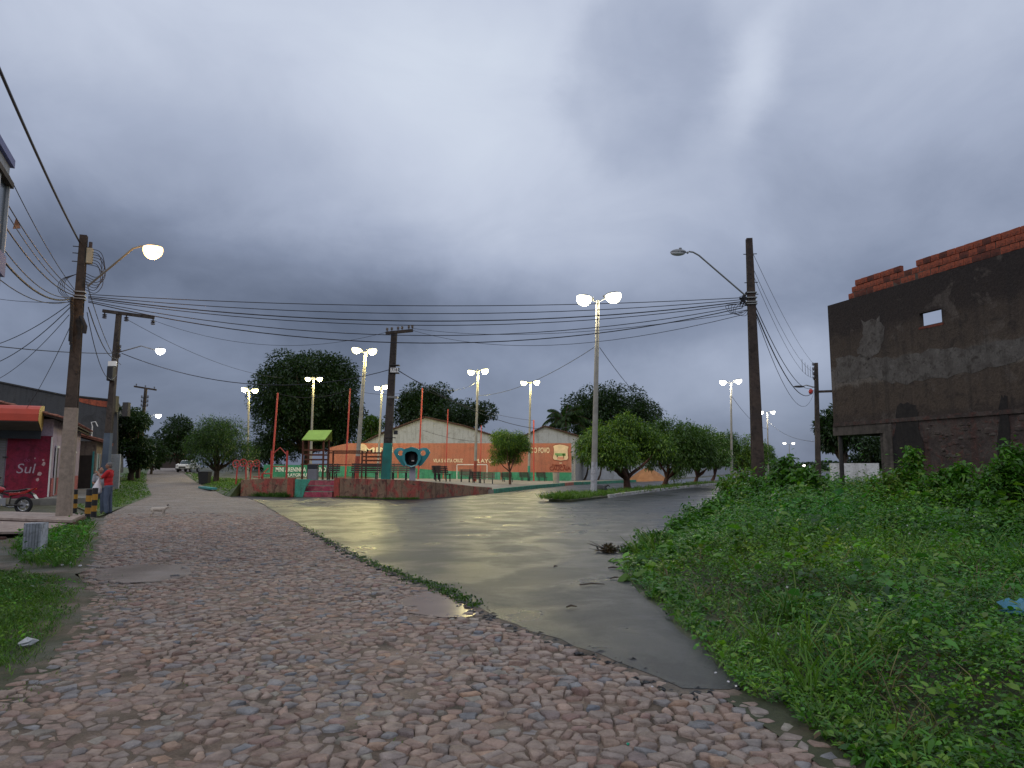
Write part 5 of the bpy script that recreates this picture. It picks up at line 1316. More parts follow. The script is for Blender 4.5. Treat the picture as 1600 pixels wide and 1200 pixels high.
def crown(name, blobs, n, L, W, pal, parent, droop=0.25, detail=2, fill=0.55, spray=1, outward=0.8):
    bl = np.array(blobs); wts = bl[:, 3] ** 2; pick = rng.choice(len(bl), n, p=wts / wts.sum())
    u = rand_dirs(n, -0.85); rad = bl[pick, 3] * (fill + (1 - fill) * rng.random(n) ** 0.5) * rng.uniform(0.88, 1.1, n)
    sq = bl[pick, 4] if bl.shape[1] > 4 else 0.8
    C = bl[pick, :3] + u * np.stack([rad, rad, rad * sq], 1)
    if spray > 1:
        C = np.repeat(C, spray, 0); u = np.repeat(u, spray, 0); ax = unit(u * outward + rng.normal(0, 0.45, (len(u) // spray, 3)).repeat(spray, 0) + np.array([0, 0, -droop * .6]))
        s_ = np.tile(np.linspace(0, 1, spray), n); C = C + ax * (s_ * L * 2.2)[:, None]
        D = unit(ax * 0.7 + rng.normal(0, 0.6, C.shape) + np.array([0, 0, -droop]))
    else: D = unit(u * outward + rng.normal(0, 0.6, u.shape) + np.array([0, 0, -droop]))
    m_ = len(C); V, T, k_ = leaf_arrays(C, D, L * rng.uniform(.7, 1.35, m_), W * rng.uniform(.7, 1.35, m_), 0.12, detail)
    return np_mesh(name, V, T, LEAF, parent, tint(m_, k_, None, pal=pal))
M_BARK = plaster('bark', (0.085, 0.06, 0.045), (0.06, 0.042, 0.032), (0.035, 0.026, 0.02), 3, 8, bump=0.8)
M_BARKR = plaster('reddish_bark', (0.14, 0.065, 0.045), (0.09, 0.05, 0.038), (0.05, 0.03, 0.025), 3, 8, bump=0.8)
def limb(mb, a, b, r0, r1, n=5, wob=0.12):
    a, b = Vector(a), Vector(b); pts = [a.lerp(b, k / n) + Vector((random.uniform(-1, 1), random.uniform(-1, 1), 0)) * wob * (b - a).length * (0.3 if 0 < k < n else 0) for k in range(n + 1)]
    mb.tube(pts, [r0 + (r1 - r0) * k / n for k in range(n + 1)], 7)
def tree(loc, cx, cz, rx, rz, nb, n, L, W, pal, label, trunk_r=0.2, name='tree', fork=0.35, lean=0.0, detail=2, rb=(0.3, 0.5), droop=0.25, spray=1, bark=None, grp=None, fill=0.5, ry=None, bottom=-0.7, outward=0.8):
    """crown ellipsoid centre (cx, 0, cz) radius rx, rz relative to loc"""
    o = empty(name, loc, 0, label, 'tree', grp); ry = ry or rx * 0.9
    blobs = []
    for k in range(nb):
        u = rand_dirs(1, bottom)[0]; f = random.uniform(0.5, 0.86) if k else 0
        r_ = random.uniform(*rb) * min(rx, rz * 1.25)
        blobs.append((cx + u[0] * rx * f, u[1] * ry * f, cz + u[2] * rz * f, r_, 0.82))
    mb = MB(); zf = (cz - rz) * 0.5 + fork * cz * 0.5
    base = Vector((0, 0, -0.1)); fk = Vector((cx * 0.22 + lean, 0, max(0.5, zf)))
    mb.tube([base, base.lerp(fk, 0.12), base.lerp(fk, 0.5) + Vector((lean * .2, 0, 0)), fk], [trunk_r * 1.45, trunk_r * 1.05, trunk_r * 0.9, trunk_r * 0.8], 9)
    for bl in blobs[:max(6, nb // 2)]: limb(mb, fk, (bl[0], bl[1], bl[2] - 0.2 * bl[3]), trunk_r * 0.55, trunk_r * 0.1)
    mb.build('trunk', bark or M_BARK, o, True)
    crown('crown', blobs, n, L, W, pal, o, droop, detail, fill, spray, outward)
    return o
def tree_px(px, py_c, Y, half_w, half_h, px_base, zb, **k):
    c = A(px, py_c, Y); x0 = A(px_base, 740, Y).x; s_ = Y / FPX
    return tree((x0, Y, zb), c.x - x0, c.z - zb, half_w * s_, half_h * s_, **k)
# big dense trees
tree_px(483, 625, 102, 98, 92, 480, 0.3, nb=64, n=46000, L=0.46, W=0.21, pal=GREEN_D, label='huge dark mango tree towering behind the playground', trunk_r=0.6, rb=(0.24, 0.34), bottom=-0.95)
tree_px(690, 652, 108, 84, 50, 690, 0.2, nb=40, n=22000, L=0.46, W=0.21, pal=GREEN_D, label='dark spreading tree behind the white gabled house', trunk_r=0.45, rb=(0.26, 0.46))
tree_px(955, 655, 112, 74, 58, 955, 0.2, nb=40, n=22000, L=0.46, W=0.21, pal=GREEN_D, label='dark round tree right of the coconut palm', trunk_r=0.5, rb=(0.25, 0.44))
tree_px(582, 685, 98, 26, 38, 585, 0.2, nb=14, n=4500, L=0.4, W=0.17, pal=GREEN_M, label='green tree filling the gap between mango and white house', trunk_r=0.25)
# left street
tree_px(343, 696, 62, 50, 42, 338, float(rise(-25, 62)), nb=26, n=6500, L=0.20, W=0.05, pal=GREEN_M + GREEN_D, label='bushy green roadside tree left of the mango', trunk_r=0.26, spray=4, droop=0.35)
tree_px(275, 690, 96, 40, 45, 280, float(rise(-50, 96)), nb=22, n=7000, L=0.38, W=0.18, pal=GREEN_D, label='dark broad leaved tree at the far end of the cobbled street', trunk_r=0.3, fill=0.3)
tree_px(207, 688, 66, 33, 60, 205, float(rise(-35, 66)), nb=26, n=9000, L=0.30, W=0.14, pal=GREEN_D, label='dark tree beside the far crossarm pole', trunk_r=0.3, bottom=-0.95)
tree_px(240, 712, 84, 22, 28, 236, float(rise(-42, 84)), nb=12, n=3500, L=0.3, W=0.15, pal=GREEN_D, label='small dark tree in front of the far end wall', trunk_r=0.16)
tree_px(425, 715, 100, 55, 30, 420, 0.4, nb=16, n=6000, L=0.36, W=0.16, pal=GREEN_D, label='low dark trees mass left below the mango crown', trunk_r=0.25, bottom=-0.95)
# plaza and median trees (feathery)
NEEM = GREEN_M + GREEN_L[:2]  # light leaf greens, brightened to carry lamp light in their colour
tree_px(795, 703, 58, 33, 33, 797, float(zplaza(-0.1, 58)), nb=14, rb=(0.2, 0.42), n=3800, L=0.17, W=0.045, pal=NEEM, label='small bright green tree in the plaza before the lettered wall', trunk_r=0.10, spray=5, droop=0.5, bark=M_BARKR, fill=0.35)
MT = 'trees along the median'
for px, py, Y, hw, hh, bp, n, tr, lb in [
        (975, 703, 47, 62, 44, 980, 5200, 0.26, 'bright green median tree right behind the tall lamp post'),
        (1058, 702, 58, 50, 48, 1037, 5200, 0.22, 'second median tree with a reddish forked trunk'),
        (1098, 708, 70, 34, 42, 1086, 3600, 0.2, 'third median tree, darker and narrower'),
        (1128, 712, 84, 30, 40, 1113, 3000, 0.2, 'fourth median tree with thin dark trunks'),
        (1165, 715, 98, 32, 36, 1150, 2600, 0.18, 'yellowish median tree behind the brown pole'),
        (1195, 722, 118, 16, 32, 1194, 1500, 0.16, 'last median tree just right of the brown pole')]:
    tree_px(px, py, Y, hw * 1.14, hh * 1.0, bp, 0.13, nb=17, rb=(0.2, 0.44), n=n, L=0.17 + 0.0012 * Y, W=0.045 + 0.0006 * Y, pal=NEEM if Y < 50 or Y == 98 else GREEN_M, label=lb, trunk_r=tr, spray=5, droop=0.5, bark=M_BARKR, grp=MT, fill=0.4, fork=0.25, bottom=-0.35)
for px, Y, bp, lb in ((918, 86, 913, 'thin leaning tree against the grey wall'), (938, 84, 934, 'thin dark stemmed tree behind the tall lamp post')):
    tree_px(px, 704, Y, 20, 26, bp, 0.1, nb=10, n=1500, L=0.2, W=0.07, pal=GREEN_M, label=lb, trunk_r=0.12, spray=4, lean=0.35)
tree_px(1052, 738, 66, 16, 8, 1053, 0.13, nb=6, n=260, L=0.2, W=0.06, pal=GREEN_M, label='thin sapling between the median trees', trunk_r=0.04, spray=4)
# behind the unfinished house
tree_px(1312, 672, 60, 36, 52, 1320, 0.0, nb=22, n=7000, L=0.32, W=0.16, pal=GREEN_D, label='dark tree behind the unfinished house porch', trunk_r=0.25, bottom=-0.95)
tree_px(1362, 705, 66, 40, 45, 1362, 0.0, nb=16, n=5000, L=0.32, W=0.16, pal=GREEN_D, label='dark foliage tree seen under the porch', trunk_r=0.25, bottom=-0.95)
# far horizon treeline on the right
V_, T_, C_ = [], [], []; off = 0
for q in range(70):
    x = random.uniform(70, 330); y_ = random.uniform(300, 420); n = 160
    u = rand_dirs(n, 0); Pp = np.column_stack([x + u[:, 0] * 7, y_ + u[:, 1] * 5, u[:, 2] * random.uniform(2, 4.5)])
    V, T, k_ = leaf_arrays(Pp, unit(u + rng.normal(0, .5, u.shape)), np.full(n, 1.6), np.full(n, 1.1), 0.1, 2)
    V_.append(V); T_.append(T + off); off += len(V); C_.append(tint(n, k_, None, pal=GREEN_D))
tag(np_mesh('far_treeline', np.concatenate(V_), np.concatenate(T_), LEAF, None, np.concatenate(C_)), 'low line of trees on the far horizon', 'treeline', kind='stuff')

# coconut palm
pc = A(884, 660, 97); o = empty('coconut_palm', (pc.x, 97, 0.2), 0, 'coconut palm with drooping fronds beside the dark round tree', 'palm tree')
top = Vector((0, 0, pc.z - 0.2)); mb = MB(); mb.tube([(0.5, 0, -0.1), (0.35, 0, top.z * .5), top], [0.3, 0.2, 0.16], 9); mb.build('trunk', M_BARK, o, True)
for q in range(22):
    az = q * 2.4 + random.uniform(-.2, .2); el_ = R(random.uniform(-8, 75)); Lf = random.uniform(3.2, 4.3)
    pts = []; p = top.copy(); d = Vector((math.cos(az) * math.cos(el_), math.sin(az) * math.cos(el_), math.sin(el_)))
    for s_ in range(9): pts.append(p.copy()); p = p + d * (Lf / 8); d = (d + Vector((0, 0, -0.16 - 0.05 * s_ * 0.5))).normalized()
    Pp = np.array([pts[int(f * 7.99)].lerp(pts[min(8, int(f * 7.99) + 1)], f * 7.99 % 1)[:] for f in np.linspace(0.12, 1, 30)])
    tg = unit(np.gradient(Pp, axis=0)); sd_ = unit(np.cross(tg, np.array([[0, 0, 1.0]])))
    PP = np.concatenate([Pp, Pp]); DD = unit(np.concatenate([sd_, -sd_]) * 0.8 + np.concatenate([tg, tg]) * 0.5 + np.array([[0, 0, -0.45]]))
    ln = 1.0 * np.sin(np.linspace(0.35, 2.9, 30)) + 0.15; V, T, k_ = leaf_arrays(PP, DD, np.concatenate([ln, ln]), np.full(60, 0.09), 0.3, 2)
    f = np_mesh('frond', V, T, LEAF, o, tint(60, k_, None, pal=GREEN_D + GREEN_M[:1]))
    MB().tube(pts, [0.035 - 0.0035 * i for i in range(9)], 4).build('rib', M_BARKR, f)

# verge on the right: raised bank with weeds -----------------------------------
V_EDGE = [tuple(G(*p)[:2]) for p in ((1400, 1230), (1345, 1200), (1262, 1146), (1160, 1082), (1068, 985), (1004, 930), (978, 902), (970, 882))] + [(2.95, 14.9), (5.0, 20.8), (6.95, 26.1), (9.5, 32.1), (13.2, 40.1)]
VERGE = V_EDGE + [(26, 60), (60, 60), (60, 2.5), (2.6, 2.2)]
V_OUT = [(x - .22, y - .10 if y < 12 else y) for x, y in V_EDGE]
V_EDGE2 = np.array(V_EDGE)
def edge_dist(x, y):
    P_ = np.column_stack([np.ravel(x), np.ravel(y)]); d = np.full(len(P_), 1e9)
    for a, b in zip(V_EDGE2[:-1], V_EDGE2[1:]):
        ab = b - a; t = np.clip(((P_ - a) @ ab) / (ab @ ab), 0, 1); d = np.minimum(d, np.hypot(*(P_ - (a + t[:, None] * ab)).T))
    return d
def vnoise(x, y, s_):
    return (np.sin(x * s_ + 1.3 + 1.7 * np.sin(y * s_ * .7)) + np.sin(y * s_ * 1.13 + .4 + 1.3 * np.sin(x * s_ * .9 + 2)) + np.sin((x + y) * s_ * .61 + 3)) / 3
def zbank(x, y):
    d = edge_dist(x, y); return 0.024 + 0.21 * sstep(0.1, 2.2, d) + 0.07 * vnoise(x, y, 1.4) * sstep(0.2, 1.5, d)
tag(sheet('grass_bank', V_OUT + VERGE[len(V_EDGE):], lambda x, y: zbank(x, y), 0.5, M_BANK), kind='structure')
def scatter(n, x0, x1, y0, y1, keep):
    x = rng.uniform(x0, x1, n); y = y0 * (y1 / y0) ** rng.random(n); m_ = keep(x, y); return x[m_], y[m_]
HN = Vector((-HD.y, HD.x))
def bank_keep(x, y):
    d, ins = poly_dist(VERGE, np.column_stack([x, y]))
    vis = (x < 0.76 * y + 0.9)
    hl = (x - HC.x) * HD.x + (y - HC.y) * HD.y; hd = (x - HC.x) * HN.x + (y - HC.y) * HN.y
    inside_house = (hd > -0.05) & (hd < 6.2) & (hl > 0.2 if True else hl) & (hl < 13)
    # worn foot path (line in the photograph from 1130,985 to 1300,1025)
    a, b = np.array(G(1110, 975)[:2]), np.array(G(1300, 1030)[:2]); ab = b - a
    t = np.clip(((np.column_stack([x, y]) - a) @ ab) / (ab @ ab), 0, 1); dp = np.hypot(*(np.column_stack([x, y]) - (a + t[:, None] * ab)).T)
    path = (dp < 0.16 + 0.08 * vnoise(x, y, 5)) & (rng.random(len(x)) < 0.85)
    return ins & vis & ~inside_house & ~path
def hweed(x, y):
    d = edge_dist(x, y); h = 0.09 + 0.16 * sstep(0.05, 1.4, d) + 0.13 * vnoise(x, y, 2.0) * sstep(.2, 1, d) + 0.5 * sstep(8, 16, y) * sstep(0.3, 2.5, d) + 0.08 * vnoise(x + 9, y, 6.0) * sstep(.1, .8, d)
    return np.clip(h, 0.05, 0.9)
def patch(x, y):
    a = 1.04 + .24 * vnoise(x, y, 1.25) + .18 * vnoise(x + 3, y + 7, 4.0); b = vnoise(x + 11, y - 4, .9)
    return np.column_stack([a * (1 + .30 * b), a, a * (1 - .35 * b)])
def weeds(n, leaves, Lr, Wr, pal, sel=None, hmul=1.0, upr=0.5, detail=4, x0=-1.5, x1=20, y0=3.0, y1=32.0, keep=bank_keep, hf=hweed, zf=zbank):
    x, y = scatter(n, x0, x1, y0, y1, keep)
    if sel is not None: q = sel(x, y); x, y = x[q], y[q]
    z = zf(x, y); h = hf(x, y) * hmul * rng.uniform(.6, 1.25, len(x)); k_ = leaves
    i = np.repeat(np.arange(len(x)), k_); f = rng.random(len(i)) ** 0.7; a = rng.uniform(0, 2 * np.pi, len(i))
    lean = rng.normal(0, .25, (len(x), 2)); rad = rng.uniform(.0, .05, len(i)) + f * .03
    Pb = np.column_stack([x[i] + lean[i, 0] * f * h[i] + rad * np.cos(a), y[i] + lean[i, 1] * f * h[i] + rad * np.sin(a), z[i] + f * h[i]])
    D = np.column_stack([np.cos(a), np.sin(a), rng.normal(upr, .35, len(i))])
    far = 1 + np.clip((y[i] - 8) / 16, 0, 1.2)
    L = rng.uniform(*Lr, len(i)) * far; W = rng.uniform(*Wr, len(i)) * far
    V, T, m_ = leaf_arrays(Pb, D, L, W, rng.uniform(.1, .6, len(i)), detail)
    pc_ = np.asarray(pal)[rng.integers(0, len(pal), len(x))] * rng.uniform(.5, 1.35, (len(x), 1)) * patch(x, y); c = pc_[i] * rng.uniform(.8, 1.2, (len(i), 1))
    return V, T, np.repeat(c, m_, 0)
def merge(parts):
    V_, T_, C_, o_ = [], [], [], 0
    for V, T, C in parts: V_.append(V); T_.append(T + o_); C_.append(C); o_ += len(V)
    return np.concatenate(V_), np.concatenate(T_), np.concatenate(C_)
WG = [(0.075, 0.225, 0.018), (0.060, 0.190, 0.016), (0.105, 0.275, 0.022), (0.045, 0.150, 0.020), (0.135, 0.285, 0.024), (0.058, 0.185, 0.028)]
WY_ = [(0.14, 0.25, 0.03), (0.17, 0.26, 0.04), (0.12, 0.23, 0.025)]
parts = [weeds(64000, 9, (.026, .058), (.012, .028), WG),                                         # small leaved ground cover
         weeds(3400, 8, (.055, .125), (.026, .058), WG + WY_, upr=.35, hmul=1.15),
         weeds(5000, 14, (.04, .08), (.008, .016), WG + WY_, upr=.6, hmul=1.35, sel=lambda x, y: vnoise(x + 5, y, 1.9) > -.1),                    # broad leaves
         weeds(2400, 16, (.05, .10), (.022, .045), WY_ + WG[:2], hmul=1.5, sel=lambda x, y: vnoise(x, y, 3.1) > .15),
         weeds(900, 12, (.10, .20), (.05, .10), WG, hmul=1.15, upr=.25, sel=lambda x, y: y > 6)]
parts.append(weeds(2600, 5, (.04, .09), (.02, .04), [(0.10, 0.065, 0.03), (0.07, 0.045, 0.022), (0.14, 0.11, 0.04)], hmul=.55, upr=.1))      # dead leaves
parts.append(weeds(420, 26, (.04, .09), (.014, .03), WG[:4] + WY_[:1], hmul=2.1, upr=.3, sel=lambda x, y: (y > 5.5) & (vnoise(x, y, 2.7) > 0)))      # tall leafy stems
V, T, C_ = merge(parts)
tag(np_mesh('weeds', V, T, LEAF, None, C_), 'dense green weeds covering the bank at lower right', 'weeds', kind='stuff')
def blades(n, Lr, Wr, pal, keep, y0, y1, x0, x1, zf, sel=None, k_=7, bend=(.2, .9), spread=.5, yscale=10):
    x, y = scatter(n, x0, x1, y0, y1, keep)
    if sel is not None: q = sel(x, y); x, y = x[q], y[q]
    z = zf(x, y); i = np.repeat(np.arange(len(x)), k_); a = rng.uniform(0, 2 * np.pi, len(i))
    Pb = np.column_stack([x[i] + rng.normal(0, .03, len(i)), y[i] + rng.normal(0, .03, len(i)), z[i] - .01])
    D = np.column_stack([np.cos(a) * spread, np.sin(a) * spread, np.full(len(i), 1.0)])
    far = 1 + np.clip((y[i] - 8) / yscale, 0, 2.5)
    V, T, m_ = leaf_arrays(Pb, D, rng.uniform(*Lr, len(i)), rng.uniform(*Wr, len(i)) * far, rng.uniform(*bend, len(i)), 4)
    pc_ = np.asarray(pal)[rng.integers(0, len(pal), len(x))] * rng.uniform(.75, 1.25, (len(x), 1))
    return V, T, np.repeat(pc_[i] * rng.uniform(.8, 1.2, (len(i), 1)), m_, 0)
GR = [(0.09, 0.19, 0.022), (0.12, 0.225, 0.03), (0.065, 0.15, 0.02), (0.14, 0.22, 0.04)]
DRY = [(0.17, 0.14, 0.06), (0.12, 0.09, 0.05)]
V, T, C_ = merge([blades(16000, (.12, .36), (.005, .010), GR, bank_keep, 3.0, 30, -1.5, 20, zbank, sel=lambda x, y: (vnoise(x, y, 1.7) > -.1) | (edge_dist(x, y) < .5)),
                  blades(1100, (.45, .95), (.010, .018), GR + WG[-1:], bank_keep, 5.0, 16, 2, 13, zbank, sel=lambda x, y: (vnoise(x, y, 1.1) > .25), k_=12),
                  blades(350, (.3, .7), (.006, .010), DRY, bank_keep, 4.0, 16, 2, 13, zbank, k_=6)])
tag(np_mesh('grass', V, T, GRASS, None, C_), 'long grass blades mixed through the weeds on the right bank', 'grass', kind='stuff')
# small pale blossoms
x, y = scatter(420, 0, 18, 6, 26, bank_keep); z = zbank(x, y) + hweed(x, y) * 1.05
V, T, m_ = leaf_arrays(np.column_stack([x, y, z]), rand_dirs(len(x), .2), np.full(len(x), .035), np.full(len(x), .03), 0.1, 2)
tag(np_mesh('blossoms', V, T, LEAF, None, np.full((len(V), 3), .6)), 'tiny pale blossoms dotted over the weeds', 'flowers', kind='stuff')

# shrubs standing in the bank: each one a thing ----------------------------------
def shrub(px, py_top, Y, half_px, label, n=1500, L=.13, W=.055, pal=None, stems=7, name='shrub', zb=None, squash=0.9):
    x0 = A(px, 760, Y).x; zb = float(zbank(np.array([x0]), np.array([Y]))[0]) if zb is None else zb
    H = A(px, py_top, Y).z - zb; rx = half_px * Y / FPX
    o = empty(name, (x0, Y, zb), 0, label, 'shrub', 'shrubs on the right bank'); mb = MB(); Pb, Dd = [], []
    tips = []
    for s_ in range(stems):
        a = 2 * math.pi * s_ / stems + random.uniform(-.4, .4); rr = rx * random.uniform(.25, .95); hh = H * random.uniform(.62, 1.0) * (1 - .25 * rr / rx)
        if s_ == 0: rr, hh = rx * .15, H
        b0 = Vector((random.uniform(-.08, .08), random.uniform(-.08, .08), -.05)); tip = Vector((rr * math.cos(a), rr * math.sin(a) * .9, hh)); mid = b0.lerp(tip, .5) + Vector((random.uniform(-.1, .1) * H, random.uniform(-.1, .1) * H, H * .06))
        mb.tube([b0, mid, tip], [.022, .014, .005], 5); tips.append((b0, mid, tip))
        for t_ in range(3):
            q = mid.lerp(tip, random.uniform(0, .7)); e = q + Vector((random.uniform(-.3, .3) * rx, random.uniform(-.3, .3) * rx, random.uniform(.05, .25) * H)); mb.tube([q, e], [.01, .004], 4); tips.append((q, q.lerp(e, .5), e))
    mb.build('stem', M_BARK, o, True)
    per = max(6, n // len(tips))
    for b0, mid, tip in tips:
        f = rng.random(per) ** .6
        P_ = np.where(f[:, None] < .5, np.array(b0[:]) + (np.array(mid[:]) - np.array(b0[:])) * (f[:, None] * 2), np.array(mid[:]) + (np.array(tip[:]) - np.array(mid[:])) * (f[:, None] * 2 - 1))
        keepm = P_[:, 2] > H * .08; P_ = P_[keepm]; P_ = P_ + rng.normal(0, .06 + .05 * rx, P_.shape) * np.array([1, 1, .7]); Pb.append(P_)
        dd = rand_dirs(len(P_), -.5); Dd.append(dd + np.array([0, 0, -.15]))
    Pb = np.concatenate(Pb); Dd = np.concatenate(Dd); m_ = len(Pb)
    V, T, k_ = leaf_arrays(Pb, Dd, L * rng.uniform(.6, 1.3, m_), W * rng.uniform(.6, 1.3, m_), rng.uniform(.1, .5, m_), 4)
    np_mesh('foliage', V, T, LEAF, o, tint(m_, k_, None, pal=pal or (WG[:4]), var=.3)); return o
SG = [(0.048, 0.145, 0.017), (0.066, 0.185, 0.019), (0.038, 0.11, 0.015), (0.09, 0.21, 0.022)]
for a_ in [
    (1150, 738, 21.0, 46, 'loose yellowish shrub leaning over the road before the brown pole', 1500, .16, .065, WY_ + WG[:2]),
    (1215, 730, 21.2, 58, 'tall bushy shrub just right of the brown pole foot', 3800, .17, .075, SG),
    (1255, 740, 20.6, 50, 'dense shrub in the middle of the bush mass by the pole', 3600, .16, .07, SG + WG[:1]),
    (1316, 775, 19.0, 46, 'dark dense shrub beside the porch post', 2800, .15, .065, SG),
    (1178, 757, 19.0, 58, 'leafy shrub in front of the brown pole foot', 3000, .14, .06, SG + WG[:1]),
    (1240, 770, 18.0, 60, 'shaggy shrub below the tall bush by the pole', 3000, .14, .06, SG),
    (1118, 782, 18.6, 46, 'rounded low shrub bulging onto the asphalt edge', 2400, .12, .05, WG[:4]),
    (1075, 812, 17.0, 46, 'low clover like clump at the asphalt edge', 2400, .10, .045, WG[:4]),
    (1025, 842, 14.8, 38, 'low leafy clump close to the tip of the bank', 2000, .08, .04, SG + WG[:1]),
    (990, 862, 13.6, 26, 'small dark clump at the tip of the bank', 1300, .07, .035, SG),
    (1425, 720, 18.5, 44, 'upright bright shrub against the house column', 2200, .15, .07, WG[:2] + WY_[:1]),
    (1378, 750, 17.5, 36, 'small yellow green shrub left of the house column', 1400, .13, .06, WY_ + WG[:2]),
    (1465, 742, 17.0, 40, 'leafy shrub between the column and the dark wall', 2200, .13, .06, SG + WG[:2]),
    (1505, 733, 17.0, 36, 'upright shrub before the dark wall', 1900, .14, .065, WG[:3]),
    (1580, 705, 15.5, 56, 'tall shrub at the right edge against the dark wall', 3400, .14, .065, SG + WG[:2]),
    (1540, 750, 14.6, 50, 'bushy shrub next to the tall one at the right edge', 2800, .13, .06, SG),
    (1470, 776, 15.0, 60, 'wide low shrub below the dark wall', 2800, .12, .055, SG + WG[:1]),
    (1565, 800, 12.6, 60, 'drooping leafy shrub near the right edge', 2600, .12, .05, SG),
    (1335, 790, 16.0, 50, 'weedy shrub in front of the porch', 2400, .12, .05, WG[:4]),
    (1400, 808, 13.8, 56, 'broad weedy clump in front of the house column', 2600, .11, .05, SG + WG[:2]),
    (1275, 815, 14.6, 60, 'spreading clump in the middle of the bank', 2600, .11, .045, SG + WG[:2])]:
    shrub(a_[0], a_[1] - (11 if a_[1] < 760 else 5), *a_[2:])

# left verges -----------------------------------------------------------
LV1 = [tuple(G(*p)[:2]) for p in ((-260, 1200), (-60, 1100), (55, 1036), (108, 982), (132, 930), (100, 904), (40, 893), (-200, 890))]
LV2 = [tuple(G(*p)[:2]) for p in ((20, 888), (120, 890), (140, 874), (148, 850), (150, 824), (134, 812), (112, 818), (66, 836), (10, 850))]
M_VERGE = soil_mat('verge_soil', [(0.3, (0.035, 0.05, 0.018)), (0.5, (0.075, 0.07, 0.035)), (0.7, (0.20, 0.14, 0.10))], 1.3, fine=40)
tag(sheet('verge', [(-3.0, 1.2), (-3.1, 3.0)] + [(x + .30, y) for x, y in LV1[1:5]] + [tuple(G(112, 900)[:2]), tuple(G(160, 884)[:2]), tuple(G(168, 850)[:2]), tuple(G(166, 812)[:2]), tuple(G(128, 806)[:2])] + [(-26, 21), (-26, 1.2)], 0.016, 0.3, M_VERGE, jag=.05), kind='structure')
def keep_poly(poly, fr=0.0):
    def f(x, y):
        d, ins = poly_dist(poly, np.column_stack([x, y])); return ins & (rng.random(len(x)) < np.clip(d / max(fr, 1e-3), 0.06, 1) if fr else ins)
    return f
flat = lambda x, y: np.full(len(x), .016)
V, T, C_ = merge([blades(60000, (.05, .17), (.004, .008), GR[:3], keep_poly(LV1, .6), 4.0, 14, -12, -2, flat, k_=7),
                  weeds(5000, 6, (.03, .06), (.015, .03), WG, keep=keep_poly(LV1, .5), x0=-12, x1=-2, y0=4, y1=14, hf=lambda x, y: np.full(len(x), .08), zf=flat)])
tag(np_mesh('grass', V, T, GRASS, None, C_), 'short dark grass at the lower left edge', 'grass', kind='stuff')
FR = [tuple(G(*p)[:2]) for p in ((-60, 1140), (90, 1075), (150, 1000), (215, 930), (190, 900), (120, 900), (100, 980), (40, 1040), (-60, 1100))]
V, T, C_ = blades(7000, (.02, .07), (.003, .006), GR[:3] + DRY[1:], lambda x, y: poly_dist(FR, np.column_stack([x, y]))[1] & (vnoise(x, y, 4.0) + rng.normal(0, .25, len(x)) > .05), 3.6, 13, -9, -1.5, lambda x, y: np.full(len(x), .014), k_=6)
tag(np_mesh('grass', V, T, GRASS, None, C_), 'mossy grass creeping between the cobbles near the left edge', 'grass', kind='stuff')
V, T, C_ = merge([blades(6500, (.12, .36), (.006, .011), GR[:3] + WG[:2], keep_poly(LV2, .25), 11.0, 25, -15, -5, flat, k_=8),
                  weeds(1500, 8, (.05, .09), (.02, .04), WG, keep=keep_poly(LV2, .3), x0=-15, x1=-5, y0=11, y1=25, hf=lambda x, y: np.full(len(x), .22), zf=flat)])
tag(np_mesh('grass', V, T, GRASS, None, C_), 'tall grass tuft around the grooved block and slabs', 'grass', kind='stuff')
# far verges of the cobbled street
LV3 = [tuple(A(px, 730, d)[:2]) for px, d in ((160, 23.5), (178, 26), (240, 41), (236, 48), (230, 60), (230, 88), (236, 122), (190, 122), (185, 60), (160, 42), (120, 30))]
LV4 = MOUND
zr = lambda x, y: rise(x, y) + 0.0
M_GRASSY = soil_mat('grassy_soil', [(0.3, (0.055, 0.085, 0.02)), (0.55, (0.08, 0.11, 0.025)), (0.75, (0.16, 0.12, 0.06))], 0.8, fine=12)
for pol, lb in ((LV3, 'grass verge in front of the left terrace'), (LV4, 'grass verge between the cobbles and the red plaza wall')):
    if pol is LV3: tag(sheet('verge', pol, lambda x, y: rise(x, y) + 0.022, 0.8, M_GRASSY), kind='structure')
    V, T, C_ = blades(26000, (.10, .30), (.012, .022), GR, keep_poly(pol, .5), 23, 90, -46, -12, zr if pol is LV3 else zmound, k_=5, yscale=30)
    tag(np_mesh('grass', V, T, GRASS, None, C_), lb, 'grass', kind='stuff')
# tufts: median tip, wall foot
def tuft_line(pts, n, Lr, label, w=.3, k_=8, z=.13, pal=GR):
    pts = np.array(pts); t = rng.random(n) * (len(pts) - 1); i = t.astype(int); q = pts[i] + (pts[i + 1] - pts[i]) * (t - i)[:, None] + rng.normal(0, w, (n, 2))
    i = np.repeat(np.arange(n), k_); a = rng.uniform(0, 6.28, len(i))
    V, T, m_ = leaf_arrays(np.column_stack([q[i] + rng.normal(0, .04, (len(i), 2)), np.full(len(i), z)]), np.column_stack([np.cos(a) * .5, np.sin(a) * .5, np.ones(len(i))]), rng.uniform(*Lr, len(i)), rng.uniform(.015, .03, len(i)), rng.uniform(.1, .8, len(i)), 4)
    pc_ = np.asarray(pal)[rng.integers(0, len(pal), n)]
    return tag(np_mesh('grass', V, T, GRASS, None, np.repeat(pc_[i] * rng.uniform(.75, 1.2, (len(i), 1)), m_, 0)), label, 'grass', kind='stuff')
tuft_line([(2.0, 33.1), (2.7, 34.3), (3.4, 36.0)], 420, (.25, .6), 'grass clump on the tip of the median', .35)
tuft_line([(3.6, 36.6), (4.6, 38.2), (5.2, 40)], 200, (.2, .5), 'grass around the foot of the tall lamp post', .35)
tuft_line([(6, 42), (8.5, 48), (13, 57), (19, 70)], 500, (.12, .4), 'sparse grass under the median trees', .7)
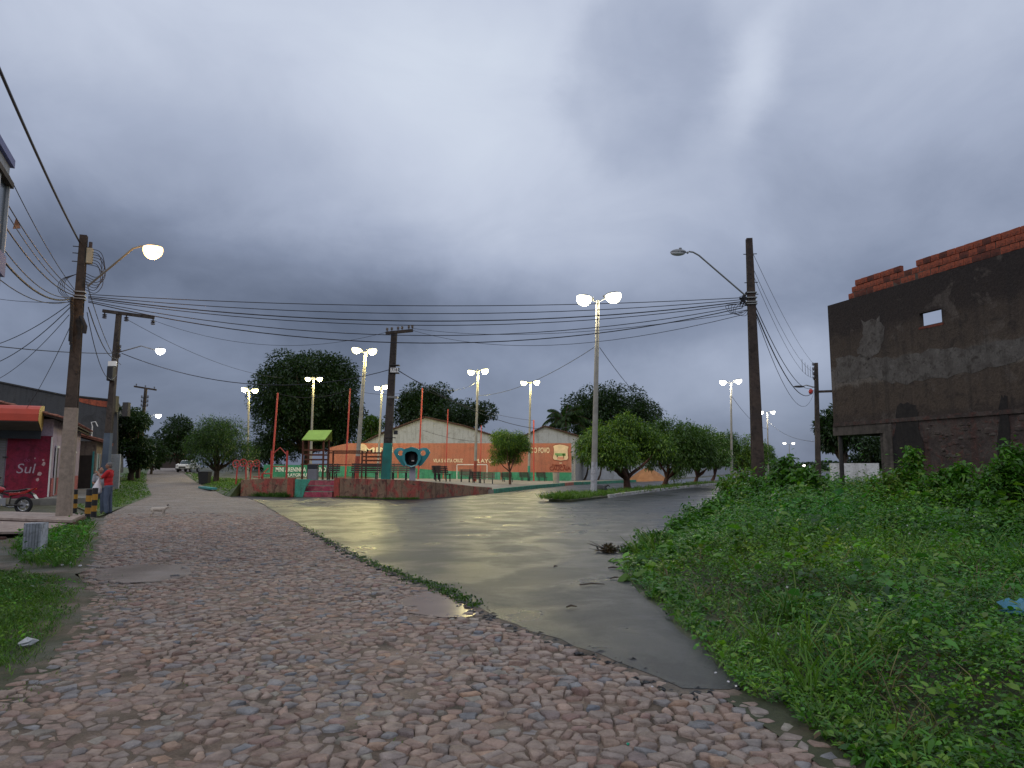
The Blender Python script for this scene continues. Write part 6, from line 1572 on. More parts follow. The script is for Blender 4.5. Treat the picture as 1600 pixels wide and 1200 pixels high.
tuft_line([(-13.8, 39.2), (-12.4, 38.5), (-11.9, 38.3)], 260, (.15, .5), 'dark weeds at the foot of the red wall near the street', .15, z=.0, pal=GR[2:3] + GREEN_M)
tuft_line([(-9.0, 37.7), (-6.2, 35.4), (-5.4, 35.1), (-4.6, 35.5)], 220, (.06, .2), 'low weeds along the foot of the curved red wall', .1, z=.04, pal=GR[2:3] + GREEN_M)
# weeds along the asphalt edge and between stones
ED = [tuple(G(*p)[:2]) for p in ((470, 822), (560, 873), (640, 907), (700, 926), (748, 953))]
tuft_line(ED, 420, (.02, .07), 'thin green weeds along the broken asphalt edge', .06, k_=6, z=.02, pal=GR[2:3] + GREEN_M)
V, T, C_ = merge([blades(1500, (.02, .06), (.003, .006), GR[:3], lambda x, y: (poly_dist(ROAD, np.column_stack([x, y]))[1]) & (vnoise(x, y, 2.4) > .38), 3.4, 20, -10, 2.4, lambda x, y: np.full(len(x), .012), k_=6)])
tag(np_mesh('grass', V, T, GRASS, None, C_), 'sparse green sprigs growing in the joints of the cobbles', 'grass', kind='stuff')
# ------------------------------------------------------------------ playground
M_WOOD = plaster('stained_wood', (0.115, 0.040, 0.024), (0.15, 0.055, 0.032), (0.07, 0.03, 0.02), 2.5, 6.0)
M_GRNROOF = mat('lime_green_board', (0.30, 0.48, 0.08), 0.6, 0.15, 2, 0.1)
YT = 44.0; ST_ = YT / FPX
tw = empty('climbing_frame', (A(490, 745, YT).x, YT, float(zplaza(-12, YT))), 0, 'wooden playground tower with lime green roof and rail bridge', 'climbing frame')
def TL(px, py, dy=0.0): q = A(px, py, YT); return Vector((q.x - tw.location.x, dy, q.z - tw.location.z))
def tp(px, py0, py1, dy=0.0, w=.10, name='post'):
    a, b = TL(px, py0, dy), TL(px, py1, dy); MB().bar((a.x, dy, 0 if py1 > 744 else b.z), (a.x, dy, a.z), w).build(name, M_WOOD, tw)
def tr(px0, px1, py, dy=0.0, w=.06, h=.09, name='rail'):
    a, b = TL(px0, py, dy), TL(px1, py, dy); MB().bar((a.x, dy, a.z), (b.x, dy, a.z), w, h).build(name, M_WOOD, tw)
for px in (474, 506):
    for dy in (0.0, 1.25): tp(px, 686, 750, dy)
for dy in (0.0, 1.25):
    for py in (703, 710.5, 718): tr(475.5, 504.5, py, dy)
for dy in (0.06, .27, .48, .69, .9, 1.11): tr(470, 512, 725.5, dy, .19, .07, 'deck_plank')
zr_, ze = TL(490, 672.5).z, TL(490, 688).z; xa, xb_ = TL(477, 680).x, TL(513, 680).x
MB().prism([(xa - .14, -.22, ze), (xb_ - .14, -.22, ze), (xb_ + .06, .62, zr_), (xa + .06, .62, zr_)], (0, 0, .05)).build('roof_panel', M_GRNROOF, tw)
MB().prism([(xa - .14, 1.5, ze), (xb_ - .14, 1.5, ze), (xb_ + .06, .64, zr_), (xa + .06, .64, zr_)], (0, 0, .05)).build('roof_panel', M_GRNROOF, tw)
for px in (476, 505): MB().bar(TL(px, 688, .62), TL(px, 674, .62), .08).build('roof_post', M_WOOD, tw)
# bridge and second tower
for dy in (0.05, 1.2):
    tr(512, 566, 704.5, dy, .05, .06); tr(512, 600, 707.5, dy, .06, .07)
for k_ in range(17): 
    px = 513 + k_ * 3.1; MB().box((TL(px, 725).x, .62, TL(px, 726.2).z), (.105, 1.1, .05)).build('bridge_plank', M_WOOD, tw)
for px in (513, 566, 597):
    for dy in (0.0, 1.25): tp(px, 705, 750, dy, .09)
for dy in (0.0, 1.25):
    for py in (713.5, 719.5, 727): tr(566.5, 597, py, dy)
for dy in (.06, .27, .48, .69, .9, 1.11): tr(564, 600, 729, dy, .19, .06, 'deck_plank')
for k_ in range(5): tr(487, 500, 731 + k_ * 3.2, -.35 + .06 * k_, .05, .05, 'ladder_rung')

# grey box below the tower
bx_ = MB().box((0, 0, .32), (.55, .4, .64)).build('storage_box', mat('grey_plastic', (0.16, 0.16, 0.18), 0.5, 0.1, 3, 0.05), bevel=.03); bx_.location = (A(489, 745, 42.6).x, 42.6, float(zplaza(-12, 42.6)))
tag(bx_, 'grey box with dark upper half under the wooden tower', 'box'); MB().box((0, 0, .78), (.56, .41, .28)).build('lid', mat('black_plastic', (0.02, 0.022, 0.03), 0.4, 0.1, 3, 0), bx_, bevel=.03)

# outdoor gym sets
M_REDM = mat('red_gym_metal', (0.46, 0.06, 0.045), 0.45, 0.15, 3, 0.03)
def gym(px, Y, kind, label):
    x0 = A(px, 745, Y).x; o = empty('gym_machine', (x0, Y, float(zplaza(x0, Y)) if x0 > -15 else .6), 0, label, 'gym machine')
    if kind == 'wheel':
        for s_ in (-.3, .3): MB().tube([(s_, 0, 0), (s_ * .8, 0, 1.2)], .045, 8).build('post', M_REDM, o)
        for s_, zz in ((-.3, 1.2), (.1, 1.26)):
            pts = [(s_ + .21 * math.cos(a), -.06, zz + .21 * math.sin(a)) for a in np.linspace(0, 2 * math.pi, 17)]; wh = MB().tube(pts, .03, 6, False).build('wheel', M_REDM, o)
            for a in (0.3, 1.87, 3.44, 5.0): MB().tube([(s_, -.06, zz), (s_ + .20 * math.cos(a), -.06, zz + .20 * math.sin(a))], .018, 5).build('spoke', M_REDM, wh)
    elif kind == 'bars':
        for s_ in (-.5, .45): MB().tube([(s_, 0, 0), (s_, 0, 1.75)], .06, 8).build('post', M_REDM, o)
        MB().tube([(-.5, 0, 1.5), (0.0, 0, 1.95), (.45, 0, 1.5)], .035, 6).build('top_bar', M_REDM, o)
        MB().tube([(-.5, 0, .8), (.45, 0, .8)], .03, 6).build('cross_bar', M_REDM, o)
    else:
        MB().tube([(0, 0, 0), (0, 0, .62)], .07, 8).build('post', M_REDM, o)
        MB().box((-.25, 0, .42), (.5, .35, .06)).build('seat', M_REDM, o, bevel=.02); MB().box((.3, 0, .62), (.42, .3, .07)).build('footplate', M_REDM, o, bevel=.02)
        MB().tube([(0, 0, .6), (.35, 0, .95)], .03, 6).build('handle', M_REDM, o)
gym(377, 42.5, 'wheel', 'red gym machine with two hand wheels at the wall end')
gym(398, 47, 'wheel', 'dark red gym wheels further back in the playground')
gym(436, 44, 'bars', 'red gym frame with a pointed top bar')
gym(410, 43.5, 'seat', 'red seated gym machine behind the wall')

# benches -----------------------------------------------------------------
M_SLATD = mat('dark_bench_slat', (0.055, 0.035, 0.028), 0.6, 0.25, 3, 0.1); M_SLATP = mat('pale_bench_slat', (0.17, 0.12, 0.085), 0.7, 0.25, 3, 0.1); M_LEG = mat('bench_iron', (0.025, 0.024, 0.024), 0.5, 0.2, 5, 0.05)
def bench(px, py, Y, wpx, rz, m_, label, z=None):
    q = A(px, py, Y); zz = float(zplaza(q.x, Y)) if z is None else z; Lb = wpx * Y / FPX
    o = empty('park_bench', (q.x, Y, zz), rz, label, 'bench', 'slatted benches in the plaza')
    for k_ in range(4): MB().box((0, -.2 + k_ * .125, .44), (Lb, .10, .035)).build('seat_slat', m_, o)
    for k_ in range(4): MB().box((0, .26 + .035 * k_, .55 + k_ * .115), (Lb, .03, .09)).build('back_slat', m_, o)
    for s_ in (-1, 1):
        x = s_ * (Lb / 2 - .18); mb = MB()
        mb.bar((x, -.22, -.03), (x, -.2, .42), .06).bar((x, .2, -.03), (x, .24, .44), .06).bar((x, .22, .42), (x, .40, .95), .05).bar((x, -.25, .42), (x, .26, .42), .05); mb.build('leg', M_LEG, o)
    return o
bench(570, 745, 40.0, 46, 0, M_SLATD, 'dark bench just left of the teal footed pole')
bench(519, 745, 43.0, 20, 0, M_SLATD, 'dark bench under the wooden bridge')
bench(624, 747, 41.5, 30, 0, M_SLATP, 'brown bench half hidden behind the payphone post')
bench(692, 752, 46.0, 28, R(150), M_SLATD, 'big dark bench with its back to the street')
bench(682, 750, 50.0, 14, R(180), M_SLATD, 'dark bench partly hidden by the big bench')
bench(727, 753, 54.0, 20, R(190), M_SLATP, 'pale bench left of the red footed lamp post')
bench(745, 756, 50.5, 18, R(170), M_SLATD, 'dark bench at the red footed lamp post')
bench(763, 754, 56.0, 20, R(0), M_SLATP, 'pale bench between the red footed lamp post and the small tree')
bench(793, 752, 66.0, 19, R(20), M_SLATD, 'dark bench behind the small plaza tree')
bench(821, 752, 71.0, 17, R(20), M_SLATD, 'dark bench at the green footed lamp post')
bench(847, 751, 73.0, 16, R(20), M_SLATD, 'dark bench below the municipal crest')
# concrete bin
cb = empty('litter_bin', (A(869, 752, 66).x, 66, float(zplaza(4, 66))), 0, 'round concrete bin at the plaza corner', 'bin')
M_BINC = mat('bin_concrete', (0.36, 0.33, 0.28), .9, .2, 3, .3)
MB().tube([(0, 0, 0), (0, 0, .1), (0, 0, .85), (0, 0, .95)], [.26, .27, .31, .33], 14).build('body', M_BINC, cb, True); MB().tube([(0, 0, .952), (0, 0, .97)], [.27, .27], 14).build('opening', M_BLACK, cb)  # black disc on the solid top stands in for the shaded hole
# dark sack behind the lamp post
sk = MB().ell((0, 0, .22), (.5, .3, .3), 12, 7).build('rubbish_sack', M_BLACK, smooth=True); sk.location = (A(936, 770, 40.5).x, 40.5, .1); tag(sk, 'black rubbish sack lying behind the tall lamp post foot', 'sack')
MB().tube([(.3, 0, .4), (.5, 0, .5), (.62, 0, .42)], [.08, .05, .02], 6).build('knot', M_BLACK, sk, True)

# payphone: three lobed hood on a post ---------------------------------------
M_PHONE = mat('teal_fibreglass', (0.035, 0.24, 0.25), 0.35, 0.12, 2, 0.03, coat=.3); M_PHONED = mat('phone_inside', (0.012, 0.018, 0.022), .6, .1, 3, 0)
YP = 37.2; ph = empty('payphone', (A(644, 745, YP).x, YP, float(zplaza(-5.2, YP))), 0, 'teal three lobed payphone hood on a grey post', 'payphone')
sP = YP / FPX
def PP(px, py, y=0.0): q = A(px, py, YP); return Vector((q.x - ph.location.x, y, q.z - ph.location.z))
zbot = PP(645, 729).z
MB().box((PP(644, 740).x, .12, zbot / 2 - .03), (.30, .18, zbot + .06)).build('post', mat('phone_post_grey', (0.33, 0.32, 0.36), .7, .15, 3, .1), ph, bevel=.01)
# hood: loft from mouth ring (front) to closed back
def hood():
    mouth = [(634, 710), (637, 706.5), (644, 705), (651, 706.5), (654, 711), (654, 719), (651, 726), (644, 728), (637, 726), (634, 719)]
    outer = [(630, 708), (634, 701.5), (644, 698.5), (654, 701.5), (658, 708), (658.5, 718), (653, 727), (644, 730), (635, 727), (629.5, 718)]
    mb = MB(); n = 10
    rings = [[PP(a, b, -.30) for a, b in mouth], [PP(a, b, -.32) for a, b in outer], [PP(644 + (a - 644) * 1.02, 714 + (b - 714) * 1.02, 0) for a, b in outer], [PP(644 + (a - 644) * .8, 714 + (b - 714) * .85, .32) for a, b in outer], [PP(644 + (a - 644) * .25, 714 + (b - 714) * .3, .42) for a, b in outer]]
    vs = [v for r in rings for v in r]; fs = []
    for i in range(4):
        for k_ in range(n): k2 = (k_ + 1) % n; fs.append((i * n + k_, i * n + k2, (i + 1) * n + k2, (i + 1) * n + k_))
    fs.append(tuple(4 * n + k_ for k_ in range(n))); mb.add(vs, fs); mb.build('hood', M_PHONE, ph, True)
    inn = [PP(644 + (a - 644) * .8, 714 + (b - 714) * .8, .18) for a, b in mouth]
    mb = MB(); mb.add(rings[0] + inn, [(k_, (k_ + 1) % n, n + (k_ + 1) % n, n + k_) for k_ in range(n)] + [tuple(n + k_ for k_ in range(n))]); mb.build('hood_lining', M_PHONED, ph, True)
hood()
for s_ in (-1, 1):          # ear shaped side wings with an oval opening
    def E(px, py): return (644 + s_ * (px - 644), py)
    out = [E(655, 702), (E(661, 699.5)), E(667, 700), E(671, 703.5), E(672.5, 707), E(669, 714), E(664, 721), E(659, 727), E(655, 729), E(653, 722)]
    cx_, cy_ = E(661.5, 708)
    inn = [(cx_ + s_ * 4.4 * math.cos(a), cy_ - 4.2 * math.sin(a)) for a in np.linspace(2.4, 2.4 - 2 * math.pi, 11)[:-1]]
    n = 10; y0, y1 = -.12, .04
    vs = [PP(*p, y0 - .06) if False else PP(*p, y0) for p in out] + [PP(*p, y0 - .03) for p in inn] + [PP(*p, y1) for p in out] + [PP(*p, y1) for p in inn]
    fs = []
    for k_ in range(n):
        k2 = (k_ + 1) % n; fs += [(k_, k2, n + k2, n + k_), (2 * n + k2, 2 * n + k_, 3 * n + k_, 3 * n + k2), (k2, k_, 2 * n + k_, 2 * n + k2), (n + k_, n + k2, 3 * n + k2, 3 * n + k_)]
    MB().add(vs, fs).build('side_wing', M_PHONE, ph, True)
MB().box(tuple(PP(644, 715, .10)), (.26, .12, .36)).build('telephone', M_BLACK, ph, bevel=.02)
MB().box(tuple(PP(645, 720, .02)), (.13, .03, .05)).build('phone_label', M_WMETAL, ph)
MB().tube([tuple(PP(641, 711, .03)), tuple(PP(640, 715, -.02)), tuple(PP(641, 719, .03))], .022, 6).build('handset', M_BLACK, ph, True)

# ------------------------------------------------------------------ bollards
M_YEL = mat('bollard_yellow', (0.52, 0.26, 0.02), .6, .2, 4, .1, dirt=(0.2, .11, .03)); M_BLK2 = mat('bollard_black', (0.02, 0.02, 0.022), .6, .2, 4, .1)
def bollard(px, py, h, label):
    p = G(px, py); o = empty('bollard', (p.x, p.y, 0), 0, label, 'bollard', 'striped bollards'); n = 5; lean = random.uniform(-.02, .02)
    for k_ in range(n):
        z0, z1 = h * k_ / n - (.08 if k_ == 0 else 0), h * (k_ + 1) / n - .001; MB().tube([(lean * z0, 0, z0), (lean * z1, 0, z1)], .085, 12).build('black_band' if k_ % 2 == 0 else 'yellow_band', M_BLK2 if k_ % 2 == 0 else M_YEL, o, True)
    MB().ell((lean * h, 0, h), (.084, .084, .02), 12, 4, z0=0).build('cap', M_BLK2, o)
bollard(116, 801, .80, 'striped yellow and black bollard nearest the wall, behind the slab')
bollard(136, 812, .92, 'striped yellow and black bollard at the slab corner, nearest of three')
bollard(146, 808, .92, 'striped yellow and black bollard beside the man in red')

# ------------------------------------------------------------------ motorcycle (parked, nose to the left)
Ym = 25.0; mo = empty('motorcycle', (A(36, 797, Ym).x, Ym, .0), R(180 + 8), 'red motorcycle parked at the left edge behind the slab', 'motorcycle')
M_RED = mat('red_motor_paint', (0.36, 0.012, 0.014), .25, .08, 3, 0, coat=.6); M_CHR = mat('brushed_metal', (0.42, 0.42, 0.43), .35, .1, 4, 0, metal=.8); M_TY = mat('tyre', (0.016, 0.016, 0.017), .8, .2, 5, .2); M_SEAT = mat('black_vinyl', (0.015, 0.015, 0.017), .45, .1, 5, .05)
def wheel(x, r):
    w_ = empty('wheel', (x, 0, r)); w_.parent = mo; prof = 8
    mb = MB(); N = 28
    vs = []; 
    for i in range(N):
        a = 2 * math.pi * i / N
        for j in range(prof):
            b_ = 2 * math.pi * j / prof; rr = r - .055 + .055 * math.cos(b_); vs.append((rr * math.cos(a), .05 * math.sin(b_), rr * math.sin(a)))
    mb.add(vs, [(i * prof + j, ((i + 1) % N) * prof + j, ((i + 1) % N) * prof + (j + 1) % prof, i * prof + (j + 1) % prof) for i in range(N) for j in range(prof)]); mb.build('tyre', M_TY, w_, True)
    mb = MB(); mb.tube([((r - .115) * math.cos(a), 0, (r - .115) * math.sin(a)) for a in np.linspace(0, 2 * math.pi, 25)], .018, 6, False)
    for k_ in range(6): mb.tube([(0, 0, 0), ((r - .11) * math.cos(k_ * math.pi / 3), 0, (r - .11) * math.sin(k_ * math.pi / 3))], .014, 6)
    mb.tube([(0, -.06, 0), (0, .06, 0)], .045, 10).tube([(0, .045, 0), (0, .05, 0)], .1, 14); mb.build('rim', M_CHR, w_, True)
wheel(0, .30); wheel(1.30, .30)
MB().tube([(.0, .09, .30), (.5, .09, .32)], .025, 8).tube([(.0, -.09, .30), (.5, -.09, .32)], .025, 8).build('swingarm', M_IRON, mo)
MB().tube([(.45, 0, .32), (.42, 0, .62), (.95, 0, .78), (1.08, 0, .88)], .03, 8).tube([(.42, 0, .62), (-.12, 0, .74)], .025, 8).tube([(.45, 0, .30), (.9, 0, .30), (1.02, 0, .8)], .025, 8).build('frame', M_IRON, mo, True)
MB().box((.68, 0, .42), (.34, .24, .26)).tube([(.78, 0, .46), (.90, 0, .66)], .085, 10).build('engine', M_CHR, mo, bevel=.0)
MB().tube([(.80, -.13, .30), (.5, -.15, .22), (.12, -.17, .26), (-.18, -.17, .32)], [.022, .025, .045, .05], 10).build('exhaust', M_CHR, mo, True)
MB().ell((.86, 0, .82), (.26, .14, .13), 14, 8).build('fuel_tank', M_RED, mo, True)
MB().prism([(.62, -.12, .74), (.62, -.12, .80), (.2, -.12, .82), (-.12, -.12, .88), (-.14, -.12, .83), (.2, -.12, .75)], (0, .24, 0)).build('seat', M_SEAT, mo, bevel=.03)
MB().prism([(.45, -.09, .62), (.45, -.09, .74), (.1, -.09, .76), (-.22, -.09, .86), (-.36, -.09, .90), (-.30, -.09, .82), (-.05, -.09, .68)], (0, .18, 0)).build('tail_cowl', M_RED, mo, bevel=.02)
MB().prism([(-.14, -.07, .76), (-.30, -.07, .70), (-.40, -.07, .52), (-.36, -.07, .52), (-.26, -.07, .66), (-.12, -.07, .72)], (0, .14, 0)).build('rear_fender', M_SEAT, mo)
MB().prism([(-.33, -.09, .66), (-.43, -.09, .52), (-.425, -.09, .51), (-.325, -.09, .65)], (0, .18, 0)).build('number_plate', M_WMETAL, mo)
MB().box((-.35, 0, .85), (.05, .12, .06)).build('tail_light', mat('red_lens', (0.4, 0.01, 0.01), .2, .05, 3, 0), mo)
MB().tube([(1.10, .08, .92), (1.28, .08, .32)], .028, 8).tube([(1.10, -.08, .92), (1.28, -.08, .32)], .028, 8).build('fork', M_CHR, mo)
MB().tube([(.98, -.36, 1.06), (1.06, -.2, 1.03), (1.08, 0, .98), (1.06, .2, 1.03), (.98, .36, 1.06)], .016, 8).build('handlebar', M_IRON, mo, True)
MB().ell((1.2, 0, .9), (.12, .11, .11), 12, 8).build('headlight', M_CHR, mo, True)
MB().tube([(1.3 + .36 * math.cos(a), 0, .3 + .36 * math.sin(a)) for a in np.linspace(.3, 2.6, 8)], .05, 6).build('front_fender', M_RED, mo, True)
for s_ in (-.2, .2): MB().tube([(1.0, s_ * 1.3, 1.05), (.98, s_ * 1.7, 1.2)], .008, 5).ell((.98, s_ * 1.8, 1.24), (.02, .06, .04), 8, 5).build('mirror', M_IRON, mo)

# ------------------------------------------------------------------ people and dog
def remesh(o, vox, smooth=2):
    m = o.modifiers.new('join', 'REMESH'); m.mode = 'VOXEL'; m.voxel_size = vox; m.use_smooth_shade = True
    s_ = o.modifiers.new('relax', 'SMOOTH'); s_.iterations = smooth; s_.factor = .5
def seg(mb, pts, rads, n=10):
    mb.tube(pts, rads, n)
    for p, r in ((pts[0], rads[0]), (pts[-1], rads[-1])): mb.ell(p, (r, r, r), n, 6)
M_SKIN = mat('skin', (0.30, 0.155, 0.10), .55, .1, 6, .02); M_HAIRG = mat('grey_hair', (0.14, 0.13, 0.125), .7, .3, 40, .3, 90); M_HAIRD = mat('dark_hair', (0.02, 0.017, 0.015), .6, .2, 40, .3, 90)
M_JEANS = mat('blue_jeans', (0.085, 0.11, 0.16), .85, .2, 8, .2, 60); M_SHIRTR = mat('red_shirt', (0.48, 0.018, 0.022), .8, .1, 5, .1, 30); M_SHIRTG = mat('grey_shirt', (0.27, 0.28, 0.30), .85, .12, 5, .1, 30); M_SHOE = mat('dark_shoe', (0.02, 0.02, 0.022), .6, .2, 5, .05)
def person(loc, rz, label, shirt, trousers, hair, arms, H=1.74, sleeve=.62, eyes=True):
    """facing local -Y; arms = [(elbow, wrist)] for left(+x) and right(-x)"""
    k = H / 1.74; o = empty('person', loc, rz, label, 'person'); S = lambda p: Vector(p) * k
    hip = {1: S((.09, 0, .90)), -1: S((-.09, 0, .90))}; knee = {1: S((.11, -.03, .48)), -1: S((-.11, .02, .48))}; ank = {1: S((.13, .02, .08)), -1: S((-.13, .05, .08))}
    sh_ = {1: S((.185, .01, 1.42)), -1: S((-.185, .01, 1.42))}
    mb = MB()
    for s_ in (1, -1): seg(mb, [hip[s_], knee[s_], ank[s_]], [.085 * k, .058 * k, .042 * k])
    mb.ell(S((0, 0, .95)), (.155 * k, .11 * k, .13 * k), 14, 8); mb.ell(S((0, -.01, 1.12)), (.15 * k, .115 * k, .2 * k), 14, 8); mb.ell(S((0, 0, 1.32)), (.175 * k, .115 * k, .16 * k), 14, 8)
    seg(mb, [S((0, .005, 1.42)), S((0, -.012, 1.54))], [.062 * k, .054 * k])
    hc = S((0, -.03, 1.635)); mb.ell(hc, (.076 * k, .096 * k, .112 * k), 16, 12); mb.ell(hc + S((0, -.045, -.055)), (.05 * k, .05 * k, .055 * k), 12, 8)
    mb.tube([hc + S((0, -.088, .015)), hc + S((0, -.118, -.022)), hc + S((0, -.095, -.032))], [.010 * k, .017 * k, .010 * k], 8)     # nose
    mb.ell(hc + S((0, -.094, -.058)), (.024 * k, .010 * k, .007 * k), 8, 5); mb.ell(hc + S((0, -.092, -.070)), (.021 * k, .010 * k, .007 * k), 8, 5)   # lips
    for s_ in (1, -1):
        mb.ell(hc + S((s_ * .078, .012, -.008)), (.012 * k, .022 * k, .032 * k), 8, 6)                                              # ear
        mb.ell(hc + S((s_ * .034, -.085, .022)), (.024 * k, .012 * k, .009 * k), 8, 5)                                              # brow
        el_, wr = arms[0 if s_ == 1 else 1]; el_, wr = S(el_), S(wr)
        seg(mb, [sh_[s_], el_, wr], [.052 * k, .042 * k, .030 * k])
        d = (wr - el_).normalized(); sx = d.cross(Vector((0, 0, 1)) if abs(d.z) < .9 else Vector((0, 1, 0))).normalized(); up = sx.cross(d)
        pal = wr + d * .05 * k; mb.tube([wr, wr + d * .045 * k, wr + d * .09 * k], [.028 * k, .037 * k, .034 * k], 8)
        for fi, ln in enumerate((.066, .076, .070, .055)):
            b0 = wr + d * .085 * k + sx * (fi - 1.5) * .019 * k; m1 = b0 + d * ln * .5 * k - up * .014 * k; m2 = m1 + d * ln * .35 * k - up * .034 * k
            seg(mb, [b0, m1, m2], [.0095 * k, .009 * k, .008 * k], 6)
        b0 = wr + d * .03 * k - sx * s_ * .03 * k; seg(mb, [b0, b0 + d * .03 * k - sx * s_ * .022 * k - up * .02 * k, b0 + d * .062 * k - sx * s_ * .018 * k - up * .038 * k], [.013 * k, .011 * k, .009 * k], 6)
    bd = mb.build('body', M_SKIN, o, True); remesh(bd, .0075)
    for s_ in (1, -1):
        e = hc + S((s_ * .034, -.092, .006)); ey = MB().ell(e, (.013 * k, .008 * k, .008 * k), 8, 6).build('eye', M_WMETAL, bd, True); MB().ell(e + S((0, -.006, 0)), (.006 * k, .004 * k, .006 * k), 8, 5).build('iris', M_BLACK, ey)
    mb = MB(); mb.ell(hc + S((0, .018, .028)), (.082 * k, .094 * k, .094 * k), 16, 10, z0=-.15); mb.ell(hc + S((0, .045, -.01)), (.076 * k, .064 * k, .085 * k), 14, 8)
    hr = mb.build('hair', hair, o, True); remesh(hr, .012, 1)
    mb = MB()                                                                                            # trousers
    for s_ in (1, -1): seg(mb, [hip[s_], knee[s_], ank[s_] + S((0, 0, .0))], [.104 * k, .084 * k, .074 * k], 12)
    mb.ell(S((0, .005, .93)), (.172 * k, .13 * k, .12 * k), 14, 8); t_ = mb.build('trousers', trousers, o, True); remesh(t_, .014, 3)
    mb = MB(); mb.ell(S((0, -.005, 1.00)), (.172 * k, .135 * k, .13 * k), 14, 8); mb.ell(S((0, -.02, 1.15)), (.175 * k, .14 * k, .2 * k), 14, 8); mb.ell(S((0, 0, 1.32)), (.198 * k, .135 * k, .165 * k), 14, 8)
    for s_ in (1, -1):
        el_ = S(arms[0 if s_ == 1 else 1][0]); seg(mb, [sh_[s_], sh_[s_].lerp(el_, sleeve * 1.2)], [.076 * k, .066 * k], 12)
    t_ = mb.build('shirt', shirt, o, True); remesh(t_, .014, 3)
    mb = MB().tube([S((0, .0, 1.455)), S((0, -.006, 1.49))], [.082 * k, .07 * k], 14); mb.build('collar', shirt, t_, True)
    for s_ in (1, -1):
        a = ank[s_]; sb = MB(); sb.ell(Vector((a.x, a.y - .06 * k, .045 * k)), (.048 * k, .135 * k, .05 * k), 12, 7); sb.ell(Vector((a.x, a.y + .02 * k, .07 * k)), (.045 * k, .06 * k, .06 * k), 10, 6); q = sb.build('shoe', M_SHOE, o, True); remesh(q, .012, 1)
        MB().box((a.x, a.y - .055 * k, .008), (.09 * k, .27 * k, .014)).build('sole', M_BLACK, q)
    return o
pm = G(167, 803)
# the man looks left; local -Y is his front
person((pm.x, pm.y, .0), R(-78), 'grey haired man in red shirt and jeans holding a white bag', M_SHIRTR, M_JEANS, M_HAIRG, [((.22, -.18, 1.20), (.10, -.34, 1.38)), ((-.24, -.14, 1.18), (-.12, -.36, 1.30))], H=1.76)
# bag hanging from his forearm
bg = empty('carrier_bag', (pm.x - .33, pm.y - .12, .68), 0, 'white plastic carrier bag hanging from the hand of the man in red', 'bag')
M_BAG = mat('white_plastic_film', (0.70, 0.66, 0.68), .4, .08, 5, .25, 14)
mb = MB(); mb.tube([(0, 0, 0), (0, 0, .05), (0, 0, .20), (.02, 0, .34), (.04, 0, .46), (.06, 0, .58)], [.09, .15, .15, .10, .05, .02], 14); b_ = mb.build('body', M_BAG, bg, True); remesh(b_, .02, 2)
MB().tube([(.06, 0, .55), (.07, .02, .63), (.09, 0, .62), (.06, -.02, .55)], .010, 6).build('handle', M_BAG, bg, True)
p2 = A(154, 790, 25.6)
person((p2.x, p2.y, .0), R(40), 'second person in grey behind the man in red', M_SHIRTG, M_JEANS, M_HAIRD, [((.24, -.05, 1.14), (.20, -.26, 1.02)), ((-.24, -.05, 1.14), (-.18, -.28, 1.08))], H=1.60)

dp = G(247, 808); dg = empty('dog', (dp.x, dp.y, 0), R(4), 'small pale dog walking across the cobbles', 'dog')     # faces +x
M_FUR = mat('cream_fur', (0.50, 0.44, 0.37), .85, .12, 12, .3, 90); M_FURD = mat('dark_fur', (0.06, 0.05, 0.045), .85, .2, 12, .3, 90)
mb = MB(); mb.tube([(-.20, 0, .25), (-.10, 0, .252), (.05, 0, .245), (.16, 0, .25), (.22, 0, .275)], [.055, .066, .072, .075, .05], 12)
mb.ell((-.19, 0, .25), (.06, .055, .062), 10, 7); mb.ell((.15, 0, .235), (.075, .06, .085), 10, 7)
seg(mb, [Vector((.19, 0, .27)), Vector((.27, 0, .315))], [.05, .042]); mb.ell((.295, 0, .325), (.05, .043, .043), 12, 8)
seg(mb, [Vector((.31, 0, .315)), Vector((.365, 0, .298))], [.03, .018])
for s_ in (-1, 1):
    fx = .03 if s_ > 0 else -.04
    seg(mb, [Vector((.16, s_ * .04, .2)), Vector((.165 + fx * .3, s_ * .042, .11)), Vector((.16 + fx, s_ * .042, .03)), Vector((.185 + fx, s_ * .042, .014))], [.032, .02, .014, .015], 8)
    bx2 = -.05 if s_ > 0 else .03
    seg(mb, [Vector((-.19, s_ * .04, .22)), Vector((-.15 + bx2 * .4, s_ * .045, .145)), Vector((-.225 + bx2, s_ * .045, .085)), Vector((-.21 + bx2, s_ * .045, .03)), Vector((-.185 + bx2, s_ * .045, .014))], [.045, .03, .018, .013, .015], 8)
seg(mb, [Vector((-.24, 0, .27)), Vector((-.31, 0, .23)), Vector((-.35, 0, .16))], [.016, .012, .008], 6)
bd = mb.build('body', M_FUR, dg, True); remesh(bd, .008, 1)
for s_ in (-1, 1): MB().prism([(.27, s_ * .03, .355), (.30, s_ * .035, .36), (.275, s_ * .045, .41)], (.012, s_ * .008, 0)).build('ear', M_FURD, dg)
MB().ell((.383, 0, .30), (.012, .014, .011), 8, 5).build('nose', M_BLACK, dg, True)
for s_ in (-1, 1): MB().ell((.33, s_ * .03, .338), (.007, .006, .007), 8, 5).build('eye', M_BLACK, dg, True)

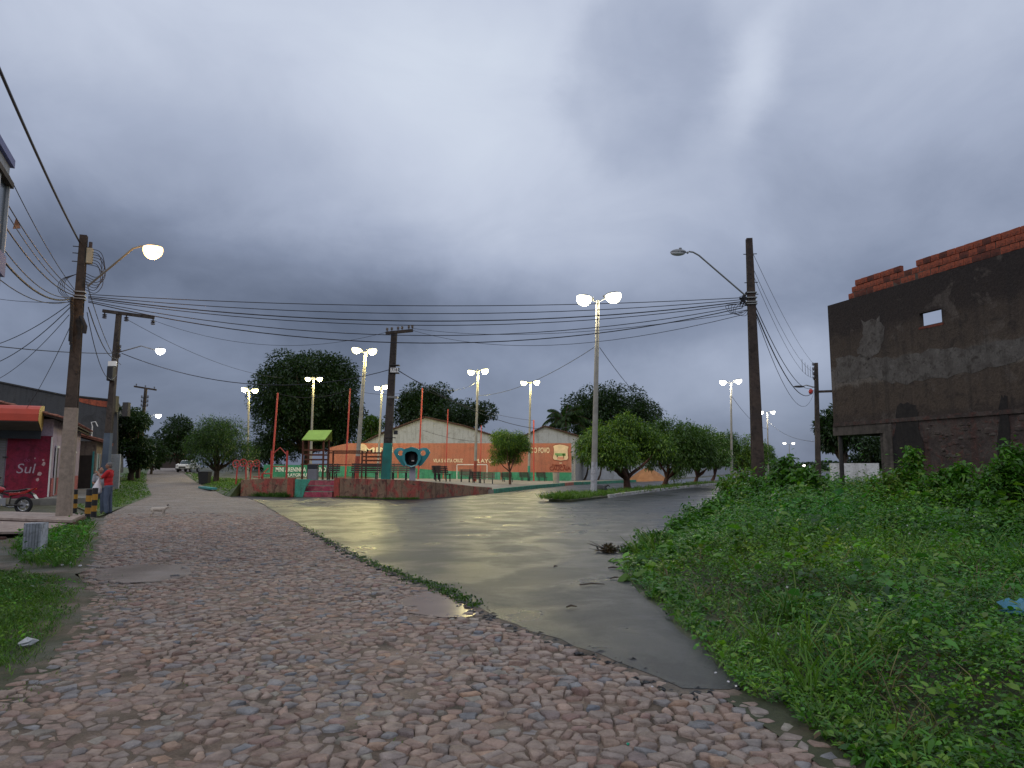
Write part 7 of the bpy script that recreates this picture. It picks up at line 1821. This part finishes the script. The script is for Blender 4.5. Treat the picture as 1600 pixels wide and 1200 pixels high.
# ------------------------------------------------------------------ pickup far down the street
Yc = 92; ca = empty('parked_car', (A(294, 730, Yc).x, Yc, float(rise(-41, Yc))), R(4), 'white pickup parked at the far end of the cobbled street', 'car')
M_CARW = mat('white_car_paint', (0.72, 0.72, 0.74), .25, .05, 3, 0, coat=.5)
MB().box((0, 0, .72), (1.65, 4.0, .55)).build('body', M_CARW, ca, bevel=.12)
MB().prism([(-.72, -1.0, 1.0), (.72, -1.0, 1.0), (.62, -.55, 1.5), (-.62, -.55, 1.5)], (0, 1.9, 0)).build('cabin', M_CARW, ca, bevel=.06)
MB().prism([(-.64, -1.03, 1.04), (.64, -1.03, 1.04), (.56, -.66, 1.44), (-.56, -.66, 1.44)], (0, -.02, .01)).build('windscreen', M_GLASS, ca)
for s_ in (-1, 1):
    MB().box((s_ * .62, -2.0, .80), (.3, .06, .16)).build('headlight', M_CHR, ca, bevel=.02); MB().box((s_ * .92, -.85, 1.05), (.16, .08, .12)).build('mirror', M_CARW, ca)
    for y_ in (-1.25, 1.25):
        wv_ = MB().tube([(s_ * .68, y_, .32), (s_ * .84, y_, .32)], .32, 16).build('wheel', M_TY, ca, True); MB().tube([(s_ * .845, y_, .32), (s_ * .85, y_, .32)], .19, 12).build('rim', M_CHR, wv_)
MB().box((0, -2.02, .62), (.8, .04, .18)).build('grille', M_BLACK, ca); MB().box((0, -2.03, .45), (.42, .03, .12)).build('number_plate', M_WMETAL, ca); MB().box((0, -2.0, .40), (1.6, .12, .16)).build('bumper', M_BLACK, ca, bevel=.03)
# dark bin and planks by the roadside tree
db = empty('rubbish_bin', (A(320, 745, 58).x, 58, float(rise(-25, 58))), 0, 'black wheeled bin at the foot of the bushy roadside tree', 'bin')
MB().add([(-.34, -.3, .08), (.34, -.3, .08), (.34, .3, .08), (-.34, .3, .08), (-.42, -.38, 1.0), (.42, -.38, 1.0), (.42, .38, 1.0), (-.42, .38, 1.0)], [(3, 2, 1, 0), (4, 5, 6, 7), (0, 1, 5, 4), (1, 2, 6, 5), (2, 3, 7, 6), (3, 0, 4, 7)]).build('body', M_BLACK, db, bevel=.03)
MB().box((0, 0, 1.03), (.88, .82, .05)).build('lid', M_BLACK, db, bevel=.015)
for s_ in (-1, 1): MB().tube([(s_ * .3, .3, .09), (s_ * .36, .3, .09)], .09, 10).build('wheel', M_TY, db)
for k_, (a, b, m_) in enumerate((((314, 742), (332, 747), M_TEALD), ((318, 745), (336, 750), M_TEALD))):
    p0, p1 = A(*a, 52), A(*b, 47); z0 = float(rise(p0.x, 50)); o = MB().bar((0, 0, .1), (p1.x - p0.x, p1.y - p0.y, .14), .3, .12).build('beam', m_); o.location = (p0.x, p0.y, z0)
    tag(o, ('teal painted beam lying on the verge, farther from the road', 'teal painted beam lying on the verge, nearer the road')[k_], 'beam')

# ------------------------------------------------------------------ litter and debris
cl = empty('branch_heap', tuple(G(951, 862, .05)), 0, 'heap of dead leaves and twigs lying on the asphalt', 'debris')
n = 260; u = rand_dirs(n, 0); V, T, k_ = leaf_arrays(np.column_stack([u[:, 0] * .24 * rng.random(n), u[:, 1] * .2 * rng.random(n), u[:, 2] * .13 * rng.random(n)]), u + rng.normal(0, .4, u.shape), rng.uniform(.05, .12, n), rng.uniform(.02, .04, n), .2, 4)
np_mesh('leaves', V, T, LEAF, cl, tint(n, k_, None, pal=[(0.06, 0.04, 0.02), (0.09, 0.055, 0.025), (0.035, 0.035, 0.015)]))
mb = MB()
for q in range(9): a = random.uniform(0, 6.28); mb.tube([(random.uniform(-.1, .1), random.uniform(-.1, .1), .02), (.4 * math.cos(a), .3 * math.sin(a), random.uniform(.02, .2))], [.008, .003], 5)
mb.build('twigs', M_BARK, cl)
M_TW = M_BARK
for k_, (px, py, L_, az, lb) in enumerate(((925, 914, .34, 10, 'bent twig on the asphalt below the leaf heap'), (962, 904, .22, 35, 'short twig on the asphalt by the bank tip'), (958, 888, .16, 5, 'dark scrap of bark beside the bank tip'), (893, 949, .12, 20, 'small dark twig in the middle of the asphalt'), (868, 886, .10, 60, 'tiny twig on the open asphalt'))):
    o = MB().tube([(-L_ / 2, 0, .008), (0, .02, .018), (L_ / 2, -.015, .008)], [.009, .012, .005], 5).build('twig', M_TW); p = G(px, py, .05); o.location = p; o.rotation_euler = (0, 0, R(az)); tag(o, lb, 'twig')
def crumple(px, py, s_, m_, label, cat, name, z=.03):
    mb = MB(); mb.ell((0, 0, s_ * .35), (s_, s_ * .6, s_ * .4), 10, 6); mb.v = [tuple(c * random.uniform(.65, 1.2) for c in v) for v in mb.v]
    o = mb.build(name, m_); o.location = G(px, py, z); o.rotation_euler = (0, 0, random.uniform(0, 3)); return tag(o, label, cat)
crumple(42, 1009, .09, mat('dirty_white_film', (0.5, 0.5, 0.5), .45, .2, 5, .2, 20), 'crumpled white wrapper on the grass at lower left', 'wrapper', 'wrapper')
crumple(50, 918, .04, MATS['dirty_white_film'], 'small pale scrap in the grass at the left edge', 'scrap', 'paper_scrap')
for k_, (px, py) in enumerate(((97, 884), (111, 881), (125, 885))): crumple(px, py, .035, M_BAG, ('left scrap of white paper below the grooved block grass', 'middle scrap of white paper below the grooved block grass', 'right scrap of white paper below the grooved block grass')[k_], 'scrap', 'paper_scrap')
crumple(1596, 962, .16, mat('blue_film', (0.06, 0.22, 0.32), .4, .2, 5, .2, 20), 'crumpled blue plastic bag in the weeds at the right edge', 'bag', 'plastic_bag', .42)
crumple(981, 1164, .016, mat('green_cap', (0.02, 0.30, 0.18), .4, .1, 5, 0), 'tiny green bottle cap between the cobbles', 'bottle cap', 'bottle_cap')
for k_, (px, py) in enumerate(((1118, 1052), (1150, 1073), (1138, 1066), (1019, 1074))): crumple(px, py, .014, M_BAG, ('pale pebble on the asphalt tip, highest of the group', 'pale pebble where asphalt meets the bank', 'pale pebble between the other two on the asphalt tip', 'pale pebble on the cobbles by the asphalt edge')[k_], 'pebble', 'pebble', .06 if k_ < 3 else .03)
